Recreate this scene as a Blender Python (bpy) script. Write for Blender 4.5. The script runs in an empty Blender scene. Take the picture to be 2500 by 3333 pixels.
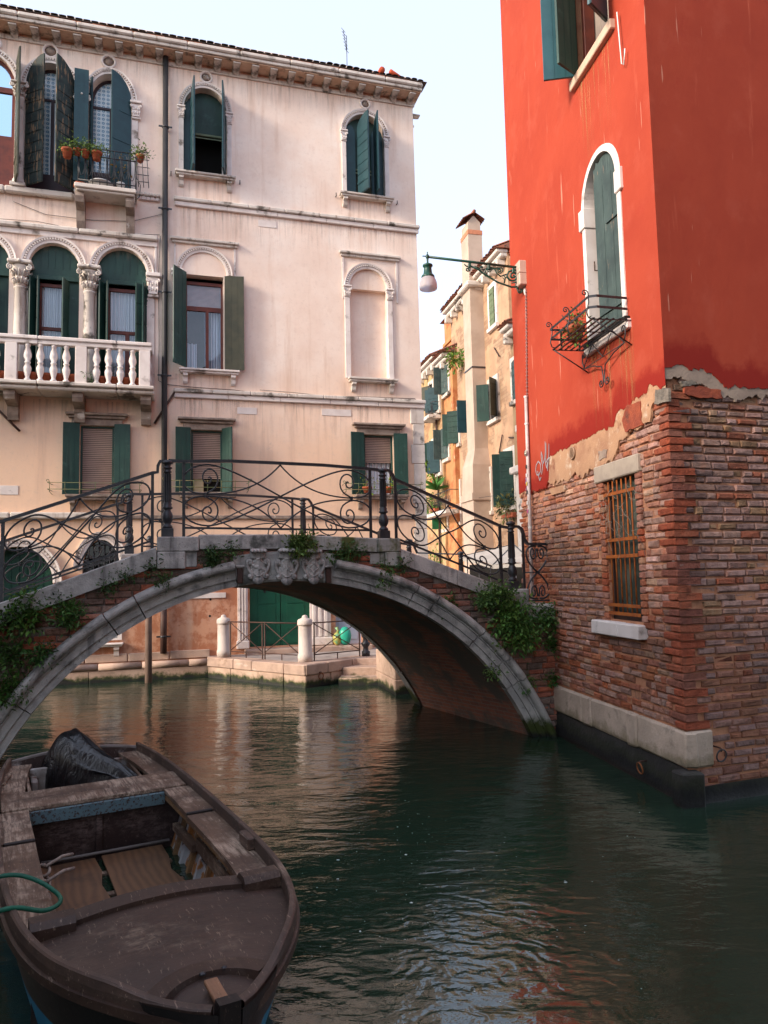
import bpy, math, random
from mathutils import Vector, Matrix, noise
from mathutils.geometry import tessellate_polygon
random.seed(7)
R = math.radians
sc = bpy.context.scene
COL = sc.collection
# ------------------------------------------------------------------ camera
FPX, PIT, ROL, H = 2400.0, R(4.95), R(-1.27), 2.4
RC = Matrix.Rotation(math.pi/2+PIT, 3, 'X') @ Matrix.Rotation(ROL, 3, 'Z')
CAMP = Vector((0, 0, H))
def ray(x, y): return RC @ Vector(((x-1250)/FPX, -(y-1666.5)/FPX, -1.0))
def onz(x, y, z=0.0):
    r = ray(x, y); return CAMP + r*((z-H)/r.z)
cd = bpy.data.cameras.new('camera'); co = bpy.data.objects.new('camera', cd); COL.objects.link(co)
co.location = CAMP; co.rotation_euler = RC.to_euler()
cd.sensor_fit = 'VERTICAL'; cd.sensor_height = 33.33; cd.lens = 24.0; cd.clip_end = 3000; cd.clip_start = .05
sc.camera = co
sc.render.resolution_x = 768; sc.render.resolution_y = 1024
# ------------------------------------------------------------------ frames (front view of a wall: x right, y into the wall, z up)
class Frame:
    def __init__(s, p, ang):
        s.o = Vector((p[0], p[1], 0)); s.a = ang
        s.U = Vector((math.cos(ang), math.sin(ang), 0)); s.N = Vector((-math.sin(ang), math.cos(ang), 0))
        s.M = Matrix.Translation(s.o) @ Matrix.Rotation(ang, 4, 'Z')
    def uz(s, px, py, y=0.0):
        r = ray(px, py); q = s.o + s.N*y
        t = s.N.dot(q-CAMP)/s.N.dot(r); p = CAMP + r*t
        return ((p-s.o).dot(s.U), p.z)
    def u(s, px, py, y=0.0): return s.uz(px, py, y)[0]
    def z(s, px, py, y=0.0): return s.uz(px, py, y)[1]
    def w(s, u, y, z): return s.M @ Vector((u, y, z))
    def loc(s, p):
        d = Vector(p)-s.o; return Vector((d.dot(s.U), d.dot(s.N), p[2]))
# ------------------------------------------------------------------ mesh builder
class MB:
    def __init__(s): s.v = []; s.f = []; s.c = []; s.cc = None; s.sm = []; s.smooth = False
    def add(s, vs, fs, smooth=None):
        n = len(s.v); s.v += [tuple(p) for p in vs]
        s.f += [tuple(i+n for i in f) for f in fs]
        s.sm += [s.smooth if smooth is None else smooth]*len(fs)
        c = s.cc if s.cc is not None else (1, 1, 1)
        s.c += [c]*len(vs); return n
    def box(s, x0, x1, y0, y1, z0, z1, M=None, j=0, bev=0):
        if x0 > x1: x0, x1 = x1, x0
        if y0 > y1: y0, y1 = y1, y0
        if z0 > z1: z0, z1 = z1, z0
        b = min(bev, (x1-x0)*.3, (y1-y0)*.3, (z1-z0)*.3)
        if b > 0:
            vs = []; idx = {}
            for ix, X in enumerate((x0, x1)):
                for iy, Y in enumerate((y0, y1)):
                    for iz, Z in enumerate((z0, z1)):
                        sx, sy, sz = (b if ix == 0 else -b), (b if iy == 0 else -b), (b if iz == 0 else -b)
                        for k, p in enumerate(((X, Y+sy, Z+sz), (X+sx, Y, Z+sz), (X+sx, Y+sy, Z))):
                            idx[(ix, iy, iz, k)] = len(vs); vs.append(p)
            g = lambda a, b_, c, k: idx[(a, b_, c, k)]
            fs = []
            for i in (0, 1):
                fs.append([g(i, 0, 0, 0), g(i, 1, 0, 0), g(i, 1, 1, 0), g(i, 0, 1, 0)][::(-1 if i == 0 else 1)])
                fs.append([g(0, i, 0, 1), g(1, i, 0, 1), g(1, i, 1, 1), g(0, i, 1, 1)][::(1 if i == 0 else -1)])
                fs.append([g(0, 0, i, 2), g(1, 0, i, 2), g(1, 1, i, 2), g(0, 1, i, 2)][::(-1 if i == 0 else 1)])
            for a in (0, 1):
                for c in (0, 1):
                    fs.append([g(a, c, 0, 0), g(a, c, 1, 0), g(a, c, 1, 1), g(a, c, 0, 1)])
                    fs.append([g(a, 0, c, 0), g(a, 1, c, 0), g(a, 1, c, 2), g(a, 0, c, 2)])
                    fs.append([g(0, a, c, 1), g(1, a, c, 1), g(1, a, c, 2), g(0, a, c, 2)])
                    for e in (0, 1): fs.append([g(a, c, e, 0), g(a, c, e, 1), g(a, c, e, 2)])
        else:
            vs = [(x, y, z) for x in (x0, x1) for y in (y0, y1) for z in (z0, z1)]
            fs = [(0, 1, 3, 2), (4, 6, 7, 5), (0, 4, 5, 1), (2, 3, 7, 6), (0, 2, 6, 4), (1, 5, 7, 3)]
        if j: vs = [(a+random.uniform(-j, j), b_+random.uniform(-j, j), c+random.uniform(-j, j)) for a, b_, c in vs]
        if M is not None: vs = [tuple(M @ Vector(p)) for p in vs]
        s.add(vs, fs, False); return s
    def tube(s, pts, r, n=8, close=False, cap=True, flat=None, rot=0):
        """sweep; r float or list; flat=(rx,ry) makes an elliptical/rect section"""
        P = [Vector(p) for p in pts]; N = len(P)
        if N < 2: return s
        T = []
        for i in range(N):
            a = P[i-1] if (i > 0 or close) else P[i]; b = P[(i+1) % N] if (i < N-1 or close) else P[i]
            t = (b-a); T.append(t.normalized() if t.length > 1e-9 else Vector((0, 0, 1)))
        up = Vector((0, 0, 1)) if abs(T[0].z) < .9 else Vector((0, 1, 0))
        X = T[0].cross(up).normalized(); vs = []
        for i in range(N):
            X = (X - T[i]*X.dot(T[i]))
            X = X.normalized() if X.length > 1e-6 else T[i].orthogonal().normalized()
            Y = T[i].cross(X)
            rr = r[i] if isinstance(r, (list, tuple)) else r
            for k in range(n):
                a = 2*math.pi*(k+.5)/n+rot
                if flat: vs.append(P[i]+X*math.cos(a)*flat[0]*1.414+Y*math.sin(a)*flat[1]*1.414)
                else: vs.append(P[i]+X*math.cos(a)*rr+Y*math.sin(a)*rr)
        fs = []
        for i in range(N if close else N-1):
            j = (i+1) % N
            for k in range(n): fs.append((i*n+k, i*n+(k+1) % n, j*n+(k+1) % n, j*n+k))
        if cap and not close:
            fs.append(tuple(range(n))[::-1]); fs.append(tuple((N-1)*n+k for k in range(n)))
        s.add(vs, fs, n > 4); return s
    def lathe(s, prof, n=20, M=None, cap=True):
        vs = []; fs = []
        for r, z in prof:
            for k in range(n):
                a = 2*math.pi*k/n; vs.append((r*math.cos(a), r*math.sin(a), z))
        m = len(prof)
        for i in range(m-1):
            for k in range(n): fs.append((i*n+k, i*n+(k+1) % n, (i+1)*n+(k+1) % n, (i+1)*n+k))
        if cap: fs.append(tuple(range(n))[::-1]); fs.append(tuple((m-1)*n+k for k in range(n)))
        if M is not None: vs = [tuple(M @ Vector(p)) for p in vs]
        s.add(vs, fs, True); return s
    def prism(s, poly, y0, y1, M=None, holes=(), caps=(True, True)):
        """poly in (x,z), extruded from y0 to y1; holes get side walls too"""
        loops = [[Vector((p[0], p[1], 0)) for p in poly]]+[[Vector((p[0], p[1], 0)) for p in h] for h in holes]
        flat = [p for l in loops for p in l]; n = len(flat)
        vs = [(p.x, y0, p.y) for p in flat]+[(p.x, y1, p.y) for p in flat]
        tr = tessellate_polygon(loops); fs = []
        for t in tr:
            if caps[0]: fs.append(tuple(t))
            if caps[1]: fs.append(tuple(i+n for i in t)[::-1])
        o = 0
        for l in loops:
            m = len(l)
            for i in range(m):
                a, b = o+i, o+(i+1) % m; fs.append((a, b, b+n, a+n))
            o += m
        if M is not None: vs = [tuple(M @ Vector(p)) for p in vs]
        s.add(vs, fs, False); return s
    def sheet(s, poly, y=0, holes=(), depth=0, M=None):
        """flat face in the wall plane with openings; depth = reveals of the openings"""
        loops = [[Vector((p[0], p[1], 0)) for p in poly]]+[[Vector((p[0], p[1], 0)) for p in h] for h in holes]
        flat = [p for l in loops for p in l]
        vs = [(p.x, y, p.y) for p in flat]
        s.add(vs if M is None else [tuple(M @ Vector(p)) for p in vs], [tuple(t) for t in tessellate_polygon(loops)], False)
        if depth:
            for h in holes:
                m = len(h); vv = [(p[0], y, p[1]) for p in h]+[(p[0], y+depth, p[1]) for p in h]
                s.add(vv if M is None else [tuple(M @ Vector(p)) for p in vv], [(i, (i+1) % m, (i+1) % m+m, i+m) for i in range(m)], False)
        return s
    def quad(s, a, b, c, d): s.add([a, b, c, d], [(0, 1, 2, 3)], False); return s
    def grid(s, P, smooth=True, closeu=False):
        """P[i][j] points"""
        n, m = len(P), len(P[0]); vs = [p for row in P for p in row]; fs = []
        for i in range(n if closeu else n-1):
            for j in range(m-1): fs.append((i*m+j, i*m+j+1, ((i+1) % n)*m+j+1, ((i+1) % n)*m+j))
        s.add(vs, fs, smooth); return s
    def leaf(s, p, d, w, l, up):
        d = d.normalized(); side = d.cross(up)
        side = side.normalized() if side.length > 1e-4 else d.orthogonal().normalized()
        nn = side.cross(d)*(.18*l)
        s.add([p, p+d*l*.45+side*w*.5+nn, p+d*l, p+d*l*.45-side*w*.5+nn], [(0, 1, 2), (0, 2, 3)], False)
    def build(s, name, m, parent=None, kind=None):
        me = bpy.data.meshes.new(name); me.from_pydata(s.v, [], s.f)
        me.polygons.foreach_set('use_smooth', s.sm)
        if s.cc is not None or any(c != (1, 1, 1) for c in s.c):
            at = me.color_attributes.new('Col', 'FLOAT_COLOR', 'POINT')
            at.data.foreach_set('color', [x for c in s.c for x in (c[0], c[1], c[2], 1)])
        me.update()
        import bmesh
        bm = bmesh.new(); bm.from_mesh(me)
        if len(bm.faces) < 60000 and not getattr(s, 'nonorm', False): bmesh.ops.recalc_face_normals(bm, faces=bm.faces)
        bm.to_mesh(me); bm.free()
        if m: me.materials.append(m)
        o = bpy.data.objects.new(name, me); COL.objects.link(o)
        if parent is not None: o.parent = parent
        if kind: o['kind'] = kind
        return o
def tag(o, label, cat, group=None):
    o['label'] = label; o['category'] = cat
    if group: o['group'] = group
    return o
def thing(name, label, cat, M=None, group=None):
    o = bpy.data.objects.new(name, None); COL.objects.link(o); o.empty_display_size = .2
    if M is not None: o.matrix_world = M
    return tag(o, label, cat, group)
def sub(name, parent, M=None):
    o = bpy.data.objects.new(name, None); COL.objects.link(o); o.parent = parent; o.empty_display_size = .1
    if M is not None: o.matrix_local = M
    return o
def T(x, y, z, a=0): return Matrix.Translation((x, y, z)) @ Matrix.Rotation(a, 4, 'Z')
def copytree(o, parent=None, M=None):
    c = o.copy(); COL.objects.link(c)
    if parent is not None: c.parent = parent
    if M is not None: c.matrix_local = M
    for ch in list(o.children): copytree(ch, c)
    return c
# ------------------------------------------------------------------ materials
def lin(r, g, b):
    f = lambda x: (x/255/12.92) if x/255 <= .04045 else ((x/255+.055)/1.055)**2.4
    return (f(r), f(g), f(b), 1)
MC = {}
class NT:
    def __init__(s, name):
        s.m = bpy.data.materials.new(name); s.m.use_nodes = True; s.t = s.m.node_tree
        s.p = s.t.nodes['Principled BSDF']; s.out = s.t.nodes['Material Output']; s._oc = None
    def n(s, ty, **k):
        x = s.t.nodes.new(ty)
        for a, b in k.items():
            if a.startswith('i_'): x.inputs[a[2:].replace('_', ' ')].default_value = b
            else: setattr(x, a, b)
        return x
    def l(s, a, b): s.t.links.new(a, b)
    def oc(s):
        if not s._oc: s._oc = s.n('ShaderNodeTexCoord').outputs['Object']
        return s._oc
    def map(s, sc_):
        m = s.n('ShaderNodeMapping'); m.inputs['Scale'].default_value = sc_; s.l(s.oc(), m.inputs['Vector']); return m.outputs[0]
    def noise(s, scale, detail=4, rough=.55, vec=None, dist=0):
        x = s.n('ShaderNodeTexNoise'); x.inputs['Scale'].default_value = scale; x.inputs['Detail'].default_value = detail
        x.inputs['Roughness'].default_value = rough; x.inputs['Distortion'].default_value = dist
        s.l(vec or s.oc(), x.inputs['Vector']); return x.outputs['Fac']
    def ramp(s, fac, lo, hi, a=0., b=1.):
        x = s.n('ShaderNodeMapRange'); x.interpolation_type = 'SMOOTHSTEP'
        for i, v in enumerate((lo, hi, a, b)): x.inputs[i+1].default_value = v
        s.l(fac, x.inputs[0]); return x.outputs[0]
    def mix(s, fac, a, b, mode='MIX'):
        x = s.n('ShaderNodeMix', data_type='RGBA', blend_type=mode)
        for k, v in ((0, fac), (6, a), (7, b)):
            if isinstance(v, (int, float)): x.inputs[k].default_value = v
            elif isinstance(v, tuple): x.inputs[k].default_value = v
            else: s.l(v, x.inputs[k])
        return x.outputs[2]
    def math(s, op, a, b=0.):
        x = s.n('ShaderNodeMath', operation=op)
        for k, v in ((0, a), (1, b)):
            if isinstance(v, (int, float)): x.inputs[k].default_value = v
            else: s.l(v, x.inputs[k])
        return x.outputs[0]
    def z(s):
        x = s.n('ShaderNodeSeparateXYZ'); s.l(s.oc(), x.inputs[0]); return x.outputs
    def bump(s, hgt, strength=.3, dist=.01, norm=None):
        b = s.n('ShaderNodeBump'); b.inputs['Strength'].default_value = strength; b.inputs['Distance'].default_value = dist
        s.l(hgt, b.inputs['Height'])
        if norm: s.l(norm, b.inputs['Normal'])
        return b.outputs[0]
    def fin(s, col, rough=.85, nrm=None, metal=0, spec=.4):
        if isinstance(col, tuple): s.p.inputs['Base Color'].default_value = col
        else: s.l(col, s.p.inputs['Base Color'])
        if isinstance(rough, (int, float)): s.p.inputs['Roughness'].default_value = rough
        else: s.l(rough, s.p.inputs['Roughness'])
        s.p.inputs['Metallic'].default_value = metal; s.p.inputs['Specular IOR Level'].default_value = spec
        if nrm: s.l(nrm, s.p.inputs['Normal'])
        return s.m
def mat(name, c1, c2=None, scale=3, rough=.85, bs=40, bump=.25, bd=.006, stain=None, vcol=False, metal=0, spec=.35, streak=None, stain2=None, st=(.45, .7)):
    """two-tone noise, optional stains (colour, scale, lo, hi, stretch) and bump"""
    if name in MC: return MC[name]
    t = NT(name)
    if c2 is None: c2 = tuple(x*.8 for x in c1[:3])+(1,)
    c = t.mix(t.ramp(t.noise(scale, 5), .35, .68), c1, c2)
    for s_ in (stain, stain2, streak):
        if s_:
            vec = t.map(s_[4]) if len(s_) > 4 else None
            c = t.mix(t.ramp(t.noise(s_[1], 6, .62, vec), s_[2], s_[3]), c, s_[0])
    if vcol:
        a = t.n('ShaderNodeVertexColor', layer_name='Col'); c = t.mix(1., c, a.outputs[0], 'MULTIPLY')
    nb = t.noise(bs, 6, .6)
    MC[name] = t.fin(c, rough, t.bump(nb, bump, bd) if bump else None, metal, spec)
    return MC[name]
# ------------------------------------------------------------------ palette
def plaster_mat():
    t = NT('pink_plaster'); z = t.z()[2]
    base = t.mix(t.ramp(t.noise(1.1, 5), .3, .7), (.86, .71, .61, 1), (.79, .62, .52, 1))
    base = t.mix(t.ramp(t.noise(.45, 6, .6), .45, .72), base, (.89, .79, .71, 1))
    zz = t.math('ADD', z, t.math('MULTIPLY', t.noise(.8, 6, .65), 3.6))
    base = t.mix(t.ramp(zz, 10.6, 6.6), base, (.84, .58, .41, 1))                  # the peach coat of the lower storeys
    low = t.mix(t.ramp(t.noise(2.2, 7, .7), .44, .56), (.46, .19, .105, 1), (.62, .33, .21, 1))
    zl = t.math('ADD', z, t.math('MULTIPLY', t.noise(1.3, 6, .6), 1.1))
    base = t.mix(t.ramp(zl, 3.25, 2.95), base, low)
    br = t.ramp(t.noise(1.7, 8, .72), .60, .64); br = t.math('MULTIPLY', br, t.ramp(z, 4.0, 2.4))
    base = t.mix(br, base, (.36, .12, .06, 1))
    sv = t.noise(1.0, 6, .65, t.map((2.6, 2.6, .22)))
    base = t.mix(t.math('MULTIPLY', t.ramp(sv, .50, .72), .6), base, (.62, .42, .31, 1))
    base = t.mix(t.math('MULTIPLY', t.ramp(t.noise(1.9, 8, .75), .56, .66), .35), base, (.70, .53, .44, 1)); base = t.mix(t.math('MULTIPLY', t.ramp(t.noise(3.1, 8, .78, dist=.6), .63, .68), .45), base, (.52, .40, .33, 1))
    base = t.mix(t.math('MULTIPLY', t.ramp(t.noise(9, 6, .7), .5, .75), .3), base, (.55, .42, .36, 1))
    nb = t.bump(t.noise(2.5, 7, .6), .35, .03); nb = t.bump(t.noise(55, 5, .6), .25, .005, nb)
    return t.fin(base, .9, nb, 0, .2)
PLAS = plaster_mat()
STONE = mat('istrian_stone', (.66, .60, .54, 1), (.54, .48, .43, 1), 2.2, .8, 45, .35, .006, ((.10, .085, .07, 1), 1.7, .545, .66), streak=((.30, .22, .17, 1), 1., .55, .75, (5, 5, .8)))
STONEW = mat('pale_stone', (.76, .69, .65, 1), (.66, .58, .54, 1), 3, .8, 45, .3, .005, ((.2, .16, .13, 1), 2.4, .57, .72))
STONED = mat('dark_weathered_stone', (.34, .27, .22, 1), (.20, .15, .125, 1), 5, .85, 45, .4, .008, ((.55, .5, .45, 1), 3, .62, .7))
BSTONE = mat('bridge_stone', (.54, .51, .48, 1), (.34, .32, .305, 1), 5.5, .85, 45, .9, .010, ((.10, .10, .09, 1), 2.6, .53, .70), stain2=((.15, .145, .135, 1), 26, .60, .70), streak=((.15, .145, .14, 1), 1., .53, .74, (7, 7, .7)))
MSTONE = mat('mossy_bridge_stone', (.46, .44, .41, 1), (.33, .32, .30, 1), 2.5, .85, 50, .6, .008, ((.10, .11, .03, 1), 3, .45, .62), streak=((.10, .10, .07, 1), 1., .5, .7, (12, 12, .9)))
QSTONE = mat('quay_stone', (.52, .37, .29, 1), (.36, .25, .20, 1), 2.7, .85, 40, .6, .012, ((.24, .15, .11, 1), 2.4, .56, .72), streak=((.62, .52, .45, 1), 1., .58, .75, (2, 2, 6)))
def algae(name, c1, c2, zlo, zhi, green=(.045, .06, .012, 1), dark=(.012, .013, .012, 1)):
    t = NT(name); z = t.z()[2]
    b = t.mix(t.ramp(t.noise(2, 6, .6), .35, .65), c1, c2)
    b = t.mix(t.ramp(t.noise(6, 6, .6), .55, .75), b, tuple(x*.5 for x in c1[:3])+(1,))
    zn = t.math('ADD', z, t.math('MULTIPLY', t.math('SUBTRACT', t.noise(3.5, 7, .65), .5), .45))
    b = t.mix(t.ramp(zn, zhi, zhi-.12), b, green); b = t.mix(t.ramp(zn, zlo+.12, zlo), b, dark)
    rr = t.ramp(z, 0.0, .12, .5, .92)
    return t.fin(b, rr, t.bump(t.noise(22, 7, .65), .6, .02), 0, .4)
QALG = algae('algae_quay_stone', (.56, .40, .31, 1), (.42, .29, .22, 1), .02, .2)
RALG = algae('wet_foundation', (.050, .045, .040, 1), (.028, .026, .025, 1), .1, .32, (.022, .024, .014, 1), (.008, .008, .008, 1))
ARCHALG = algae('arch_foot_stone', (.48, .46, .43, 1), (.36, .345, .33, 1), .02, .32)
SHUT = mat('green_shutter_paint', (.014, .052, .041, 1), (.008, .032, .027, 1), 1.3, .5, 30, .25, .004, ((.035, .09, .075, 1), 3.5, .56, .74), streak=((.03, .065, .052, 1), 1, .55, .75, (9, 9, .7)))
SHUTB = mat('teal_shutter_paint', (.017, .058, .070, 1), (.013, .044, .056, 1), 4, .42, 30, .2, .004)
SHUTO = mat('olive_shutter_paint', (.055, .055, .035, 1), (.038, .042, .028, 1), 4, .6, 30, .2, .004)
SHUTW = mat('peeling_shutter', (.035, .05, .045, 1), (.02, .03, .03, 1), 5, .75, 30, .5, .008, ((.22, .14, .08, 1), 3.2, .54, .62, (6, 6, .8)), stain2=((.3, .28, .25, 1), 9, .7, .75))
SHUTG = mat('grey_green_shutter', (.055, .085, .08, 1), (.035, .055, .055, 1), 3, .7, 30, .45, .006, ((.20, .15, .11, 1), 4.5, .62, .68, (5, 5, .9)), stain2=((.12, .17, .16, 1), 5, .55, .8, (5, 5, .5)))
BROWNF = mat('red_brown_window_frame', (.15, .035, .022, 1), (.10, .026, .02, 1), 5, .5, 30, .15)
DKWOOD = mat('dark_wood', (.10, .055, .035, 1), (.06, .035, .025, 1), 5, .7, 30, .3)
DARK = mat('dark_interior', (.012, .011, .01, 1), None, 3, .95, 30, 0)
ROOMD = mat('room_wall', (.10, .08, .07, 1), None, 3, .95, 30, 0)
IRON = mat('wrought_iron', (.026, .028, .034, 1), (.045, .045, .05, 1), 9, .42, 90, .35, .003, ((.09, .055, .04, 1), 14, .66, .8), metal=.35, spec=.6)
RUST = mat('rusty_iron', (.16, .055, .02, 1), (.30, .10, .03, 1), 9, .75, 80, .4, .004, ((.06, .03, .02, 1), 6, .55, .7))
RUSTD = mat('brown_iron', (.075, .035, .025, 1), (.05, .028, .024, 1), 8, .6, 80, .3, .003)
PIPE = mat('dark_downpipe', (.042, .040, .042, 1), (.03, .03, .032, 1), 2, .5, 40, .15, .004, ((.15, .12, .1, 1), 7, .7, .78))
TERRA = mat('terracotta', (.42, .11, .05, 1), (.33, .085, .04, 1), 6, .8, 50, .2, .004, ((.55, .4, .3, 1), 8, .62, .75))
TILE = mat('roof_tile', (.35, .13, .075, 1), (.22, .10, .07, 1), 3, .85, 30, .4, .01, ((.05, .05, .045, 1), 5, .5, .65))
TILED = mat('dark_roof_tile', (.06, .055, .05, 1), (.1, .06, .045, 1), 5, .9, 30, .4, .01)
BRICKF = mat('eaves_brick', (.38, .15, .09, 1), (.26, .13, .09, 1), 4, .9, 40, .4, .01, ((.5, .4, .34, 1), 5, .6, .7))
LEAF = mat('leaf_green', (.095, .165, .045, 1), (.06, .12, .035, 1), 4, .55, 40, 0, vcol=True)
STEM = mat('plant_stem', (.07, .05, .03, 1), None, 8, .8, 40, .2)
WHITEP = mat('white_enamel', (.7, .7, .68, 1), (.62, .62, .6, 1), 5, .5, 40, .05)
GREENL = mat('lamp_green_paint', (.015, .075, .055, 1), (.012, .05, .04, 1), 6, .35, 60, .15, .003)
GREEND = mat('green_door_paint', (.008, .095, .055, 1), (.006, .07, .042, 1), 3, .5, 40, .25, .005, ((.2, .3, .25, 1), 12, .74, .78), streak=((.004, .045, .03, 1), 1, .55, .8, (6, 6, .6)))
def glass(name, tint=(.9, .95, .97, 1), refl=(.85, .9, .95, 1), base=.0):
    t = NT(name); g = t.n('ShaderNodeBsdfGlossy'); g.inputs['Roughness'].default_value = .015; g.inputs['Color'].default_value = refl
    tr = t.n('ShaderNodeBsdfTransparent'); tr.inputs['Color'].default_value = tint
    fr = t.n('ShaderNodeFresnel'); fr.inputs['IOR'].default_value = 1.5
    f = t.math('ADD', fr.outputs[0], base); mx = t.n('ShaderNodeMixShader'); t.l(f, mx.inputs[0]); t.l(tr.outputs[0], mx.inputs[1]); t.l(g.outputs[0], mx.inputs[2])
    b = t.bump(t.noise(2.5, 2), .06, .02); t.l(b, g.inputs['Normal'])
    t.l(mx.outputs[0], t.out.inputs['Surface']); return t.m
GLASS = glass('window_glass', base=.05)
def streakmat(name, c1, c2, dens=.75, lo=.50, hi=.66, fx=22):
    tt = NT(name); m_ = tt.ramp(tt.noise(1, 6, .72, tt.map((fx, fx, .5))), lo, hi)
    tp = tt.n('ShaderNodeBsdfTransparent'); mx = tt.n('ShaderNodeMixShader'); tt.fin(tt.mix(tt.ramp(tt.noise(2, 4), .4, .6), c1, c2), .9, None, 0, .1)
    gr = tt.n('ShaderNodeVertexColor', layer_name='Col'); s2 = tt.n('ShaderNodeSeparateColor'); tt.l(gr.outputs[0], s2.inputs[0])
    fac = tt.math('MULTIPLY', tt.math('MULTIPLY', m_, s2.outputs[0]), dens); tt.l(fac, mx.inputs[0]); tt.l(tp.outputs[0], mx.inputs[1]); tt.l(tt.p.outputs[0], mx.inputs[2]); tt.l(mx.outputs[0], tt.out.inputs['Surface']); return tt.m
def streak_sheet(o, u0, u1, zt, ln, y, n=10):
    P = [[(u0+(u1-u0)*i/n, y, zt), (u0+(u1-u0)*i/n, y, zt-ln*.35), (u0+(u1-u0)*i/n, y, zt-ln)] for i in range(n+1)]
    o.cc = (1, 1, 1); k = len(o.v); o.grid(P, False)
    for i in range(n+1):
        e_ = 1 if 0 < i < n else 0; l_m = random.uniform(.5, 1); o.c[k+i*3] = (e_, 0, 0); o.c[k+i*3+1] = (.7*e_*l_m, 0, 0); o.c[k+i*3+2] = (0, 0, 0)
def curtain(name, a, b, sc_):
    t = NT(name); w = t.n('ShaderNodeTexWave'); w.wave_type = 'BANDS'; w.bands_direction = 'X'
    w.inputs['Scale'].default_value = sc_; w.inputs['Distortion'].default_value = 3; w.inputs['Detail'].default_value = 3; w.inputs['Detail Scale'].default_value = .6
    t.l(t.map((1, 1, .25)), w.inputs['Vector'])
    t.fin(t.mix(w.outputs['Fac'], a, b), .9, None, 0, .1); return t.m
LACE = curtain('white_lace_curtain', (.80, .80, .82, 1), (.42, .45, .52, 1), 7)
STRIPE = curtain('striped_curtain', (.72, .74, .8, 1), (.30, .33, .42, 1), 5)
def hexglass():
    t = NT('bottle_glass_panes'); v = t.n('ShaderNodeTexVoronoi'); v.inputs['Scale'].default_value = 9; v.inputs['Randomness'].default_value = 0.0
    mp = t.n('ShaderNodeMapping'); mp.inputs['Scale'].default_value = (1, 0, 1); t.l(t.oc(), mp.inputs[0])
    sk = t.n('ShaderNodeSeparateXYZ'); t.l(mp.outputs[0], sk.inputs[0]); cb = t.n('ShaderNodeCombineXYZ')
    t.l(sk.outputs[0], cb.inputs[0]); t.l(sk.outputs[2], cb.inputs[1]); t.l(cb.outputs[0], v.inputs['Vector'])
    d = v.outputs['Distance']
    c = t.mix(t.ramp(d, .30, .42), (.16, .30, .42, 1), (.62, .70, .74, 1)); c = t.mix(t.ramp(d, .14, .08), c, (.45, .58, .66, 1))
    t.fin(c, .12, t.bump(d, .6, .02), 0, .8); return t.m
HEXG = hexglass()
def sstone(m): return m
# ------------------------------------------------------------------ reusable shapes
def smooth(pts, n=6):
    """Catmull-Rom through the points"""
    P = [Vector(p) for p in pts]; P = [P[0]*2-P[1]]+P+[P[-1]*2-P[-2]]; out = []
    for i in range(1, len(P)-2):
        for k in range(n):
            t = k/n; a, b, c, d = P[i-1:i+3]
            out.append(.5*((2*b)+(c-a)*t+(2*a-5*b+4*c-d)*t*t+(3*b-a-3*c+d)*t**3))
    return out+[P[-2]]
def foliage(mb, blobs, n, size=.035, seed=1, tone=(1, 1, 1)):
    """leaf clumps through the volume of ellipsoids [(centre, (rx,ry,rz))]"""
    rnd = random.Random(seed); tot = sum(b[1][0]*b[1][2] for b in blobs)
    for c, r in blobs:
        k = max(1, int(n*r[0]*r[2]/tot)); c = Vector(c)
        ncl = max(3, k//14)
        cls = []
        for _ in range(ncl):
            d = Vector((rnd.gauss(0, 1), rnd.gauss(0, 1), rnd.gauss(0, 1))); d.normalize(); d *= rnd.random()**.45
            cls.append((c+Vector((d.x*r[0], d.y*r[1], d.z*r[2])), rnd.uniform(.6, 1.45), rnd.uniform(-.15, .25)))
        for i in range(k):
            q, br, hu = cls[i % ncl]
            sp = size*2.2
            p = q+Vector((rnd.gauss(0, sp), rnd.gauss(0, sp), rnd.gauss(0, sp)))
            d = (p-c)+Vector((rnd.gauss(0, .06), rnd.gauss(0, .06)-.04, rnd.gauss(0, .06)))
            d = d.normalized()+Vector((rnd.gauss(0, .6), rnd.gauss(0, .6), rnd.gauss(0, .6)-.15))
            b = br*rnd.uniform(.75, 1.25); mb.cc = (b*(1+hu)*tone[0], b*tone[1], b*(1-hu)*tone[2])
            s_ = size*rnd.choice((.5, .7, .9, 1.1, 1.4, 1.7))*rnd.uniform(.85, 1.15)
            mb.leaf(p, d, s_*.75, s_*1.5, Vector((rnd.gauss(0, .5), rnd.gauss(0, .5), 1)))
def arcpts(cx, cz, r, a0, a1, n): return [(cx+r*math.cos(R(a0+(a1-a0)*i/n)), cz+r*math.sin(R(a0+(a1-a0)*i/n))) for i in range(n+1)]
def archloop(xl, xr, z0, zs, rise=None, n=14):
    cx, r = (xl+xr)/2, (xr-xl)/2; rise = rise or r
    return [(xl, z0), (xr, z0)]+[(cx+r*math.cos(math.pi*i/n), zs+rise*math.sin(math.pi*i/n)) for i in range(n+1)]
def rect(x0, x1, z0, z1): return [(x0, z0), (x1, z0), (x1, z1), (x0, z1)]
def sweep_arch(mb, cx, zs, prof, rx, rz=None, a0=0, a1=180, n=22):
    """profile [(radial offset, y)] swept round an arch"""
    rz = rz or rx; P = []
    for i in range(n+1):
        a = R(a0+(a1-a0)*i/n); P.append([(cx+(rx+o)*math.cos(a), y, zs+(rz+o)*math.sin(a)) for o, y in prof])
    mb.grid(P, False)
def spiral(cx, cz, r0, r1, a0, turns, n=26):
    """2-D spiral from radius r0 at angle a0 inwards to r1"""
    return [(cx+(r0+(r1-r0)*(i/n)**.8)*math.cos(R(a0)+turns*2*math.pi*i/n), cz+(r0+(r1-r0)*(i/n)**.8)*math.sin(R(a0)+turns*2*math.pi*i/n)) for i in range(n+1)]
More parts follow.
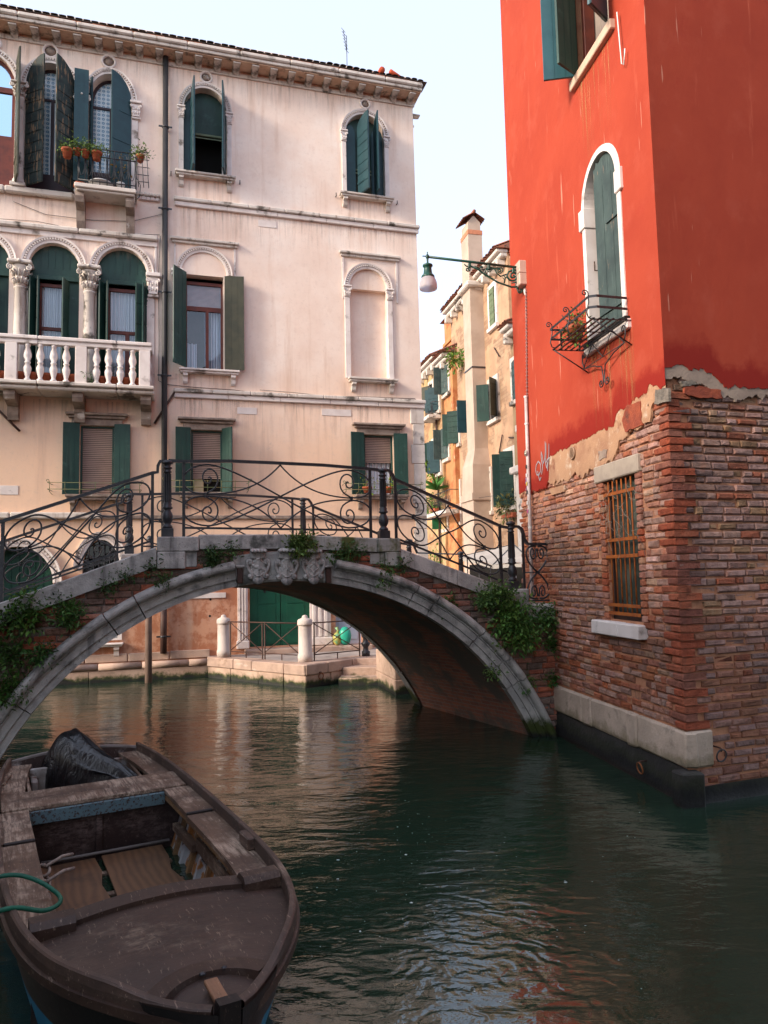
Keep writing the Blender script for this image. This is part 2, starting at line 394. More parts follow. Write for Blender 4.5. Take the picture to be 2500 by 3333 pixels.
def bez(p0, p1, p2, p3, n=12):
    o = []
    for i in range(n+1):
        t = i/n; a, b, c, d = (1-t)**3, 3*t*(1-t)**2, 3*t*t*(1-t), t**3
        o.append(tuple(a*p0[k]+b*p1[k]+c*p2[k]+d*p3[k] for k in range(len(p0))))
    return o
def shutter(parent, w, h, M, m, arch=0, right=False, batten=.27, name='shutter', grooves=0, label=None):
    """a leaf hinged at x=0, opening towards +x (or -x); M places the hinge"""
    b = MB(); t = .035; sgn = -1 if right else 1
    if arch:
        pts = [(0, 0), (w, 0)]+[(w*math.cos(a_)*1.0 if False else w-w*(1-math.cos(a_)), h-arch+arch*math.sin(a_)) for a_ in [math.pi/2*i/8 for i in range(9)]]
        # quarter-round top: high at the meeting edge (x=w), low at the hinge
        pts = [(0, 0), (w, 0), (w, h)]+[(w-w*math.sin(math.pi/2*i/8), h-arch+arch*math.cos(math.pi/2*i/8)) for i in range(1, 9)]
        b.prism([(sgn*x, z) for x, z in pts], 0, t)
    else: b.box(0, sgn*w, 0, t, 0, h, bev=.004)
    hh = h-arch; k = max(2, int(round(hh/batten)))
    for i in range(k):
        z0 = hh*i/k
        b.box(sgn*.012, sgn*(w-.012), -.012, -.001, z0+.012, z0+hh/k-.012, bev=.006)
    b.box(sgn*.0, sgn*w*.62, -.022, -.013, hh*.16, hh*.16+.035); b.box(0, sgn*w*.62, -.022, -.013, hh*.84, hh*.84+.035)
    for i in range(2):
        xx = w*(.33+.34*i); b.box(sgn*(xx-.004), sgn*(xx+.004), t+.001, t+.004, .02, hh-.02)
    o = b.build(name, m, parent); o.matrix_local = M
    if label: o['label'] = label
    return o
def sill(parent, x0, x1, z, m, proj=.22, th=.11, br=True, name='sill'):
    b = MB(); b.box(x0, x1, -proj, .05, z-th*.5, z, bev=.01); b.box(x0+.03, x1-.03, -proj+.04, .05, z-th, z-th*.5-.002, bev=.008)
    o = b.build(name, m, parent)
    if br:
        for x in (x0+.16, x1-.16):
            c = MB(); c.prism([(-proj+.07, z-th-.004), (.0, z-th-.004), (.0, z-th-.26), (-.03, z-th-.27), (-.07, z-th-.22), (-.09, z-th-.12), (-proj+.06, z-th-.07)], x-.06, x+.06, M=Matrix(((0, 1, 0, 0), (1, 0, 0, 0), (0, 0, 1, 0), (0, 0, 0, 1))))
            c.build('sill_bracket', m, parent)
    return o
def wavy(mb, x0, x1, z0, z1, y, amp=.03, waves=8, n=60):
    P = []
    for i in range(n+1):
        x = x0+(x1-x0)*i/n; yy = y+amp*math.sin(waves*2*math.pi*i/n)+amp*.4*math.sin(waves*5.1*i/n+1)
        P.append([(x, yy, z0), (x, yy, (z0+z1)/2), (x, yy, z1)])
    mb.grid(P); return mb
def cap_relief(mb, x, z0, z1, w, proj):
    """a leafy capital / impost block: flared bell with volutes and leaf bumps"""
    h = z1-z0; mb.box(x-w*.42, x+w*.42, -proj*.55, .02, z0, z0+h*.12, bev=.01)
    mb.prism([(x-w*.33, z0+h*.12), (x+w*.33, z0+h*.12), (x+w*.42, z0+h*.6), (x+w*.5, z0+h*.82), (x-w*.5, z0+h*.82), (x-w*.42, z0+h*.6)], -proj*.7, .02)
    mb.box(x-w*.56, x+w*.56, -proj, .02, z0+h*.84, z1, bev=.012)
    for sx in (-1, 1):
        mb.tube([(a, -proj*.86, b) for a, b in spiral(x+sx*w*.4, z0+h*.66, w*.15, .01, 90, -sx*1.4, 14)], .014, 5)
    for k in range(5):
        xx = x+(k-2)*w*.17
        for zz in (.22, .45):
            mb.lathe([(.0, 0), (w*.07, h*.05), (w*.085, h*.13), (w*.04, h*.2), (0, h*.2)], 6, Matrix.Translation((xx, -proj*.72, z0+h*zz-(.02 if k % 2 else 0))))
# ================================================================== PALAZZO
PF = Frame(onz(532, 2208), R(16.56))
pal = thing('palazzo', 'long three storey pale pink palazzo with arched windows, stone balconies and bracketed cornice', 'building', PF.M)
U = lambda px, py, y=0: PF.u(px, py, y)
Z = lambda px, py, y=0: PF.z(px, py, y)
ULEFT, URIGHT = -7.6, PF.u(1360, 1000)
UR2 = PF.u(1388, 1700)
ZF = Z(532, 212)           # bottom of the frieze
holes = []
def win(xl, xr, yt, ys, yb, arch=True):
    ym = (ys+yb)/2; xc = (xl+xr)/2
    l, r = U(xl, ym), U(xr, ym); zb = Z(xc, yb)
    if arch: zs = Z(xc, ys); rise = Z(xc, yt)-zs; return dict(l=l, r=r, zb=zb, zs=zs, rise=rise, zt=zs+rise, c=(l+r)/2, w=r-l)
    zt = Z(xc, yt); return dict(l=l, r=r, zb=zb, zt=zt, c=(l+r)/2, w=r-l)
def hole(w, n=14):
    if 'zs' in w: h = archloop(w['l'], w['r'], w['zb'], w['zs'], w['rise'], n)
    else: h = rect(w['l'], w['r'], w['zb'], w['zt'])
    holes.append(h); return w
# top floor
T1 = hole(win(82, 246, 207, 300, 622)); T2 = hole(win(290, 427, 243, 330, 617)); T3 = hole(win(598, 738, 289, 362, 574)); T4 = hole(win(1127, 1251, 375, 440, 642))
dx = T2['c']-T1['c']; T0 = dict(T1)
for k in ('l', 'r', 'c'): T0[k] -= dx
holes.append(archloop(T0['l'], T0['r'], T0['zb'], T0['zs'], T0['rise']))
# piano nobile
M1 = hole(win(89, 256, 792, 869, 1256)); M2 = hole(win(313, 477, 808, 886, 1262))
dm = M2['c']-M1['c']; M0 = dict(M1)
for k in ('l', 'r', 'c'): M0[k] -= dm
holes.append(archloop(M0['l'], M0['r'], M0['zb'], M0['zs'], M0['rise']))
M3 = hole(win(604, 726, 897, 0, 1206, False)); M3A = win(590, 738, 823, 893, 1206)
M4 = hole(win(1140, 1262, 877, 940, 1235)); M4A = dict(M4)
L1 = hole(win(270, 378, 1387, 0, 1613, False)); L2 = hole(win(622, 722, 1401, 0, 1605, False)); L3 = hole(win(1171, 1264, 1416, 0, 1612, False))
GD = hole(win(-70, 170, 1779, 1900, 2215)); GW = hole(win(267, 390, 1757, 1850, 1990))
G1 = hole(win(352, 392, 2050, 0, 2078, False))
DD = hole(win(807, 1005, 1860, 0, 2103, False)); DB = hole(win(1077, 1160, 1860, 0, 2098, False))
holes = [[(min(max(x, ULEFT-3.8), 99), z) for x, z in h] for h in holes]
b = MB()
b.sheet([(ULEFT-4, -.6), (UR2, -.6), (URIGHT, ZF+.9), (ULEFT-4, ZF+.9)], 0, holes, .28)
b.build('facade_wall', PLAS, pal)
b = MB(); b.quad((URIGHT, 0, ZF+.9), (UR2, 0, -.6), (UR2, 3, -.6), (URIGHT, 3, ZF+.9)); b.build('side_wall', PLAS, pal)
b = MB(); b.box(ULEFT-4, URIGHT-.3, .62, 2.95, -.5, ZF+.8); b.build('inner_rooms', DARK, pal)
# --- eaves: frieze, brackets, corona, brick course, tiles
def run(name, m, x0, x1, y0, y1, z0, z1, parts=1, gap=.006, bev=.01, p=pal, jz=0):
    o = MB(); L = (x1-x0)/parts
    for i in range(parts):
        q = random.uniform(-jz, jz); o.box(x0+L*i+gap, x0+L*(i+1)-gap, y0, y1, z0+q, z1+q, bev=bev)
    return o.build(name, m, p)
zc = Z(532, 158, -.42)
run('frieze', STONE, ULEFT-4, URIGHT+.05, -.05, -.002, ZF-.02, ZF+.10, 14, .003)
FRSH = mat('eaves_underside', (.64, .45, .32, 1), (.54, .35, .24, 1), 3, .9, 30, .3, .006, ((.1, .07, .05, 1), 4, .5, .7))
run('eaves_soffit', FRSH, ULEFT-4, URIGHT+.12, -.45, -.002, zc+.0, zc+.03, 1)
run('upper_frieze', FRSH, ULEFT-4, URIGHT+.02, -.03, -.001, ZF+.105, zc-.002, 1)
o = MB(); L = 1.35; x = ULEFT-4
while x < URIGHT+.13:
    e = min(x+L, URIGHT+.14); o.box(x+.003, e-.003, -.5, .0, zc+.035, zc+.12, bev=.012); o.box(x+.003, e-.003, -.56, .0, zc+.122, zc+.24, bev=.03); x = e
o.box(URIGHT+.0, URIGHT+.14, .005, 3.2, zc+.035, zc+.12, bev=.012); o.box(URIGHT+.0, URIGHT+.18, .005, 3.2, zc+.122, zc+.24, bev=.03)
o.build('corona', STONE, pal)
def bracket_mesh():
    o = MB(); w = .082; hh = zc-ZF-.02
    o.prism([(-.4, 0), (.0, 0), (.0, -hh), (-.06, -hh), (-.12, -hh*.75), (-.16, -hh*.45), (-.36, -hh*.38), (-.4, -hh*.2)], -w, w, M=Matrix(((0, 1, 0, 0), (1, 0, 0, 0), (0, 0, 1, 0), (0, 0, 0, 1))))
    o.box(-w-.015, w+.015, -.42, 0, -.04, -.002, bev=.006)
    return o
br0 = bracket_mesh().build('cornice_bracket', STONE, pal)
sp = abs(U(532, 200)-U(468, 190)); x = URIGHT-.12; first = True
while x > ULEFT-2.4:
    o = br0 if first else br0.copy()
    if not first: COL.objects.link(o); o.parent = pal
    o.location = (x, 0, zc-.003); first = False; x -= sp
    if abs(x) < .14: x -= .0
for yy in (.6, 1.15, 1.7, 2.25):
    o = br0.copy(); COL.objects.link(o); o.parent = pal; o.rotation_euler = (0, 0, R(90)); o.location = (URIGHT, yy, zc-.003)
o = MB(); x = ULEFT-4; rnd = random.Random(3)
while x < URIGHT-.02:
    l = rnd.uniform(.2, .3); c = rnd.choice(((1, 1, 1), (.8, .75, .7), (1.2, 1.1, 1), (.6, .6, .6))); o.cc = c
    o.box(x+.006, x+l-.006, -.44+rnd.uniform(-.015, .01), 0, zc+.243, zc+.243+.085, bev=.006); x += l
o.build('eaves_brick_course', mat('eaves_brick_v', (.40, .17, .10, 1), (.30, .14, .1, 1), 4, .9, 40, .4, .01, vcol=True), pal)
roof = MB(); roof.box(ULEFT-4, URIGHT+.3, -.46, 0, zc+.335, zc+.352)
roof.quad((ULEFT-4, -.45, zc+.36), (URIGHT+.12, -.45, zc+.36), (URIGHT-2, 1.6, zc+.95), (ULEFT-4, 1.6, zc+.95))
roof.quad((URIGHT+.12, -.45, zc+.36), (URIGHT+.12, 3.3, zc+.36), (URIGHT-2, 1.6, zc+.95), (URIGHT-2, 1.59, zc+.95)); roof.quad((ULEFT-4, 3.3, zc+.36), (URIGHT+.12, 3.3, zc+.36), (URIGHT-2, 1.6, zc+.95), (ULEFT-4, 1.6, zc+.95))
roof.build('roof', TILED, pal)
o = MB(); x = ULEFT-4
while x < URIGHT+.12:
    lift = .02*math.sin(x*1.7)+random.uniform(-.008, .008)
    P = [[(x+.085*math.cos(a), y, zc+.355+lift*.6+(y+.5)*.28+(.014 if x < URIGHT-2.6 else .035)*math.sin(a)) for a in [math.pi*i/5 for i in range(6)]] for y in (-.50+random.uniform(-.02, .02), .1, .6)]
    o.grid(P); x += .19
o.build('tile_row', TILED, pal)
rd = MB()
URIGHT -= .5
rd.tube([(URIGHT-.55, -.5, zc+.46), (URIGHT-.55, .6, zc+.62)], .085, 8); rd.tube([(URIGHT-.3, -.45, zc+.48), (URIGHT+.25, -.2, zc+.42)], .07, 8); rd.box(URIGHT-1.5, URIGHT-1.2, -.3, 0, zc+.4, zc+.5)
URIGHT += .5
rd.build('ridge_tile', mat('red_ridge_tile', (.5, .08, .03, 1), None, 5, .8), pal)
# --- string courses
zs1, zs2 = Z(960, 712), Z(960, 1305)
def string(z, x0, x1, h=.17, dark=.4):
    run('string_course', STONE, x0, x1, -.13, -.002, z+h*.4, z+h, 7, .003, .02); run('string_course', STONEW, x0+.02, x1-.02, -.075, -.002, z-h*.35, z+h*.38, 5, .003, .015)
string(zs1+.02, .22, URIGHT+.09); string(zs2, .22, URIGHT+.13); string(zs1+.05, U(444, 658), -.12, .13)
zb0 = T1['zb']-.04
run('window_ledge', STONE, ULEFT-4, U(240, 640), -.16, -.002, zb0-.16, zb0, 6, .004, .03)
run('string_course', STONE, ULEFT-4, U(515, 775), -.14, -.002, Z(240, 762)-.0, Z(240, 762)+.13, 6, .003, .03)
run('string_course', STONEW, ULEFT-4, U(513, 780), -.05, -.002, Z(240, 762)-.14, Z(240, 762)-.004, 3, .003, .01)
xq = U(507, 850); run('pilaster_strip', STONEW, xq-.035, xq+.035, -.03, -.002, M2['zs']-.05, Z(507, 785)-.15, 1)
run('string_course', STONE, ULEFT-4, U(330, 1690), -.14, -.002, Z(150, 1690), Z(150, 1690)+.16, 5, .003, .03)
run('string_course', STONED, U(330, 1690)+.01, U(1388, 1700), -.06, -.002, Z(150, 1690), Z(150, 1690)+.10, 6, .003, .03)
run('base_course', QSTONE, ULEFT-4, U(682, 2130), -.10, -.002, .12, .40, 8, .006, .02); 
o = MB(); x = ULEFT-4
while x < U(684, 2150):
    e = min(x+random.uniform(.9, 1.5), U(684, 2150)); o.tube([(x+.012, -.10+random.uniform(-.01, .01), .36), (e-.012, -.10, .36+random.uniform(-.006, .006))], .085, 10); x = e
o.build('base_moulding', QSTONE, pal)
run('plinth', QSTONE, ULEFT-4, U(684, 2130), -.05, -.002, .46, .66, 13, .012, .018, jz=.006)
run('waterline_course', QALG, ULEFT-4, U(684, 2150), -.13, -.002, -.6, .27, 9, .006, .01)
# quoins at the right corner
o = MB(); z = Z(1388, 1960)-1.2; k = 0
while z < Z(1370, 1345):
    h = rnd.uniform(.35, .75); w = .30 if k % 2 else .36; ur = URIGHT+(UR2-URIGHT)*(ZF-z)/(ZF)
    o.box(ur-w, ur+.03, -.035, .5, z+.006, z+h-.006, bev=.01); z += h; k += 1
o.build('corner_quoin', STONE, pal)
for (a, c, y0, y1) in ((772, 836, 1325, 1347), (1047, 1142, 1330, 1352), (840, 900, 715, 737), (0, 60, 1580, 1610)):
    run('stone_inset', STONEW, U(a, y0), U(c, y0), -.012, -.001, Z(a, y1), Z(a, y0), 1, 0, .004)
# --- roundels
for px, py, r_ in ((165, 169, 23), (354, 203, 22), (671, 254, 20), (1188, 341, 18), (-22, 140, 24)):
    u, z = PF.uz(px, py); rr = r_*.0081; o = MB()
    o.lathe([(rr*.72, 0), (rr*.78, .05), (rr, .06), (rr*1.06, .03), (rr*1.08, 0)], 28, Matrix.Translation((u, 0, z)) @ Matrix.Rotation(R(90), 4, 'X'), cap=False)
    q = o.build('roundel', STONEW, pal); o = MB(); o.lathe([(rr*.72, .012), (.001, .03)], 24, Matrix.Translation((u, 0, z)) @ Matrix.Rotation(R(90), 4, 'X')); o.build('roundel_disc', STONED, q)
# --- archivolts with dentils
def archivolt(w, parent, wd=.15, dent=True):
    o = MB(); r, rz = w['w']/2, w['rise']
    sweep_arch(o, w['c'], w['zs'], [(-.0, .0), (0, -.04), (.05, -.05), (.055, -.03), (wd*.72, -.03), (wd*.75, -.075), (wd, -.085), (wd+.005, 0)], r, rz)
    if dent:
        n = 34
        for i in range(n):
            a = math.pi*(i+.5)/n; rr, rrz = r+wd*.56, rz+wd*.56
            M_ = Matrix.Translation((w['c']+rr*math.cos(a), -.045, w['zs']+rrz*math.sin(a))) @ Matrix.Rotation(-a, 4, 'Y')
            o.box(-.022, .022, -.03, .02, -.014, .014, M=M_)
    return o.build('archivolt', STONEW, parent)
def jambs(w, parent, wd=.14, capm=True, z1=None):
    zt = z1 or w['zs']
    for s in (-1, 1):
        x = w['l']-wd/2 if s < 0 else w['r']+wd/2
        o = MB(); o.box(x-wd/2, x+wd/2, -.045, -.001, w['zb'], zt-.3, bev=.008); o.build('jamb', STONEW, parent)
        if capm: o = MB(); cap_relief(o, x, zt-.3, zt+.02, wd*1.5, .12); o.build('capital', STONEW, parent)
def winroot(name, label=None):
    o = sub(name, pal)
    if label: o['label'] = label
    return o
def column(parent, x, z0, z1, r, y=-.02, caph=.5, m=STONE):
    o = MB(); o.box(x-r*1.5, x+r*1.5, y-r*1.5, y+r*1.5, z0, z0+.09, bev=.01)
    zc_ = z1-caph
    o.lathe([(r*1.4, z0+.092), (r*1.45, z0+.13), (r*1.2, z0+.17), (r*1.25, z0+.2), (r*1.02, z0+.24), (r, z0+.3), (r*.95, (z0+zc_)/2), (r*.84, zc_-.06), (r*1.0, zc_-.04), (r*1.02, zc_-.01), (r*.85, zc_)], 20, Matrix.Translation((x, y, 0)))
    o.build('column', m, parent)
    c = MB(); c.lathe([(r*.86, zc_), (r*.9, zc_+caph*.3), (r*1.15, zc_+caph*.65), (r*1.45, zc_+caph*.82), (r*1.3, zc_+caph*.84)], 16, Matrix.Translation((x, y, 0)))
    c.box(x-r*1.75, x+r*1.75, y-r*1.75, y+r*1.3, zc_+caph*.86, z1, bev=.02)
    for k in range(12):
        a = R(30*k+15); 
        for hh, rr in ((.12, 1.02), (.42, 1.2)):
            a2 = a+(R(15) if hh > .3 else 0)
            c.tube([(x+r*rr*.9*math.cos(a2), y+r*rr*.9*math.sin(a2), zc_+caph*hh), (x+r*rr*1.1*math.cos(a2), y+r*rr*1.1*math.sin(a2), zc_+caph*(hh+.16)), (x+r*rr*1.3*math.cos(a2), y+r*rr*1.3*math.sin(a2), zc_+caph*(hh+.2)), (x+r*rr*1.32*math.cos(a2), y+r*rr*1.32*math.sin(a2), zc_+caph*(hh+.12))], [.03, .028, .02, .008], 5)
    for sx in (-1, 1):
        c.tube([(p_, y-r*1.5, q_) for p_, q_ in spiral(x+sx*r*1.35, zc_+caph*.68, r*.5, .01, 100, -sx*1.5, 16)], .022, 6)
    c.lathe([(0, 0), (r*.3, .01), (r*.2, .05), (0, .06)], 8, Matrix.Translation((x, y-r*1.75, zc_+caph*.93)) @ Matrix.Rotation(R(90), 4, 'X'))
    c.build('capital', STONE, parent)
# ---- top floor windows
def top_inner(w, parent, kind):
    l, r, zb, zs, zt = w['l']+.0, w['r'], w['zb'], w['zs'], w['zt']; c = w['c']; y = .24
    fr = MB(); loop = archloop(l, r, zb, zs, w['rise']); zt2 = zs-.1
    inn = archloop(l+.07, r-.07, zt2+.06, zs, w['rise']-.07)
    fr.prism(loop, y, y+.06, holes=[inn, rect(l+.07, c-.04, zb+.55, zt2), rect(c+.04, r-.07, zb+.55, zt2)])
    fr.build('window_frame', mat('purple_brown_frame', (.055, .022, .028, 1), (.04, .018, .022, 1), 4, .45), parent)
    g = MB(); g.sheet(inn, y+.03); g.sheet(rect(l+.07, c-.04, zb+.55, zt2), y+.03); g.sheet(rect(c+.04, r-.07, zb+.55, zt2), y+.03)
    g.build('window_pane', HEXG, parent)
    k = MB(); k.sheet(archloop(l-.1, r+.1, zb-.1, zs, w['rise']+.1), y+.07); k.build('dark_backing', DARK, parent)
w0 = winroot('arched_window'); archivolt(T0, w0)
fr = MB(); fr.prism(archloop(T0['l'], T0['r'], T0['zb'], T0['zs'], T0['rise']), .12, .2, holes=[archloop(T0['l']+.09, T0['r']-.09, T0['zs']+.02, T0['zs']+.04, T0['rise']-.12), rect(T0['l']+.09, T0['r']-.09, T0['zb']+1.35, T0['zs']-.12)]); fr.build('window_frame', BROWNF, w0)
fr = MB(); fr.sheet(archloop(T0['l']+.05, T0['r']-.05, T0['zb']+1.3, T0['zs'], T0['rise']-.05), .16); fr.build('window_pane', glass('sky_mirror_glass', (.05, .06, .07, 1), (.55, .75, .9, 1), .85), w0)
w1 = winroot('arched_window'); archivolt(T1, w1); top_inner(T1, w1, 0)
w2 = winroot('arched_window'); archivolt(T2, w2); top_inner(T2, w2, 0)
xm01 = (T0['r']+T1['l'])/2; xm12 = (T1['r']+T2['l'])/2
column(w1, xm01, zb0, T1['zs']+.05, .115, -.03, .36, STONE); column(w1, xm12, zb0, T1['zs']-.05, .11, -.03, .34, STONEW)
o = MB(); cap_relief(o, T2['r']+.12, T2['zs']-.42, T2['zs']+.05, .26, .16); o.build('capital', STONEW, w2)
o = MB(); o.box(T2['r'], T2['r']+.17, -.04, -.001, T2['zb'], T2['zs']-.42, bev=.01); o.build('jamb', STONEW, w2)
hs = lambda w: w['zt']-w['zb']-.05
shutter(w0, .62, hs(T0)*.98, T(T0['r']+.02, -.03, T0['zb']+.03, R(-74)), SHUTO, 0, False, .24, label='weathered black shutter standing open')
shutter(w1, T1['w']*.5, hs(T1), T(T1['l'], -.05, T1['zb']+.03, R(-38)), SHUTW, T1['rise']*.9, label='peeling brown shutter ajar')
shutter(w1, T1['w']*.5, hs(T1), T(T1['r'], -.05, T1['zb']+.03, R(48)), SHUTW, T1['rise']*.9, True, label='peeling brown shutter ajar')
shutter(w2, .34, hs(T2)*.97, T(T2['l']-.0, -.22, T2['zb'], R(-178)), SHUTB, 0, False, .27)
shutter(w2, .10, hs(T2)*.95, T(T2['l'], -.04, T2['zb'], R(-50)), SHUTB, 0, False, .27)
shutter(w2, T2['w']*.52, hs(T2)-.02, T(T2['r'], -.05, T2['zb']+.02, R(30)), SHUTB, T2['rise']*.9, True, 1.1)
for w, nm in ((T3, 0), (T4, 1)):
    q = winroot('arched_window'); archivolt(w, q, .14); jambs(w, q, .13)
    sill(q, w['l']-.22, w['r']+.22, w['zb'], STONE)
    o = MB(); zmid = w['zs']-.55 if nm == 0 else w['zs']-.95
    lp = archloop(w['l'], w['r'], zmid, w['zs'], w['rise']); o.sheet(lp, .2)
    for k in range(6): xx = w['l']+w['w']*(k+.5)/6; o.box(xx-.008, xx+.008, .19, .197, zmid, w['zs']+w['rise']*.6)
    o.build('tympanum_board', SHUT, q)
    o = MB(); o.box(w['l'], w['r'], .14, .2, zmid-.07, zmid-.005, bev=.01); o.box(w['l']+.05, w['r']-.05, .12, .135, zmid-.16, zmid-.13); o.build('shade_box', mat('olive_green_trim', (.16, .2, .12, 1), None, 4, .6), q)
    if nm:
        o = MB(); z_ = w['zb']+.02
        while z_ < zmid-.08: o.box(w['l']+.05, w['r']-.05, .17, .19, z_, z_+.03, M=None); z_ += .045
        o.build('venetian_blind', SHUTO, q)
    for a, b_ in ((w['l']+.04, w['l']+.11), (w['r']-.11, w['r']-.04)): o = MB(); o.box(a, b_, .21, .25, w['zb'], zmid-.08, bev=.005); o.build('window_jamb', WHITEP, q)
    h_ = hs(w); f1, f2, a1, a2 = ((.16, .03, -84, 80), (.30, .24, -70, 86))[nm]
    shutter(q, w['w']*.48, h_-.12*nm, T(w['l']+w['w']*f1, .02, w['zb']+.03, R(a1)), SHUTB, w['rise']*.5)
    shutter(q, w['w']*.48, h_-.12*nm, T(w['r']-w['w']*f2, .02, w['zb']+.03, R(a2)), SHUTB, w['rise']*.5, True)
    if not nm:
        o = MB(); o.sheet(archloop(w['l'], w['l']+.3, w['zb'], w['zs'], .3), .1); o.build('inner_shutter', SHUTB, q)
    if nm:
        o = MB(); o.sheet(archloop(w['l'], w['l']+.3, w['zb'], w['zs'], .3), .1); o.sheet(archloop(w['r']-.36, w['r'], w['zb'], w['zs'], .3), .12); o.build('inner_shutter', SHUTB, q)
    for xx in (w['l']-.32, w['r']+.34):
        o = MB(); o.tube([(xx, 0, w['zb']-.1), (xx, -.07, w['zb']-.1), (xx, -.07, w['zb']-.02)], .014, 6); o.build('shutter_stay', IRON, q)
# ---- middle floor
for w, nm in ((M0, 0), (M1, 1), (M2, 2)):
    q = winroot('arched_window'); archivolt(w, q, .17)
    zt2 = w['zs']-.28; cc = w['c']
    hw = w['w']*.5*(.62 if nm == 1 else .60)
    wl, wr = (w['l']+.24, w['r']-.30) if nm < 2 else (w['l']+.26, w['l']+.26+.78)
    o = MB(); o.sheet(archloop(w['l'], w['r'], zt2, w['zs'], w['rise']), .14)
    for k in range(7): xx = w['l']+w['w']*(k+.5)/7; o.box(xx-.009, xx+.009, .13, .137, zt2+.3, w['zs']+w['rise']*math.sqrt(max(0, 1-((xx-cc)/(w['w']/2))**2))-.03)
    o.box(w['l'], w['r'], .08, .135, zt2-.02, zt2+.10, bev=.01)
    o.build('tympanum_board', SHUT, q)
    o = MB(); o.box(w['l'], wl, .16, .2, w['zb'], zt2); o.box(wr, w['r'], .16, .2, w['zb'], zt2); o.build('side_panel', SHUT, q)
    y = .2; o = MB()
    trz = zt2-1.28
    o.box(wl-.02, wr+.02, y, y+.05, zt2-.17, zt2-.08, bev=.006); o.box(wl, wr, y, y+.05, trz, trz+.09, bev=.006)
    o.box(wl-.02, wl+.04, y, y+.05, w['zb'], zt2-.17, bev=.005); o.box(wr-.04, wr+.02, y, y+.05, w['zb'], zt2-.17, bev=.005)
    if nm == 2: o.box(wl+.42, wl+.52, y-.01, y+.05, w['zb'], trz-.002, bev=.005)
    else: o.box((wl+wr)/2+.2, (wl+wr)/2+.24, y+.02, y+.05, w['zb'], trz-.002)
    o.build('window_frame', BROWNF, q)
    o = MB(); o.sheet(rect(wl, wr, w['zb'], zt2), y+.03); o.build('window_pane', GLASS, q)
    o = MB(); wavy(o, wl, wr, w['zb'], zt2-.1, y+.12, .03, 9); o.build('curtain', LACE, q)
    o = MB(); o.sheet(rect(w['l'], w['r'], w['zb'], zt2), .55); o.build('dark_backing', ROOMD, q)
    hS = zt2-w['zb']-.04
    shutter(q, .30, hS, T(wl-.05, .10, w['zb']+.02, R(-80)), SHUT, 0, False, .5); shutter(q, .26, hS, T(wl-.09, .10, w['zb']+.02, R(-115)), SHUT, 0, False, .5)
    if nm < 2: shutter(q, .28, hS, T(wr+.05, .10, w['zb']+.02, R(70)), SHUT, 0, True, .5)
    else: shutter(q, .46, hS, T(wr+.32, .04, w['zb']+.02, R(25)), SHUT, 0, True, .5); shutter(q, .3, hS, T(w['r']-.02, .06, w['zb']+.02, R(80)), SHUT, 0, True, .5)
    if nm: column(q, (w['l']-.0+(M1['l'] if nm == 1 else M2['l']))/2-.16, w['zb'], w['zs']+.02, .155, -.02, .62, STONE)
o = MB(); cap_relief(o, M2['r']+.16, M2['zs']-.62, M2['zs']+.0, .32, .2); o.build('capital', STONEW, q)
o = MB(); o.box(M2['r']+.0, M2['r']+.2, -.045, -.001, M2['zb'], M2['zs']-.62, bev=.01); o.build('jamb', STONEW, q)
def frame_hood(A, parent, x0, x1, zt, zb):
    o = MB(); o.box(x0-.06, x1+.06, -.12, -.002, zt, zt+.07, bev=.015); o.box(x0-.02, x1+.02, -.07, -.002, zt-.07, zt-.002, bev=.01); o.build('hood_mould', STONE, parent)
    for x in (x0+.05, x1-.05): o = MB(); o.box(x-.025, x+.025, -.025, -.001, zb, zt-.07); o.build('pilaster_strip', STONEW, parent)
q = winroot('rectangular_window', 'brown framed window under a blind plaster arch, green shutters open'); archivolt(M3A, q, .15)
frame_hood(M3A, q, U(563, 785), U(770, 795), Z(665, 792), M3A['zs']-.1)
o = MB(); cap_relief(o, M3A['l']-.1, M3A['zs']-.45, M3A['zs']+.05, .28, .14); o.build('capital', STONEW, q)
l, r_, zb_, zt_ = M3['l'], M3['r'], M3['zb'], M3['zt']; y = .18; trz = Z(665, 1000)
o = MB(); o.prism(rect(l, r_, zb_, zt_-.12), y, y+.07, holes=[rect(l+.05, r_-.05, trz+.07, zt_-.2), rect(l+.05, l+.52, zb_+.03, trz-.05), rect(l+.60, r_-.06, zb_+.03, trz-.05)]); o.build('window_frame', BROWNF, q)
o = MB(); o.sheet(rect(l, r_, zb_, zt_-.12), y+.035); o.build('window_pane', GLASS, q)
o = MB(); wavy(o, l+.5, r_, zb_, trz, y+.15, .04, 5); wavy(o, l, l+.3, zb_, trz-.9, y+.15, .03, 3); o.build('curtain', STRIPE, q)
o = MB(); z_ = trz+.1
while z_ < zt_-.15: o.box(l+.04, r_-.04, y+.09, y+.11, z_, z_+.022); z_ += .033
o.build('venetian_blind', mat('pink_blind', (.5, .36, .36, 1), None, 3, .6), q)
o = MB(); o.box(l, r_, .5, .52, zb_, zt_); o.build('dark_backing', ROOMD, q)
shutter(q, .52, zt_-zb_-.02, T(l, -.06, zb_+.04, R(-128)), SHUT, 0, False, .36); shutter(q, .50, zt_-zb_-.02, T(r_+.03, -.06, zb_+.02, R(170)), SHUTO, 0, True, .36)
sill(q, l-.16, r_+.40, zb_, STONEW)
q = winroot('blind_window', 'walled up arched niche with a stone frame'); archivolt(M4A, q, .15); jambs(M4A, q, .15); frame_hood(M4A, q, U(1110, 830), U(1295, 845), Z(1200, 836), M4A['zs']-.35)
o = MB(); o.sheet(rect(M4['l'], M4['r'], M4['zb'], M4['zs']-.02), .2); o.build('niche_back', PLAS, q)
o = MB(); o.prism(archloop(M4['l'], M4['r'], M4['zs']-.02, M4['zs'], M4['rise']), .05, .2); o.build('niche_lunette', PLAS, q)
sill(q, M4['l']-.1, M4['r']+.22, M4['zb'], STONE)
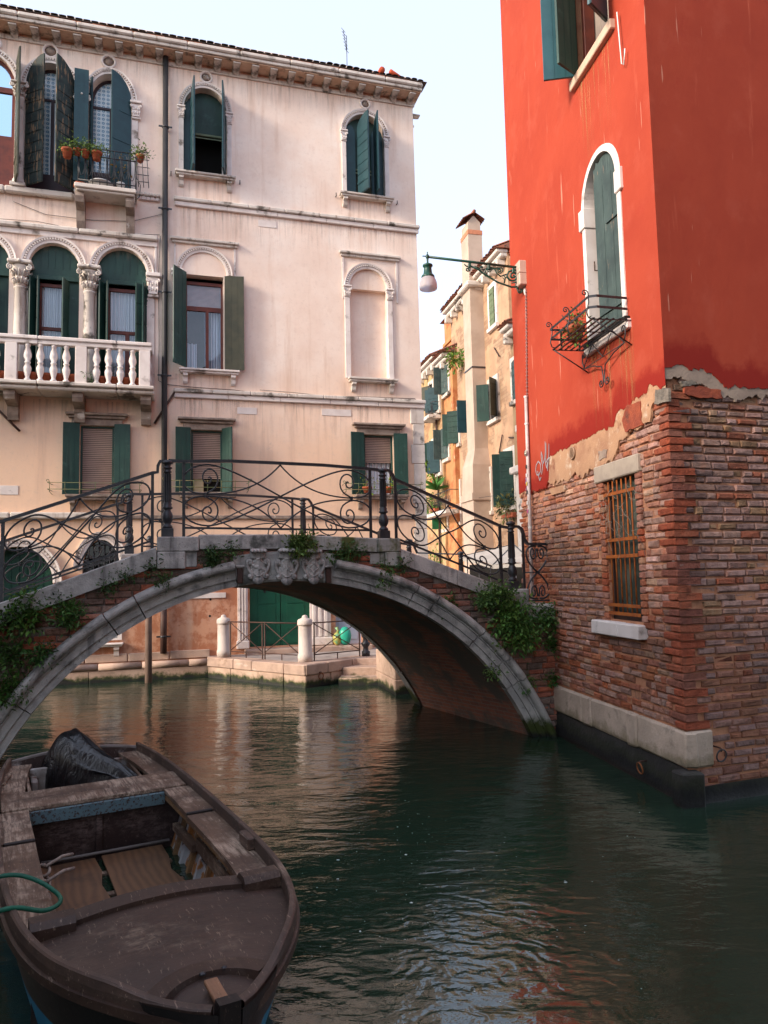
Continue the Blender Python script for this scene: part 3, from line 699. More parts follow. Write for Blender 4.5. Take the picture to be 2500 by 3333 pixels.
# ---- lower windows with blinds
for w, nm in ((L1, 0), (L2, 1), (L3, 2)):
    q = winroot('rectangular_window'); l, r_, zb_, zt_ = w['l'], w['r'], w['zb'], w['zt']
    o = MB(); o.box(l-.33, r_+.33, -.2, -.002, zt_+.24, zt_+.30, bev=.012); o.box(l-.27, r_+.27, -.13, -.002, zt_+.17, zt_+.238, bev=.015); o.box(l-.2, r_+.2, -.06, -.002, zt_+.0, zt_+.168, bev=.008); o.build('lintel', STONED, q)
    zbl = zb_ if nm == 0 else (Z(670, 1557) if nm == 1 else Z(1215, 1505))
    o = MB(); z_ = zbl
    while z_ < zt_-.03: o.box(l+.03, r_-.03, .08, .085, z_, z_+.035, M=None); z_ += .047
    o.build('venetian_blind', mat('taupe_blind', (.36, .25, .20, 1), (.30, .2, .16, 1), 2, .55, 30, 0), q)
    o = MB(); o.box(l, l+.05, .04, .1, zb_, zt_, bev=.004); o.box(r_-.05, r_, .04, .1, zb_, zt_, bev=.004); o.box(l+.05, r_-.05, .04, .1, zt_-.05, zt_, bev=.004); o.build('window_frame', SHUT, q)
    if nm == 2: o = MB(); wavy(o, l+.05, r_-.05, zb_, zbl, .2, .03, 6); o.build('curtain', LACE, q)
    if nm == 1:
        o = MB(); o.box(l+.06, l+.32, .12, .2, zb_+.02, zb_+.5, bev=.04)
        for k in range(6): o.box(l+.09+k*.035, l+.10+k*.035, .112, .119, zb_+.08, zb_+.42)
        o.build('radiator', mat('cream_metal', (.6, .5, .3, 1)), q)
    o = MB(); o.box(l, r_, .3, .33, zb_, zt_); o.build('dark_backing', DARK, q)
    hs_ = zt_-zb_+.04
    shutter(q, .40, hs_, T(l-.0, -.05, zb_+.01, R(180 if nm != 2 else 178)), SHUT, 0, True, .26) if False else shutter(q, .38, hs_, T(l-.01, -.05, zb_+.01, R(-172)), SHUT, 0, False, .26)
    shutter(q, .38, hs_, T(r_+.01, -.05, zb_+.01, R((172, 125, 170)[nm])), SHUT, 0, True, .26)
    sill(q, l-.3, r_+.35, zb_-.0, STONED, .3, .13)
    if nm != 1:
        pass
    o = MB(); yr = -.42; x0, x1 = l-.62, r_+.62
    for zz in (zb_+.10, zb_+.26): o.tube([(x0, 0, zz), (x0-.05, yr, zz), (x1+.05, yr, zz), (x1, 0, zz)], .009, 5)
    for k in range(7): xx = x0+(x1-x0)*k/6; o.tube([(xx, 0, zb_+.02), (xx, yr, zb_+.04), (xx, yr-.01, zb_+.28)], .008, 5)
    for xx in (x0-.05, x1+.05): o.tube([(xx+(a-0), yr, b_) for a, b_ in spiral(0, zb_+.30, .05, .01, -90, 1.1, 12)], .008, 5)
    o.build('flower_rail', mat('green_iron', (.10, .13, .06, 1), (.16, .12, .05, 1), 5, .6), q)
# ---- ground floor
def ring_arch(w, name):
    q = winroot(name); archivolt(w, q, .2); return q
q = ring_arch(GD, 'water_gate'); o = MB(); lp = archloop(max(GD['l'], ULEFT-3.7), GD['r'], -.3, GD['zs'], GD['rise']); o.sheet(lp, .2)
for k in range(9): xx = GD['l']+GD['w']*(k+.5)/9; o.box(xx-.01, xx+.01, .185, .197, .3, GD['zs']+GD['rise']*math.sqrt(max(0, 1-((xx-GD['c'])/(GD['w']/2))**2))-.05)
o.build('gate_boards', mat('dark_green_boards', (.006, .055, .035, 1), (.004, .035, .025, 1), 3, .6), q)
q = ring_arch(GW, 'grated_window'); o = MB()
for k in range(1, 7): xx = GW['l']+GW['w']*k/7; o.tube([(xx, .1, GW['zb']), (xx, .1, GW['zs']+GW['rise']*math.sqrt(1-((xx-GW['c'])/(GW['w']/2))**2))], .014, 6)
for k in range(5): zz = GW['zb']+.3+k*.33; o.tube([(GW['l'], .1, zz), (GW['r'], .1, zz)], .012, 5)
o.build('grating', IRON, q); o = MB(); o.sheet(archloop(GW['l'], GW['r'], GW['zb'], GW['zs'], GW['rise']), .2); o.build('window_pane', glass('dull_glass', (.25, .27, .28, 1)), q)
q = winroot('small_window'); l, r_ = G1['l'], G1['r']; o = MB(); o.prism(rect(l-.1, r_+.1, G1['zb']-.04, G1['zt']+.3), -.04, -.002, holes=[rect(l, r_, G1['zb'], G1['zt']+.2)]); o.build('window_frame', STONEW, q)
o = MB(); o.sheet(rect(l, r_, G1['zb'], G1['zt']+.2), -.001); o.build('window_pane', mat('grey_glass', (.3, .32, .34, 1), None, 2, .2), q); sill(q, l-.8, r_+.14, G1['zb']-.1, STONEW, .2, .09)
o = MB(); o.box(U(610, 1940), U(735, 1940), -.03, -.001, Z(680, 1947), Z(680, 1930), bev=.005); o.build('stone_inset', STONEW, pal)
o = MB(); o.box(U(756, 1903), U(768, 1903), -.05, -.001, Z(760, 1910), Z(760, 1896), bev=.005); o.build('house_number_plate', WHITEP, pal)
for (a, b_) in ((685, 1951), (683, 2005)):
    o = MB(); o.lathe([(.03, 0), (.03, .002), (0, .002)], 10, Matrix.Translation((U(a, b_), -.001, Z(a, b_))) @ Matrix.Rotation(R(90), 4, 'X')); o.build('wall_hole', DARK, pal)
# green double door
q = winroot('double_door', 'green wooden double door in a stone frame'); l, r_, zb_, zt_ = DD['l'], DD['r'], DD['zb'], DD['zt']; c_ = (l+r_)/2
for s_, (x0, x1) in enumerate(((l, c_-.01), (c_+.01, r_))):
    o = MB(); o.box(x0, x1, .16, .21, zb_, zt_, bev=.004); wv = x1-x0
    for (a, b2) in ((.05, .38), (.42, 1.05), (1.09, 1.6), (1.65, 2.05)): o.box(x0+.22 if s_ == 0 else x0+.15, x1-.13 if s_ == 0 else x1-.2, .148, .159, zb_+a, min(zb_+b2, zt_-.02), bev=.006)
    o.build('door_leaf', GREEND, q)
    o = MB(); xx = (x0+x1)/2; o.tube([(xx, .12, zb_+1.42), (xx, .09, zb_+1.5), (xx, .09, zb_+1.62), (xx, .12, zb_+1.7)], .018, 6); o.box(xx-.03, xx+.03, .13, .147, zb_+1.38, zb_+1.74, bev=.01); o.build('door_handle', IRON, q)
def mould_frame(x0, x1, z0, z1, m, parent, name='door_frame'):
    o = MB(); o.box(x0, x1, -.05, -.002, z0, z1, bev=.008); w_ = x1-x0
    for k in range(3): o.box(x0+w_*(.12+.28*k), x0+w_*(.27+.28*k), -.085, -.051, z0+.22, z1, bev=.012)
    o.box(x0-.03, x1+.03, -.1, -.001, z0, z0+.2, bev=.015)
    return o.build(name, m, parent)
mould_frame(U(773, 2000), U(806, 2000), zb_-.02, zt_+.0, STONEW, q); mould_frame(U(1008, 2000), U(1076, 2000), zb_-.02, zt_, STONEW, q)
q = winroot('pale_blue_door'); l, r_, zb_ = DB['l'], DB['r'], DB['zb']
o = MB(); o.box(l, r_, .12, .17, zb_, DB['zt'], bev=.004); o.box(l+.1, r_-.1, .108, .119, zb_+.12, zb_+.8, bev=.01); o.build('door_leaf', mat('pale_blue_paint', (.42, .48, .60, 1), (.36, .42, .54, 1), 2, .5), q)
o = MB(); o.box(l+.35, r_-.1, .10, .118, zb_+.9, DB['zt']-.2); o.build('door_glass', DARK, q)
# ---- downpipe
o = MB(); zp = Z(532, 170); o.tube([(0, -.11, -.0+.75), (0, -.11, zp)], .072, 16)
o.lathe([(.075, 0), (.13, .12), (.14, .2), (.1, .22)], 16, Matrix.Translation((0, -.11, zp)))
dp = o.build('downpipe', PIPE, pal)
o = MB(); o.tube([(0, -.11, .62), (0, -.11, 1.9)], .082, 12); o.build('rusty_pipe_foot', RUSTD, dp)
for zz in (Z(532, 425), Z(532, 690), Z(532, 960), Z(532, 1230), Z(532, 2075)):
    o = MB(); o.lathe([(.075, 0), (.09, .01), (.09, .05), (.075, .06)], 16, Matrix.Translation((0, -.11, zz))); o.box(-.17, .17, -.15, -.13, zz+.01, zz+.05); o.build('pipe_clamp', IRON, dp)
# wall irons and cables
for (a, b_, c_, d_) in ((567, 1280, 503, 1380), (-20, 1320, 66, 1405)):
    o = MB(); o.tube([(U(a, b_), -.06, Z(a, b_)), (U(c_, d_), -.06, Z(c_, d_))], .028, 6); o.tube([(U(a, b_), 0, Z(a, b_)), (U(a, b_), -.08, Z(a, b_))], .02, 6); o.build('wall_anchor', RUSTD, pal)
def cable(pts, r=.009, name='cable', m=None):
    o = MB(); P = [(U(*p), -.03, Z(*p)) for p in pts]; Q = []
    for i in range(len(P)-1):
        for k in range(6):
            t_ = k/6; Q.append(tuple(P[i][j]+(P[i+1][j]-P[i][j])*t_ for j in range(3)))
    Q.append(P[-1]); o.tube(Q, r, 5); return o.build(name, m or mat('cable_grey', (.16, .12, .11, 1)), pal)
cable([(540, 1252), (640, 1262), (760, 1270), (860, 1282), (1000, 1286), (1200, 1296), (1352, 1300), (1360, 1320)])
cable([(845, 1270), (950, 1278), (1060, 1290), (1180, 1292), (1350, 1298)], .007)
cable([(45, 658), (150, 700), (300, 718), (430, 722), (530, 698)], .007); cable([(0, 714), (120, 722), (260, 750), (400, 762), (520, 766)], .007)
cable([(522, 770), (516, 900), (518, 1100), (516, 1240), (540, 1252)], .007)
cable([(422, 98), (424, 140), (425, 188)], .012, m=WHITEP); cable([(781, 165), (781, 250)], .012, m=WHITEP)
# ---- stone balcony of the piano nobile
YB = -.75; zt_, zr0, zs_, zs0 = Z(480, 1118, YB), Z(480, 1143, YB), Z(480, 1259, YB), Z(480, 1284, YB)
xe = U(485, 1200, YB); q = winroot('stone_balcony', 'white stone balcony with turned balusters')
o = MB(); x = ULEFT-4
while x < xe+.12: e = min(x+1.75, xe+.13); o.box(x+.004, e-.004, YB-.13, -.001, zs0+.1, zs_, bev=.02); o.box(x+.004, e-.004, YB-.05, -.001, zs0, zs0+.098, bev=.03); x = e
o.build('balcony_slab', STONE, q)
o = MB(); x = ULEFT-4
while x < xe+.06: e = min(x+1.75, xe+.07); o.box(x+.003, e-.003, YB-.09, YB+.15, zt_-.09, zt_, bev=.018); o.box(x+.003, e-.003, YB-.05, YB+.11, zr0, zt_-.092, bev=.012); x = e
o.box(xe-.15, xe+.07, YB+.152, -.001, zt_-.09, zt_, bev=.018); o.box(xe-.11, xe+.03, YB+.112, -.001, zr0, zt_-.092, bev=.012)
o.build('handrail', STONEW, q)
def baluster():
    o = MB(); h = zr0-zs_; o.lathe([(.075, 0), (.075, .05), (.05, .07), (.045, .1), (.085, h*.28), (.09, h*.36), (.05, h*.47), (.07, h*.49), (.07, h*.52), (.05, h*.54), (.092, h*.66), (.088, h*.73), (.045, h*.92), (.06, h*.94), (.07, h)], 14)
    return o
bl0 = baluster().build('baluster', STONEW, q); pxs = []
for a in (89, 131, 174.5, 215.5, 314, 353, 391.6, 431.6): pxs.append(U(a, 1200, YB+.02))
d_ = pxs[0]-pxs[4]
pxs += [p+d_ for p in pxs[:4]]
for i, xx in enumerate(pxs):
    o = bl0 if i == 0 else bl0.copy()
    if i: COL.objects.link(o); o.parent = q
    o.location = (xx, YB+.03, zs_)
for yy in (-.5, -.25):
    o = bl0.copy(); COL.objects.link(o); o.parent = q; o.location = (xe-.04, yy, zs_)
for a in (36, 264, 471):
    xx = U(a, 1200, YB); o = MB(); o.box(xx-.13, xx+.13, YB-.06, YB+.12, zs_, zr0, bev=.01); o.build('pier', STONEW, q)
for a in (35, 255, 475):
    xx = U(a, 1310, YB+.3); o = MB(); o.prism([(YB+.1, zs0-.003), (0, zs0-.003), (0, zs0-.62), (-.14, zs0-.62), (-.2, zs0-.5), (-.2, zs0-.3), (YB+.12, zs0-.22), (YB+.06, zs0-.12)], xx-.12, xx+.12, M=Matrix(((0, 1, 0, 0), (1, 0, 0, 0), (0, 0, 1, 0), (0, 0, 0, 1))))
    o.build('balcony_bracket', STONED if a != 255 else STONED, q)
# ---- small iron balcony of the top floor
YI = -.6; q = winroot('iron_balcony', 'small stone slab balcony with a dark iron rail'); xa, xb = U(242, 615, YI), U(444, 615, YI); zt_, zb_ = Z(340, 606, YI), Z(340, 627, YI)
o = MB(); o.box(xa, xb, YI-.05, -.001, zb_+.06, zt_, bev=.015); o.box(xa+.04, xb-.04, YI, -.001, zb_+.0, zb_+.058, bev=.02); o.build('balcony_slab', STONE, q)
for a in (262, 424):
    xx = U(a, 660, -.3); o = MB(); o.prism([(YI+.08, zb_-.003), (0, zb_-.003), (0, zb_-.75), (-.12, zb_-.78), (-.2, zb_-.6), (-.24, zb_-.35), (YI+.1, zb_-.25), (YI+.05, zb_-.12)], xx-.1, xx+.1, M=Matrix(((0, 1, 0, 0), (1, 0, 0, 0), (0, 0, 1, 0), (0, 0, 0, 1))))
    o.build('balcony_bracket', STONED, q)
o = MB(); zr = Z(340, 488, YI); zr2 = zr-.2; a_, b_ = xa+.08, xb-.02
for zz in (zr, zr2, zt_+.1): o.tube([(a_, 0, zz), (a_, YI, zz), (b_, YI, zz), (b_, 0, zz)], .016, 5)
for k in range(9):
    xx = a_+(b_-a_)*k/8; o.tube([(xx, YI, zt_), (xx, YI, zr)], .011, 5)
    if k < 8: c_ = xx+(b_-a_)/16; w_ = (b_-a_)/20; o.tube([(c_+w_*math.cos(t_), YI, zt_+.55+.33*math.sin(t_)) for t_ in [2*math.pi*i/16 for i in range(16)]], .009, 5, close=True)
for xx in (a_, b_):
    for yy in (-.2, -.4): o.tube([(xx, yy, zt_), (xx, yy, zr)], .011, 5)
o.tube([(b_+.0, -.1, zt_+.6), (b_+.1, -.1, zt_+.4), (b_+.08, -.1, zt_+.1), (b_, -.1, zt_)], .01, 5)
o.build('iron_rail', IRON, q)
o = MB(); xk = U(462, 500, YI)
for dx_ in (-.12, 0, .12): o.tube([(xk+dx_, YI, zr+.05), (xk+dx_, YI-.12, zr-.1), (xk+dx_+.04, YI-.16, zr-.75), (xk+dx_+.05, YI, zr-.85)], .01, 5)
for zz in (0, -.2, -.4, -.6, -.78): o.tube([(xk-.14-.0*zz, YI-.14, zr+zz), (xk+.18, YI-.14, zr+zz)], .01, 5)
o.build('pot_rack', IRON, q)
# antenna
ant = thing('television_antenna', 'thin television antenna standing on the palazzo roof edge', 'antenna', PF.M @ Matrix.Translation((U(1130, 232, .5), .5, Z(1130, 232, .5)-.1)) @ Matrix.Diagonal((.78, .78, .78, 1)))
o = MB(); o.tube([(0, 0, 0), (0, 0, 1.55)], .014, 5); o.build('mast', IRON, ant)
o = MB(); o.tube([(0, 0, .9), (-.12, 0, 1.75)], .012, 5)
for k in range(7): t_ = k/6; o.tube([(-.12*t_-.10, -.1, .95+.8*t_), (-.12*t_+.1, .1, .95+.8*t_)], .008, 4)
o.tube([(-.5, 0, .35), (.3, .1, .42)], .005, 4); o.build('aerial', IRON, ant)
# ---- pots
def pot(px, py, y, r, h, label, plant=None, group=None, frame=PF, seed=0, zbase=None, m=TERRA, n=90, tone=(1, 1, 1), sz=.03):
    u, z = frame.uz(px, py, y); z = zbase if zbase is not None else z
    t_ = thing('flower_pot', label, 'flower pot', frame.M @ Matrix.Translation((u, y, z)), group)
    o = MB(); o.lathe([(r*.68, 0), (r*.9, h*.74), (r*1.04, h*.76), (r*1.06, h), (r*.92, h), (r*.88, h*.86), (0.001, h*.86)], 18); o.build('pot', m, t_)
    if plant:
        o = MB(); foliage(o, [((0, 0, h+plant[1]*.5), (plant[0], plant[0]*.8, plant[1]))], n, sz, seed+11, tone); o.build('foliage', LEAF, t_)
        s_ = MB()
        for k in range(5): s_.tube([(0, 0, h*.8), (random.uniform(-1, 1)*plant[0]*.6, random.uniform(-1, 1)*plant[0]*.5, h+plant[1]*.7)], .006, 4)
        s_.build('stem', STEM, t_)
    return t_
G = 'terracotta pots behind the stone balusters'
order = ['leftmost', 'second from left', 'middle', 'second from right', 'rightmost']
for i, a in enumerate((68, 109, 152, 194, 236)): pot(a, 1245, YB+.24, .13, .25, 'empty terracotta pot on the stone balcony, %s of five in the left bay' % order[i], None, G, zbase=zs_+0 if False else Z(480, 1259, -.75)+.003)
zf = Z(480, 1259, -.75)+.003
for a, nm_, pl in ((331, 'leftmost of the four pots in the right bay of the stone balcony', None), (372, 'second pot in the right bay of the stone balcony, with dry twigs', (.12, .2)), (412, 'third pot in the right bay of the stone balcony', None), (448, 'small pot beside the right end pier of the stone balcony', None)):
    pot(a, 1245, YB+.24, .125, .24, 'terracotta pot, '+nm_, pl, G, zbase=zf, n=50, tone=(1.6, .8, .6), sz=.03)
pot(6, 1240, YB+.24, .14, .24, 'terracotta pot cut by the left edge, behind the stone balusters', None, G, zbase=zf)
t_ = thing('balcony_weed', 'small green weed growing beside the middle pier of the stone balcony', 'plant', PF.M @ Matrix.Translation((U(292, 1250, YB), YB, zf)))
o = MB(); foliage(o, [((0, 0, .12), (.13, .08, .17))], 120, .03, 5); o.build('foliage', LEAF, t_)
zr_ = zr-.12
for i, (a, l_, dz) in enumerate(((219, 'terracotta pot of green succulents hung outside the left end of the iron balcony', -.25), (252, 'small terracotta pot on the iron balcony rail, left of the row', -.15), (278, 'terracotta pot in a white holder on the iron balcony rail', -.18), (315, 'largest bushy succulent pot on the iron balcony rail', -.22), (457, 'terracotta pot in the wire rack at the right end of the iron balcony', -.12))):
    pot(a, 500, YI-.08, (.13, .09, .10, .125, .10)[i], (.21, .15, .16, .2, .17)[i], l_, (.20, .08), 'succulent pots on the iron balcony', seed=i, zbase=zr_+dz, n=300, tone=(1.3, 1.2, .9), sz=.034)
pot(393, 600, YI+.2, .10, .22, 'glass jar of dead stalks on the iron balcony floor', (.16, .55), seed=9, zbase=zt_+.002, n=40, tone=(3.2, 1.3, .8), sz=.05, m=WHITEP)
t_ = thing('basin', 'round white basin lying on the iron balcony floor', 'basin', PF.M @ Matrix.Translation((U(329, 600, YI+.25), YI+.25, zt_+.002)))
o = MB(); o.lathe([(.2, 0), (.27, .15), (.29, .15), (.29, .17), (.26, .17), (.19, .03), (0, .03)], 22); o.build('bowl', WHITEP, t_)
t_ = thing('upturned_pot', 'terracotta saucer with a cream ball beside it at the left of the iron balcony', 'pot', PF.M @ Matrix.Translation((U(262, 600, YI+.2), YI+.2, zt_+.002)))
o = MB(); o.lathe([(.17, 0), (.14, .09), (.03, .11), (0, .11)], 18); o.build('saucer', TERRA, t_)
for i, (a, b__) in enumerate(((1196, 'left'), (1262, 'right'))):
    pot(a, 1604, -.3, .13, .16, 'yellow flowering pot on the rail of the lowest right window, %s one' % b__, (.16, .16), 'yellow flower pots on the window rail', seed=20+i, zbase=L3['zb']+.03, n=110, tone=(2.4, 2.0, .5), sz=.035)
SOOT = streakmat('soot_runs', (.30, .20, .14, 1), (.42, .27, .19, 1), .32, .46, .66, 9); o = MB()
for w_, e in ((T3, .3), (T4, .3), (M3, .4), (M4, .25), (L1, .3), (L2, .3), (L3, .3)): streak_sheet(o, w_['l']-e, w_['r']+e, w_['zb']-.12, 1.1, -.0025)
streak_sheet(o, ULEFT-2, URIGHT-.05, ZF-.03, .8, -.0032, 60); streak_sheet(o, .3, URIGHT, zs1-.05, 1.0, -.0032, 40); streak_sheet(o, .3, URIGHT-.4, zs2-.05, 1.2, -.0032, 40); streak_sheet(o, ULEFT-2, -.3, Z(240, 762)-.15, .45, -.0028, 20); streak_sheet(o, ULEFT-2, U(240, 640), zb0-.17, .7, -.0028, 20)
streak_sheet(o, ULEFT-2, xe+.1, zs0-.05, .9, -.0036, 20)
o.build('rain_streaks', SOOT, pal)
# a neighbour's cornice seen past the corner
nb = thing('neighbour_house', 'house in sunlit orange behind the palazzo, only its bracketed eaves showing past the corner', 'building', PF.M)
o = MB(); o.box(URIGHT-4, URIGHT+.10, 3.05, 4.2, 0, Z(1362, 500, 3)); o.build('wall', mat('sunlit_tone_plaster', (.62, .42, .26, 1), (.5, .32, .2, 1)), nb)  # warm sunlight on this wall is put into its plaster colour
o = MB(); zz = Z(1362, 500, 3); o.box(URIGHT-4, URIGHT+.12, 3.01, 4.3, zz+.01, zz+.16, bev=.03); o.box(URIGHT-4, URIGHT+.3, 3.02, 4.2, zz-.5, zz-.002, bev=.03)
o.build('cornice', STONE, nb)
# ================================================================== BRIDGE
ft = onz(1731, 2398); _b = Frame(ft, R(18)); _cu = _b.u(934, 1891)
BF = Frame(_b.w(_cu, 0, 0), R(18)); bp = lambda px, py, y=0: BF.uz(px, py, y)
bridge = thing('footbridge', 'old stone and brick arched footbridge with wrought iron railings crossing the canal', 'bridge', BF.M)
RAD, ZCN = 3.93, -1.57
BV = Vector((-.53, 3.38)); ZB = -.1
UL, UW = -6.6, BF.loc(onz(1815, 2335))[0]
def arc(u, o=0): r = RAD+o; return ZCN+math.sqrt(max(0, r*r-u*u))
def topline(u):
    pts = TOP
    for i in range(len(pts)-1):
        if pts[i][0] <= u <= pts[i+1][0]:
            t = (u-pts[i][0])/(pts[i+1][0]-pts[i][0]); return pts[i][1]+t*(pts[i+1][1]-pts[i][1])
    return pts[0][1] if u < pts[0][0] else pts[-1][1]
YF = -.08
a0, a1 = bp(0, 1962, YF), bp(510, 1781, YF); sl = (a1[1]-a0[1])/(a1[0]-a0[0])
c0, c1, c2 = bp(512, 1747, YF), bp(940, 1738, YF), bp(1303, 1752, YF)
r0, r1 = bp(1303, 1786, YF), bp(1663, 1920, YF); e0, e1 = bp(1668, 1918, YF), bp(1722, 1918, YF); g0, g1 = bp(1723, 1969, YF), bp(1813, 1969, YF)
TOP = [(UL, a0[1]+(UL-a0[0])*sl), a1, (c0[0]+.001, c0[1]), c1, c2, (r0[0]+.001, r0[1]), r1, (e0[0], e0[1]), e1, (g0[0]+.002, g0[1]), (UW+.4, g0[1])]
def profile_stone(name, m, pts, th, y0, y1, parent, segs=1, bev=0):
    """coping along a polyline, th = vertical thickness"""
    o = MB()
    (x0, z0), (x1, z1) = pts
    for i in range(segs):
        A = (x0+(x1-x0)*i/segs+.004, z0+(z1-z0)*i/segs+random.uniform(-.004, .004)); B_ = (x0+(x1-x0)*(i+1)/segs-.004, z0+(z1-z0)*(i+1)/segs+random.uniform(-.004, .004))
        b_ = .015
        P = [[(A[0], y, A[1]+dz), (B_[0], y, B_[1]+dz)] for y, dz in ((y0, -th), (y0-.0, -b_), (y0+b_, 0), (y1-b_, 0), (y1, -b_), (y1, -th), (y0, -th))]
        o.grid(P, False)
        for X, Zz in (A, B_): o.add([(X, y0, Zz-th), (X, y0, Zz-b_), (X, y0+b_, Zz), (X, y1-b_, Zz), (X, y1, Zz-b_), (X, y1, Zz-th)], [(0, 1, 2, 3, 4, 5)], False)
    return o.build(name, m, parent)
for yo, side in (((0, 0), 0), ((BV.x, BV.y), 1)):
    dx, dy = yo; dz = ZB*side; y0, y1 = (-.08, .34) if side == 0 else (dy-.26, dy+.08)
    if side: DM = lambda pts: [(p[0]+dx, p[1]+dz) for p in pts]
    else: DM = lambda pts: pts
    profile_stone('sloping_coping', BSTONE, DM([(UL, TOP[0][1]), (a1[0], a1[1])]), .25, y0, y1, bridge, 3)
    th = c0[1]-bp(700, 1783, YF)[1]
    ub = bp(604, 1780, YF)[0]; uc = bp(650, 1780, YF)[0]; ud = bp(1228, 1780, YF)[0]
    profile_stone('crown_coping', BSTONE, DM([(uc, c0[1]+.03), c1]), .19, y0, y1, bridge, 1)
    profile_stone('crown_coping', MSTONE, DM([(c1[0]+.003, c1[1]), (ud, c2[1]+.005)]), .19, y0, y1, bridge, 1)
    o = MB(); zl = bp(513, 1852, YF)[1]+dz; o.box(c0[0]+dx, uc-.006+dx, y0-.01, y1, c0[1]-.19+dz, c0[1]+dz, bev=.012); o.box(c0[0]+dx, ub+dx, y0-.01, y1, zl, c0[1]-.191+dz, bev=.012); o.box(ub+.004+dx, uc-.03+dx, y0+.03, y1, zl+.02, c0[1]-.194+dz, bev=.008); o.build('parapet_block', BSTONE, bridge)
    o = MB(); zl = bp(1290, 1842, YF)[1]+dz; o.box(ud+.006+dx, c2[0]+dx, y0-.01, y1, c2[1]-.19+dz, c2[1]+dz, bev=.012); o.box(ud+.12+dx, c2[0]+dx, y0-.01, y1, zl, c2[1]-.191+dz, bev=.012); o.box(ud-.1+dx, ud+.114+dx, y0+.03, y1, zl+.03, c2[1]-.2+dz, bev=.008); o.build('parapet_block', MSTONE, bridge)
    profile_stone('sloping_coping', BSTONE, DM([(c2[0]+.004, r0[1]), (r1[0], r1[1])]), .22, y0, y1, bridge, 2)
    if not side:
        o = MB(); o.box(e0[0], e1[0], y0-.01, y1, e0[1]-.36, e0[1], bev=.012); o.build('end_block', BSTONE, bridge)
        o = MB(); o.box(e1[0]+.004, UW+.3, y0, y1, g0[1]-.2, g0[1], bev=.012); o.build('end_block', BSTONE, bridge)
# --- arch rings built of voussoirs
def ring(dx, dy, dz, sgn, joints, offs, name):
    root = sub(name, bridge)
    for i in range(len(joints)-1):
        t0, t1 = joints[i]+.0018, joints[i+1]-.0018; k = max(3, int((t1-t0)/.05)); f = offs[i % len(offs)]
        prof = [(0, .30), (0, -.035), (.09, -.035), (.093, -.070), (.185, -.070), (.188, -.10), (.205, -.10)]+[(.265-.06*math.cos(R(a_)), -.115-.075*math.sin(R(a_))) for a_ in (0, 25, 50, 75, 100, 130, 160, 180)]+[(.335, -.07), (.335, .1)]
        o = MB(); P = []
        for j in range(k+1):
            t = t0+(t1-t0)*j/k
            P.append([((RAD+f*.4+o_)*math.sin(t)+dx, dy+(y-f)*sgn if y < .2 else dy+y*sgn, ZCN+(RAD+f*.4+o_)*math.cos(t)+dz) for o_, y in prof])
        o.grid(P, False); n = len(prof)
        for e in (0, k): o.add([P[e][q] for q in range(n)], [tuple(range(n))], False)
        o.build('voussoir', ARCHALG if t1 > 1.0 or t0 < -1.0 else BSTONE, root)
TF = math.asin(3.62/RAD)
tj = [math.asin(u/RAD) for u in (-3.70, -3.10, -2.13, -1.80, -.66)]; tk = [math.asin(u/RAD) for u in (.60, 1.70, 1.98, 2.62, 2.98, 3.20, 3.72)]
ring(0, 0, 0, 1, tj, (.0, .012, -.004, .008), 'front_arch_ring'); ring(0, 0, 0, 1, tk, (.004, .0, .01, .0, .014, .0), 'front_arch_ring')
tb = [-1.22+2.44*i/9 for i in range(10)]
ring(BV.x, BV.y, ZB, -1, tb, (0, .005), 'back_arch_ring')
o = MB(); k = 14; t0, t1 = tj[-1], tk[0]; P = []
for j in range(k+1):
    t = t0+(t1-t0)*j/k; P.append([((RAD+o_)*math.sin(t), y, ZCN+(RAD+o_)*math.cos(t)) for o_, y in ((0, .3), (0, -.06), (.03, -.08), (.40, -.08), (.40, .1))])
o.grid(P, False); o.build('keystone_panel', BSTONE, bridge)
# --- barrel
bm_ = NT('arch_brickwork'); bt = bm_.n('ShaderNodeTexBrick'); mp = bm_.n('ShaderNodeUVMap'); bm_.l(mp.outputs[0], bt.inputs['Vector'])
bt.inputs['Scale'].default_value = 1; bt.inputs['Brick Width'].default_value = .26; bt.inputs['Row Height'].default_value = .075; bt.inputs['Mortar Size'].default_value = .008; bt.inputs['Mortar Smooth'].default_value = .3
bt.inputs['Color1'].default_value = (.40, .14, .085, 1); bt.inputs['Color2'].default_value = (.22, .10, .075, 1); bt.inputs['Mortar'].default_value = (.27, .2, .16, 1)
cc = bm_.mix(bm_.ramp(bm_.noise(1.6, 6, .6), .42, .6), bt.outputs['Color'], (.13, .11, .09, 1))
bm_.fin(cc, .9, bm_.bump(bt.outputs['Fac'], -.8, .02, bm_.bump(bm_.noise(20, 6, .6), .6, .02)))
n = 60; P = []; UVs = []
ts = [-1.2+2.4*i/n for i in range(n+1)]
for t in ts:
    P.append([(RAD*math.sin(t)+BV.x*s_, .1+(BV.y-.2)*s_, ZCN+RAD*math.cos(t)+ZB*s_-.001) for s_ in [j/16 for j in range(17)]])
o = MB(); o.grid(P, True); o.nonorm = True; ob = o.build('arch_barrel', bm_.m, bridge)
uv = ob.data.uv_layers.new(name='UVMap')
for lp in ob.data.loops:
    i, j = divmod(lp.vertex_index, 17); uv.data[lp.index].uv = (j*3.4/16, RAD*ts[i])
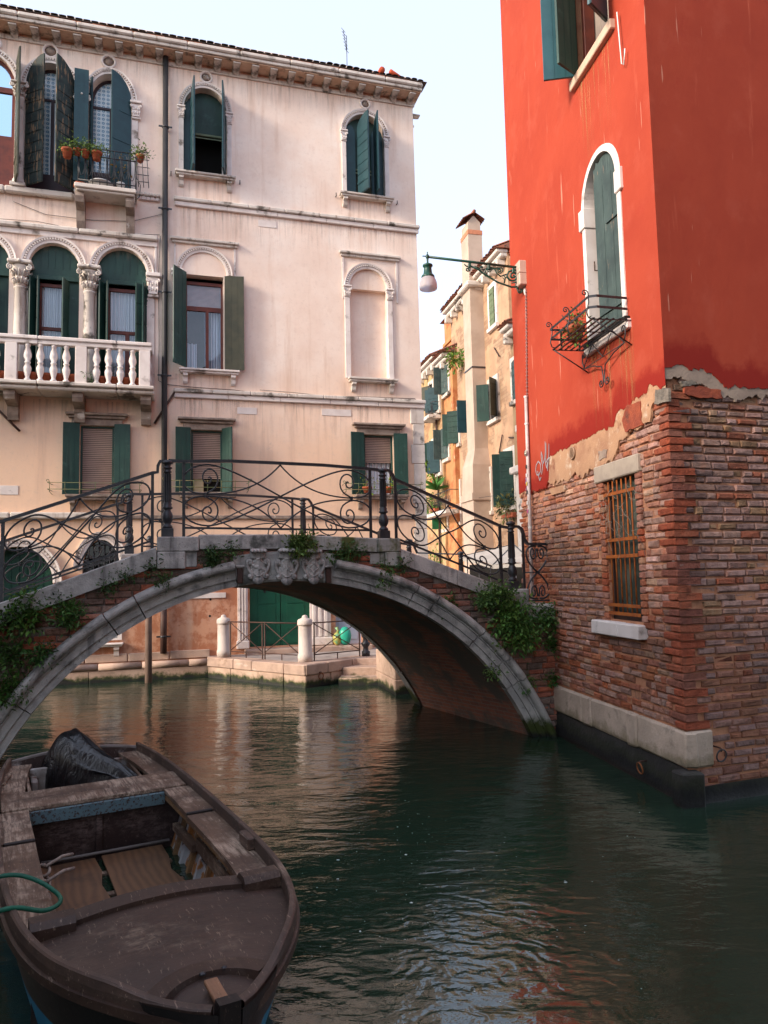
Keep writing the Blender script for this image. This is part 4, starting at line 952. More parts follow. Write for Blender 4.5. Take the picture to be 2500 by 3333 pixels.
# --- brick filling
def brick_layer(mb, inside, u0, u1, z0, z1, L=.25, Hh=.075, y=0, depth=.035, mj=.012, palette=None, seed=1, jit=.004, lean=None):
    rnd = random.Random(seed); row = 0; z = z0
    while z < z1:
        hh = Hh*rnd.uniform(.93, 1.07); u = u0-rnd.random()*L; wob = rnd.uniform(-.010, .010)
        while u < u1:
            l = L*(rnd.uniform(.85, 1.12) if rnd.random() < .72 else rnd.uniform(.42, .58)); 
            c = (u+l/2, z+hh/2)
            if inside(*c):
                p_ = palette(*c, rnd) if callable(palette) else rnd.choice(palette); nz = noise.noise(Vector((u*.55, z*.9, seed))); n2 = noise.noise(Vector((u*.9+9, z*1.3, seed+4)))
                v = rnd.uniform(.68, 1.22)*(1+.55*nz); f_ = max(0, min(1, .5*n2*1.5)); mb.cc = tuple((q*(1-f_)+g_*f_)*v for q, g_ in zip(p_, (.50, .38, .33)))
                g = mj*rnd.uniform(.5, 1.5); pr = rnd.uniform(-.3, 1)*depth*.35
                if rnd.random() < .09: pr -= depth*rnd.uniform(.5, 1.2)
                dz = wob*.5+.011*noise.noise(Vector((u*1.3, row*.35, 3)))+rnd.uniform(-.003, .003)
                yy = y-depth-pr; b_ = min(.012, hh*.2)
                x0, x1, a, b2 = u+g/2, u+l-g/2, z+g/2+dz, z+hh-g/2+dz
                J = lambda: rnd.uniform(-jit, jit)
                vs = [(x0+J(), y+.03, a+J()), (x1+J(), y+.03, a+J()), (x1+J(), y+.03, b2+J()), (x0+J(), y+.03, b2+J()),
                      (x0+J(), yy+b_, a+J()), (x1+J(), yy+b_, a+J()), (x1+J(), yy+b_, b2+J()), (x0+J(), yy+b_, b2+J()),
                      (x0+b_+J(), yy+J(), a+b_), (x1-b_+J(), yy+J(), a+b_), (x1-b_+J(), yy+J(), b2-b_), (x0+b_+J(), yy+J(), b2-b_)]
                mb.add(vs, [(0, 1, 5, 4), (1, 2, 6, 5), (2, 3, 7, 6), (3, 0, 4, 7), (4, 5, 9, 8), (5, 6, 10, 9), (6, 7, 11, 10), (7, 4, 8, 11), (8, 9, 10, 11)], False)
            u += l
        z += hh; row += 1
BRK = mat('old_brick', (.92, .90, .88, 1), (.62, .58, .56, 1), 13, .92, 38, 1.0, .022, ((.95, .80, .70, 1), 6, .52, .66), stain2=((.32, .27, .25, 1), 4, .60, .72), vcol=True)
MORT = mat('lime_mortar', (.55, .27, .155, 1), (.42, .19, .11, 1), 6, .95, 40, .7, .015, ((.12, .1, .09, 1), 3, .58, .75))
MORTB = mat('grey_bridge_mortar', (.26, .21, .18, 1), (.18, .145, .125, 1), 5, .95, 40, .7, .015, ((.05, .05, .045, 1), 3, .5, .7))
pal_b = [(.48, .15, .085), (.40, .14, .09), (.25, .13, .095), (.33, .18, .13), (.24, .17, .14)]
def in_sp(u, z): return (u*u+(z-ZCN)**2 > (RAD+.25)**2 or abs(u) > 3.9) and z < topline(u)-.22 and z > -.1
o = MB(); brick_layer(o, in_sp, -5.6, UW+.12, -.05, 3.0, .27, .085, 0, .03, .014, pal_b, 5, .006); o.build('spandrel_bricks', BRK, bridge)
poly = [(UL, -.6)]+[(u, arc(u, .2)) for u in [-4.1+8.2*i/40 for i in range(41)] if True]
poly = [(UL, -.6), (-4.1, -.6)]+[(u, max(-.6, arc(u, .2))) for u in [-4.1+8.2*i/40 for i in range(41)]]+[(UW+.3, -.6), (UW+.3, g0[1]-.02)]+[(u, topline(u)-.05) for u in [UW+.3-(UW+.3-UL)*i/50 for i in range(51)]]
for dx, dy, dz in ((0, .0, 0), (BV.x, BV.y-.1, ZB)):
    o = MB(); o.prism([(x+dx, z+dz) for x, z in poly], dy, dy+.1); o.build('spandrel_wall', MORTB, bridge)
# --- steps
DKS = mat('step_stone', (.52, .44, .38, 1), (.40, .34, .30, 1), 3, .85, 40, .4, .006)
o = MB(); u = UL
while u < UW:
    e = u+.36; zt = min(topline(u), topline(e))
    if zt < .6: u = e; continue
    f = .012 if not (c0[0]-.3 < u < c2[0]) else -.12
    o.add([(u, .345, zt+f), (e, .345, zt+f), (e+BV.x*.86, .345+2.75, zt+f+ZB), (u+BV.x*.86, .345+2.75, zt+f+ZB), (u, .345, zt-.4), (e, .345, zt-.4), (e+BV.x*.86, 3.1, zt-.5), (u+BV.x*.86, 3.1, zt-.5)],
          [(0, 1, 2, 3), (0, 4, 5, 1), (1, 5, 6, 2), (2, 6, 7, 3), (3, 7, 4, 0)], False); u = e
o.build('steps', DKS, bridge)
# --- coats of arms on the keystone
def shield(px0, px1, py0, py1, kind):
    u0, z1 = bp(px0, py0, -.16); u1, z0 = bp(px1, py1, -.16); cx, w, h = (u0+u1)/2, (u1-u0), z1-z0
    r_ = sub('carved_shield', bridge, T(cx, -.085, z0))
    o = MB(); N = 22; P = []
    for i in range(N+1):
        v = i/N; row = []
        hw = w*(.36*math.sin(math.pi*min(1, max(0, (v-.02)/.75)))**.5 if v < .76 else .33)
        hw = max(hw, w*(.16+.14*math.sin(math.pi*min(v/.3, 1))))
        for j in range(19):
            s_ = -1+j/9; d = .062*math.sqrt(max(0, 1-s_*s_))**.8
            if kind == 0: d += .012*(abs((v-.45)+s_*.10) < .05)
            if kind == 1: d += .012*(abs((v-.45)+s_*.17) < .04+.03*math.sin(j*2.2))
            if kind == 2: d += .010*(abs(abs(s_)*.28+abs(v-.45)-.16) < .03)
            d += .012*(abs(math.hypot(s_*.8, (v-.46)*2.6)-.72) < .07)
            row.append((s_*hw, -d, v*h*.93))
        P.append(row)
    o.grid(P, False); o.build('shield_body', BSTONE, r_)
    o = MB(); o.box(-w*.34, w*.34, -.10, 0, h*.87, h*.99, bev=.03)
    for k in range(5): o.lathe([(.026*w/.3, 0), (.02, .02), (0, .025)], 8, Matrix.Translation(((k-2)*w*.14, -.10, h*.92)) @ Matrix.Rotation(R(90), 4, 'X'))
    o.build('crown_moulding', BSTONE, r_)
    o = MB()
    for s_ in (-1, 1):
        pts = spiral(s_*w*.36, h*.58, w*.10, .008, 20 if s_ > 0 else 160, s_*1.25, 14)[::-1]
        pts += [(s_*w*.47, h*.50), (s_*w*.42, h*.38), (s_*w*.30, h*.26), (s_*w*.27, h*.20)]
        pts += spiral(s_*w*.33, h*.17, w*.075, .008, 180 if s_ > 0 else 0, s_*1.2, 12)
        o.tube([(a, -.045, b) for a, b in pts], .024, 6)
    for k in range(7):
        a = R(-150+20*k); o.tube([(0, -.045, h*.12), (w*.24*math.cos(a), -.06, h*.12+w*.28*math.sin(a))], [.02, .032], 6)
    o.build('scrollwork', BSTONE, r_)
shield(803, 880, 1785, 1893, 0); shield(895, 973, 1784, 1896, 1); shield(984, 1060, 1786, 1893, 2)
for a in (781, 1069):
    u, z = bp(a, 1848, -.13); z2 = bp(a, 1898, -.13)[1]; o = MB(); o.box(u-.034, u+.034, -.14, -.05, z2, z, bev=.006); o.box(u-.034, u+.034, -.05, .2, z2-.0, z2+.02); q = o.build('iron_clamp', RUSTD, bridge)
    o = MB(); o.box(u-.055, u+.055, -.16, -.08, z, z+.03, bev=.01, j=.006); o.build('clamp_cap', BSTONE, q)
# --- railing
YR = .13
def post_mesh(s_=1.0, h=1.02):
    o = MB(); r = .052*s_
    o.box(-r*1.45, r*1.45, -r*1.45, r*1.45, 0, .12, bev=.008)
    pr = [(r*1.25, .12), (r*1.3, .14), (r*1.1, .16), (r*.8, .175), (r*1.05, .20), (r*1.35, .235), (r*1.4, .27), (r*1.25, .31), (r*.85, .35), (r*.8, .365), (r*1.25, .38), (r*1.3, .395), (r*1.0, .41), (r*1.1, .44), (r*.9, .455), (r*.92, .46), (r*.78, h-.17), (r*.98, h-.165), (r*1.02, h-.15), (r*.8, h-.14), (r*.82, h-.12), (r*1.15, h-.11), (r*1.1, h-.095), (r*.75, h-.085), (r*.85, h-.06), (r*1.3, h-.05), (r*1.42, h-.035), (r*1.2, h-.012), (r*.5, h), (0, h+.004)]
    o.lathe(pr, 20)
    for k in range(10):
        a = 2*math.pi*k/10; o.tube([(r*.92*math.cos(a), r*.92*math.sin(a), .47), (r*.8*math.cos(a), r*.8*math.sin(a), h-.18)], .007, 4)
        o.tube([(r*1.25*math.cos(a), r*1.25*math.sin(a), h-.048), (r*.5*math.cos(a), r*.5*math.sin(a), h-.004)], .008, 4)
    return o
def rail_bar(o, pts, w=.024, h=.02): o.tube(pts, .03, 4, flat=(w, h), rot=0)
def panel(o, A, B, y, dx=0, dz=0, th=.0118, arch=0):
    """A=(u,zbottom,ztop) B likewise"""
    def P(p, q):
        u = A[0]+(B[0]-A[0])*p; zb = A[1]+(B[1]-A[1])*p; zt = A[2]+(B[2]-A[2])*p+arch*4*p*(1-p); return (u+dx, y, zb+(zt-zb)*q+dz)
    Lh = (B[0]-A[0]); Hh = A[2]-A[1]; rx = .115/Lh*2.1; cxp = rx*.98+.01
    def tb(pts, r=th, yy=0): o.tube([(a, b+yy, c) for a, b, c in [P(*q) for q in pts]], r, 6)
    for sx in (0, 1):
        fx = (lambda p: p) if not sx else (lambda p: 1-p)
        for sz in (0, 1):
            fz = (lambda q: q) if not sz else (lambda q: 1-q)
            F_ = lambda pts: [(fx(p), fz(q)) for p, q in pts]
            # outer C from the collar round the corner and away across the middle
            c_ = bez((cxp, .52), (-.055, .50), (-.045, .96), (cxp*1.15, .965), 14)+bez((cxp*1.15, .965), (cxp*1.9, .95), (.33, .76), (.5, .5), 12)[1:]
            tb(F_(c_), th, .004*(1 if sx == sz else -1))
            sp_ = [(cxp+(x-cxp), q) for x, q in spiral(cxp+rx*.25, .76, .001, .001, 0, 1, 2)]
            N = 26; S = []
            for i in range(N+1):
                t = i/N; rr = (1-t)**.9; ang = R(-95)+(-1)*0+t*2*math.pi*1.55
                S.append((cxp+rx*.18+rx*.62*rr*math.cos(ang)*.95, .755+.20*rr*math.sin(ang)))
            tb(F_([(cxp, .52)]+S[1:]), th*.95, -.004)
            # curves from the collar to the peak at mid panel
            tb(F_(bez((cxp, .515), (cxp+.18, .52), (.40, .66), (.5, .985), 12)), th*.9, .007)
        # collar
        u_, _, z_ = P(fx(cxp), .5); o.box(u_-.018, u_+.018, y-.022, y+.022, z_-.035, z_+.035, bev=.005)
def railing(name, y, dx, dz, label_=None):
    root = sub(name, bridge); post0 = [None]
    def yq(v): return v
    def addpost(u, z, s_=1):
        if post0[0] is None: o = post_mesh().build('post', IRON, root); post0[0] = o
        else: o = post0[0].copy(); COL.objects.link(o); o.parent = root
        o.location = (u+dx, y, z+dz)
    up = [bp(545, 1700, YR)[0], bp(1248.5, 1700, YR)[0], bp(1667, 1850, YR)[0]]
    zp = [c0[1], c2[1], e0[1]]
    for a, b in zip(up, zp): addpost(a, b)
    xl = up[0]-2.95; addpost(xl, topline(xl)+.02)
    f = lambda a, b: bp(a, b, YR)
    # left slope
    A = f(5, 1930); A2 = f(5, 1697); B_ = f(493, 1760); B2 = f(493, 1540)
    o = MB(); xe = xl+.08; k = (B2[1]-A2[1])/(B2[0]-A2[0]); kb = (B_[1]-A[1])/(B_[0]-A[0])
    zt_at = lambda u: A2[1]+(u-A2[0])*k; zb_at = lambda u: A[1]+(u-A[0])*kb
    D = lambda p: (p[0]+dx, y, p[1]+dz)
    rail_bar(o, [D((xl, zt_at(xl)+.12)), D((xl+.1, zt_at(xl+.12)+.02)), D((xl+.2, zt_at(xl+.2))), D((B2[0]+.02, B2[1]+.005)), D(f(513, 1537)), D(f(514, 1516)), D(f(521, 1502)), D(f(545, 1500))], .027, .019)
    rail_bar(o, [D((xl+.15, zb_at(xl+.15))), D((B_[0], B_[1]))], .012, .014)
    # crown
    C = f(598, 1718); C2 = f(598, 1502); M2_ = f(900, 1507); E = f(1207, 1726); E2 = f(1207, 1527)
    rail_bar(o, [D(f(548, 1499)), D(C2), D(f(750, 1501)), D(M2_), D(f(1050, 1514)), D(E2), D(f(1246, 1532))], .027, .019)
    rail_bar(o, [D(C), D(E)], .012, .014)
    G_ = f(1290, 1752); G2 = f(1290, 1563); I_ = f(1633, 1893); I2 = f(1633, 1714)
    rail_bar(o, [D(f(1250, 1529)), D(f(1267, 1532)), D(f(1277, 1545)), D(f(1282, 1558)), D(G2), D(I2), D(f(1650, 1717)), D(f(1667, 1715))], .027, .019)
    rail_bar(o, [D(G_), D(I_)], .012, .014)
    o.build('handrail', IRON, root)
    zt0 = lambda u: topline(u)
    for u, zt in ((A[0], A2[1]), (B_[0]+.01, B2[1]), (C[0], C2[1]), (E[0], E2[1]), (G_[0], G2[1]), (I_[0], I2[1]), (xl+.2, zt_at(xl+.2))):
        o = MB(); o.box(u-.019+dx, u+.019+dx, y-.014, y+.014, zt0(u)-.02+dz, zt+dz); o.build('upright', IRON, root)
    for nm_, (a, b, ar) in {'crown': ((C[0]+.015, C[1], C2[1]-.01), (E[0]-.015, E[1], E2[1]-.01), .0), 'l': ((A[0]+.015, A[1], A2[1]-.01), (B_[0]-.015, B_[1]+.005, B2[1]-.01), 0), 'r': ((G_[0]+.015, G_[1]+.0, G2[1]-.01), (I_[0]-.015, I_[1], I2[1]-.01), 0)}.items():
        o = MB(); o2 = (a, b)
        if nm_ == 'crown': panel(o, a, b, y, dx, dz, .0118, (M2_[1]-(C2[1]+E2[1])/2)*.9)
        else: panel(o, a, b, y, dx, dz)
        o.build('scroll_panel', IRON, root)
    o = MB(); panel(o, (xl+.22, zb_at(xl+.22), zt_at(xl+.22)), (A[0]-.15, zb_at(A[0]-.15), zt_at(A[0]-.15)), y, dx, dz); o.build('scroll_panel', IRON, root)
    return root, D, f
root, D, f = railing('front_railing', YR, 0, 0)
# small end panel by the brick house
o = MB(); u0, zt_ = f(1702, 1770); u1 = f(1790, 1770)[0]; zb_ = f(1745, 1955)[1]; zt_ = f(1745, 1771)[1]
rail_bar(o, [D(f(1669, 1713)), D(f(1686, 1714)), D(f(1697, 1722)), D(f(1703, 1738)), D(f(1706, 1755)), D(f(1714, 1767)), D((u0+.09, zt_)), D((u1+.03, zt_))], .027, .019)
rail_bar(o, [D((u0, zb_)), D((u1, zb_))], .012, .012)
for u, z1_ in ((u0, f(1703, 1738)[1]), (u1, zt_)): o.box(u-.017, u+.017, YR-.012, YR+.012, (e0[1]-.02 if u == u0 else g0[1]-.02), z1_)
w_ = u1-u0-.03; xc = (u0+u1)/2; hh = zt_-zb_
for s_ in (-1, 1):
    for v in (0, 1):
        fz = lambda z: zb_+z*hh if v else zt_-z*hh
        pts = [(xc+s_*a*w_, YR, fz(b)) for a, b in spiral(.17, .15, .13, .03, 150, -1.2, 16)][::-1]
        o.tube(pts+[(xc+s_*.03*w_, YR, fz(.08))], .013, 6)
        o.tube([(xc+s_*a*w_, YR+.004*s_, fz(b)) for a, b in bez((.05, .04), (.5, .0), (.62, .26), (.0, .5), 14)], .015, 6)
o.tube([(u0, YR, zb_+hh*.5), (u1, YR, zb_+hh*.5)], .010, 5)
for zz in (zt_-hh*.1, zb_+hh*.1): o.box(xc-.02, xc+.02, YR-.02, YR+.02, zz-.02, zz+.02, bev=.005)
o.build('end_panel', IRON, root)
rb, D2, f2 = railing('back_railing', BV.y+YR-.3, BV.x, ZB)
yq_ = BV.y+1.0
pu, pz = BF.uz(1499, 1795, yq_); o = post_mesh().build('post', IRON, rb); o.location = (pu, yq_, pz-1.02)
o = MB(); A_ = Vector((bp(1667, 1850, YR)[0]+BV.x, BV.y+YR-.3, e0[1]+ZB+.96))
o.tube([A_, A_+Vector((.1, .05, -.02)), A_+Vector((.2, .1, -.2)), (pu, yq_, pz-.06), (pu+1.3, yq_+.2, pz-.50), (pu+1.4, yq_+.2, pz-.52)], .03, 4, flat=(.02, .014))
o.tube([(pu+.05, yq_, pz-.8), (pu+1.3, yq_+.2, pz-1.2)], .02, 4, flat=(.012, .012))
for k in range(5): u_ = pu+.15+k*.28; o.tube([(u_, yq_+.03*k, pz-1.1-.1*k), (u_, yq_+.03*k, pz-.12-.1*k)], .012, 5)
o.build('handrail', IRON, rb)
# --- weeds growing on the bridge
def weed(x0, x1, y0, y1, label, y=-.13, n=None, kind='ivy_clump', cat='ivy', tone=(1, 1, 1), sz=.022, dens=1.0, group=None):
    dens *= .72
    ua, zb = bp(x0, y1, y); ub, zt = bp(x1, y0, y); cx, cz = (ua+ub)/2, (zb+zt)/2; rx, rz = abs(ub-ua)/2, abs(zt-zb)/2
    t_ = thing(kind, label, cat, BF.M @ Matrix.Translation((cx, y+.06, cz)), group)
    rnd = random.Random(int(x0*7+y0)); bl = []
    nb = max(2, int(7*max(rx, rz)/.3))
    for _ in range(nb):
        a = rnd.uniform(0, 6.3); q = rnd.random()**.5*.72; bl.append(((rx*q*math.cos(a), rnd.uniform(-.05, .02), rz*q*math.sin(a)), (rx*rnd.uniform(.3, .5), .05, rz*rnd.uniform(.3, .5))))
    o = MB(); foliage(o, bl, n or int(dens*10500*rx*rz/.06*.16)+90, sz*1.15, int(x0), tone); o.build('foliage', LEAF, t_)
    s_ = MB()
    for b_ in bl: s_.tube([(0, .02, rz*.3), (b_[0][0]*.6, -.01, b_[0][2]*.6+.02), b_[0]], .005, 4)
    s_.build('stem', STEM, t_)
iv = 'ivy and weeds rooted in the bridge'
D_ = (.62, .75, .7)
weed(640, 715, 1782, 1858, 'dense dark green ivy hanging beside the left crown block of the bridge', tone=D_, group=iv, dens=1.6, sz=.02)
weed(738, 776, 1774, 1810, 'small ivy tuft under the crown coping, left of the carved shields', tone=D_, group=iv)
weed(925, 1022, 1722, 1798, 'bushy green weed growing over the crown coping above the middle shield', y=-.16, tone=(1.15, 1.05, .8), group=iv, dens=1.5, sz=.026)
weed(1066, 1150, 1775, 1828, 'ivy trailing under the mossy crown coping, right of the carved shields', tone=(.8, .9, .7), group=iv, dens=1.2)
weed(1160, 1182, 1785, 1805, 'tiny ivy tuft beside the right crown block', tone=D_, group=iv)
weed(1238, 1283, 1848, 1905, 'ivy falling over the arch moulding below the right crown block', y=-.19, tone=(.8, .95, .6), group=iv)
weed(1302, 1322, 1820, 1858, 'little ivy tuft at the top of the right sloping coping', tone=D_, group=iv)
weed(333, 375, 1880, 1942, 'ivy hanging down the brickwork below the left sloping coping', y=-.1, tone=D_, group=iv, dens=1.2)
weed(390, 425, 1864, 1890, 'flat ivy tuft tucked under the left sloping coping', tone=D_, group=iv)
weed(182, 206, 1943, 1974, 'small ivy tuft on the bricks well down the left sloping coping', tone=D_, group=iv)
weed(523, 550, 1865, 1915, 'ivy falling on the arch moulding under the left crown block', y=-.19, tone=D_, group=iv)
weed(482, 513, 1836, 1853, 'thin ivy tuft where the left coping meets the crown block', tone=D_, group=iv)
weed(15, 150, 1930, 2035, 'leafy weed with pointed leaves growing on the lower left coping', y=-.14, tone=(.75, .95, .55), group=iv, dens=.75, sz=.032)
weed(-40, 60, 1990, 2050, 'weed at the left edge of the picture just under the coping', y=-.14, tone=(.7, .85, .55), group=iv, sz=.03)
weed(188, 290, 1980, 2070, 'ivy bush spreading over the arch moulding at the left haunch', y=-.18, tone=(.7, .9, .6), group=iv, dens=.8, sz=.026)
weed(-30, 100, 2045, 2172, 'dark ivy mass on the bricks at the left edge above the arch foot', y=-.14, tone=(.6, .8, .55), group=iv, dens=.6, sz=.028)
weed(75, 200, 2085, 2160, 'straggling ivy creeping along the left arch moulding', y=-.17, tone=(.6, .8, .55), group=iv, dens=.5, sz=.026)
weed(-30, 66, 2190, 2330, 'lowest ivy mass at the left edge near the boat', y=-.2, tone=(.6, .8, .5), group=iv, dens=.7, sz=.028)
weed(1560, 1668, 1895, 1992, 'grey green weed bush leaning on the end of the right coping', y=-.2, tone=(1.1, 1.15, 1.0), group=iv, dens=1.1, sz=.026)
weed(1580, 1775, 1955, 2122, 'large bushy green weed at the right end of the bridge', y=-.24, tone=(.95, 1.15, .85), group=iv, dens=.5, sz=.034)
weed(1735, 1830, 1985, 2040, 'weed under the last coping block beside the brick house', y=-.14, tone=(.8, .95, .7), group=iv, sz=.028)
weed(1788, 1838, 2050, 2126, 'ivy tuft hanging in the corner between bridge and brick house', y=-.14, tone=(.6, .85, .5), group=iv)
weed(1788, 1830, 2198, 2244, 'round ivy tuft low in the corner above the white stone band', y=-.1, tone=(.6, .9, .5), group=iv)
weed(1440, 1497, 1930, 2008, 'thin sprig of weeds in the brickwork under the right sloping coping', y=-.1, tone=(.8, .85, .7), group=iv, dens=.35)
weed(1700, 1738, 2200, 2280, 'weed trailing beside the lower right end of the arch', y=-.1, tone=(.8, 1.1, .55), group=iv, dens=.7)
weed(1604, 1630, 2178, 2198, 'tiny weed in a joint of the right arch stones', y=-.14, tone=(1, 1.1, .6), group=iv)
# ================================================================== RED HOUSE
rc = onz(2247, 2617); RL = Frame(rc, R(9.26-90)); RR = Frame(rc, R(19.5))
red = thing('red_house', 'tall house with bright red plaster above bare old brickwork and a white stone band', 'building', Matrix.Translation((rc.x, rc.y, 0)))
def rsub(name, fr):
    o = bpy.data.objects.new(name, None); COL.objects.link(o); o.parent = red; o.matrix_local = Matrix.Rotation(fr.a, 4, 'Z'); return o
MLl, MRl = Matrix.Rotation(RL.a, 4, 'Z'), Matrix.Rotation(RR.a, 4, 'Z')
class MBf(MB):
    """collects in a wall frame, stores in house coordinates"""
    def __init__(s, M): super().__init__(); s.M_ = M
    def add(s, vs, fs, smooth=None): return super().add([tuple(s.M_ @ Vector(p)) for p in vs], fs, smooth)
l_ = lambda px, py, y=0: RL.uz(px, py, y); r_ = lambda px, py, y=0: RR.uz(px, py, y)
ZT = 15.0; UFAR = -4.62; URB = 9.0
def red_mat():
    t = NT('red_plaster')
    b = t.mix(t.ramp(t.noise(.9, 6, .6), .3, .7), (.40, .058, .028, 1), (.35, .046, .023, 1))
    b = t.mix(t.math('MULTIPLY', t.ramp(t.noise(2.4, 7, .65), .5, .7), .55), b, (.43, .078, .044, 1)); b = t.mix(t.math('MULTIPLY', t.ramp(t.noise(1.3, 8, .75, dist=.8), .58, .66), .4), b, (.36, .040, .022, 1)); b = t.mix(t.math('MULTIPLY', t.ramp(t.noise(2.2, 3, .5, t.map((8, 8, .5))), .70, .73), .5), b, (.72, .36, .26, 1))
    sv = t.noise(1.2, 6, .7, t.map((5, 5, .35))); b = t.mix(t.math('MULTIPLY', t.ramp(sv, .6, .8), .4), b, (.78, .22, .13, 1))
    a = t.n('ShaderNodeVertexColor', layer_name='Col'); s_ = t.n('ShaderNodeSeparateColor'); t.l(a.outputs[0], s_.inputs[0])
    d = t.math('ADD', s_.outputs[1], t.math('MULTIPLY', t.math('SUBTRACT', t.noise(2.6, 9, .72), .5), 1.5))
    b = t.mix(t.ramp(d, .25, .75), b, (.27, .020, .012, 1))
    w = t.math('MULTIPLY', s_.outputs[2], t.ramp(t.noise(3, 6, .65, t.map((16, 16, .6))), .40, .68)); b = t.mix(w, b, (.50, .30, .14, 1))
    t.fin(b, .88, t.bump(t.noise(3, 6, .6), .3, .02, t.bump(t.noise(70, 5, .6), .25, .004)), 0, .2); return t.m
REDP = red_mat()
def poly_at(pts, u):
    if u <= pts[0][0]: return pts[0][1]
    for i in range(len(pts)-1):
        if u <= pts[i+1][0]:
            t = (u-pts[i][0])/max(1e-6, pts[i+1][0]-pts[i][0]); return pts[i][1]+t*(pts[i+1][1]-pts[i][1])
    return pts[-1][1]
def rag(pts, amp=.02, step=.035, seed=0):
    out = []; u = pts[0][0]
    while u < pts[-1][0]:
        out.append((u, poly_at(pts, u)+amp*2*(1.3*noise.noise(Vector((u*4, seed, 0)))+.8*noise.noise(Vector((u*13, seed, 3)))+.5*noise.noise(Vector((u*41, seed, 6)))))); u += step
    out.append(pts[-1]); return out
LB_ = [l_(*p) for p in ((1702, 1605), (1743, 1598), (1785, 1590), (1796, 1560), (1780, 1520), (1796, 1489), (1845, 1461), (1902, 1436), (1970, 1398), (2009, 1388), (2020, 1340), (2066, 1316), (2105, 1282), (2129, 1252), (2160, 1262), (2194, 1246))]
LB_ = [(UFAR, LB_[0][1])]+[p for i, p in enumerate(LB_) if i == 0 or p[0] > LB_[i-1][0]]; LB_[-1] = (0, LB_[-1][1])
LB_ = sorted(LB_)
LW_ = [l_(*p) for p in ((1702, 1612), (1772, 1583), (1859, 1557), (1941, 1533), (2009, 1494), (2028, 1436), (2066, 1398), (2100, 1388), (2124, 1321), (2148, 1306), (2187, 1301))]
LW_ = sorted([(UFAR, LW_[0][1])]+LW_); LW_ = [p for p in LW_ if p[0] < -.01]+[(0, LW_[-1][1])]
RB_ = [r_(*p) for p in ((2199, 1205), (2279, 1200), (2308, 1229), (2346, 1263), (2399, 1263), (2500, 1268))]; RB_[0] = (0, RB_[0][1]); RB_.append((URB, RB_[-1][1]+.1))
RW_ = [r_(*p) for p in ((2197, 1240), (2269, 1250), (2341, 1282), (2360, 1297), (2443, 1309), (2467, 1292), (2500, 1292))]; RW_[0] = (0, RW_[0][1]); RW_.append((URB, RW_[-1][1]))
# openings on the left face
AW = dict(l=l_(1928, 900)[0], r=l_(2038, 900)[0], zb=l_(1928, 1133)[1], zs=l_(1905, 700)[1]); AW['zt'] = l_(1980, 484)[1]; AW['rise'] = AW['zt']-AW['zs']; AW['c'] = (AW['l']+AW['r'])/2; AW['w'] = AW['r']-AW['l']
TW = dict(l=l_(1890, 240)[0], r=l_(1995, 60)[0], zb=l_(1880, 272)[1]); TW['zt'] = TW['zb']+2.0
BW = dict(l=l_(1980, 1800)[0], r=l_(2085, 1800)[0], zb=l_(1990, 2014)[1], zt=l_(1980, 1566)[1])
YP = -.052
def red_sheet(M, bound, u0, u1, hls, name):
    o = MBf(M); rg = rag(bound, .026, .018, 1); rows = (0, .03, .08, .14, .22, .32, .44, .58, .70); P = []
    o.cc = (1, 0, 0)
    if u1 == 0: rg[-1] = (.0622, rg[-1][1])
    else: rg[0] = (-.0622, rg[0][1])
    u0, u1 = (u0, .0622) if u1 == 0 else (-.0622, u1)
    n0 = len(o.v)
    for u, z in rg:
        zz = poly_at(bound, u)
        dmp = [max(0, 1-(r/.50))*(1 if r < .5 else 0) for r in rows]
        P.append([(u, YP, z+r if k < 3 else max(zz+r, z+.09+r*.5)) for k, r in enumerate(rows)])
    o.grid(P, False); vi = 0
    for i in range(len(rg)):
        for k, r in enumerate(rows): o.c[n0+vi] = (1, max(0, 1-r/.5), 0); vi += 1
    top = [(u, max(poly_at(bound, u)+.70, z+.09+.35)) for u, z in rg]
    # stain strips below the sill of the arched window
    loop = top+[(u1, ZT), (u0, ZT)]
    o.cc = (1, 0, 0); o.sheet(loop, YP, hls, 0)
    # thickness of the ragged edge
    o.grid([[(u, YP, z), (u, YP+.03, z-.006)] for u, z in rg], False)
    return o.build(name, REDP, red)
hl = [archloop(AW['l']-.03, AW['r']+.03, AW['zb']-.03, AW['zs'], AW['rise']+.03, 18), rect(TW['l'], TW['r'], TW['zb'], TW['zt'])]
pl = red_sheet(MLl, LB_, UFAR, 0, hl, 'plaster')
pr_ = red_sheet(MRl, RB_, 0, URB, [], 'plaster')
# rain streaks below the sills: own coat of limewash runs (a thin sheet of real wash)
STRKM = streakmat('limewash_runs', (.62, .26, .13, 1), (.45, .30, .12, 1))
for (uu0, uu1, zt__, ln) in ((AW['l']-.1, AW['r']+.2, AW['zb']-.12, 1.15), (TW['l']-.02, TW['r']+.12, TW['zb']-.1, 1.3)):
    o = MBf(MLl); streak_sheet(o, uu0, uu1, zt__, ln, YP-.0035, 8)
    o.build('rain_streaks', STRKM, red)
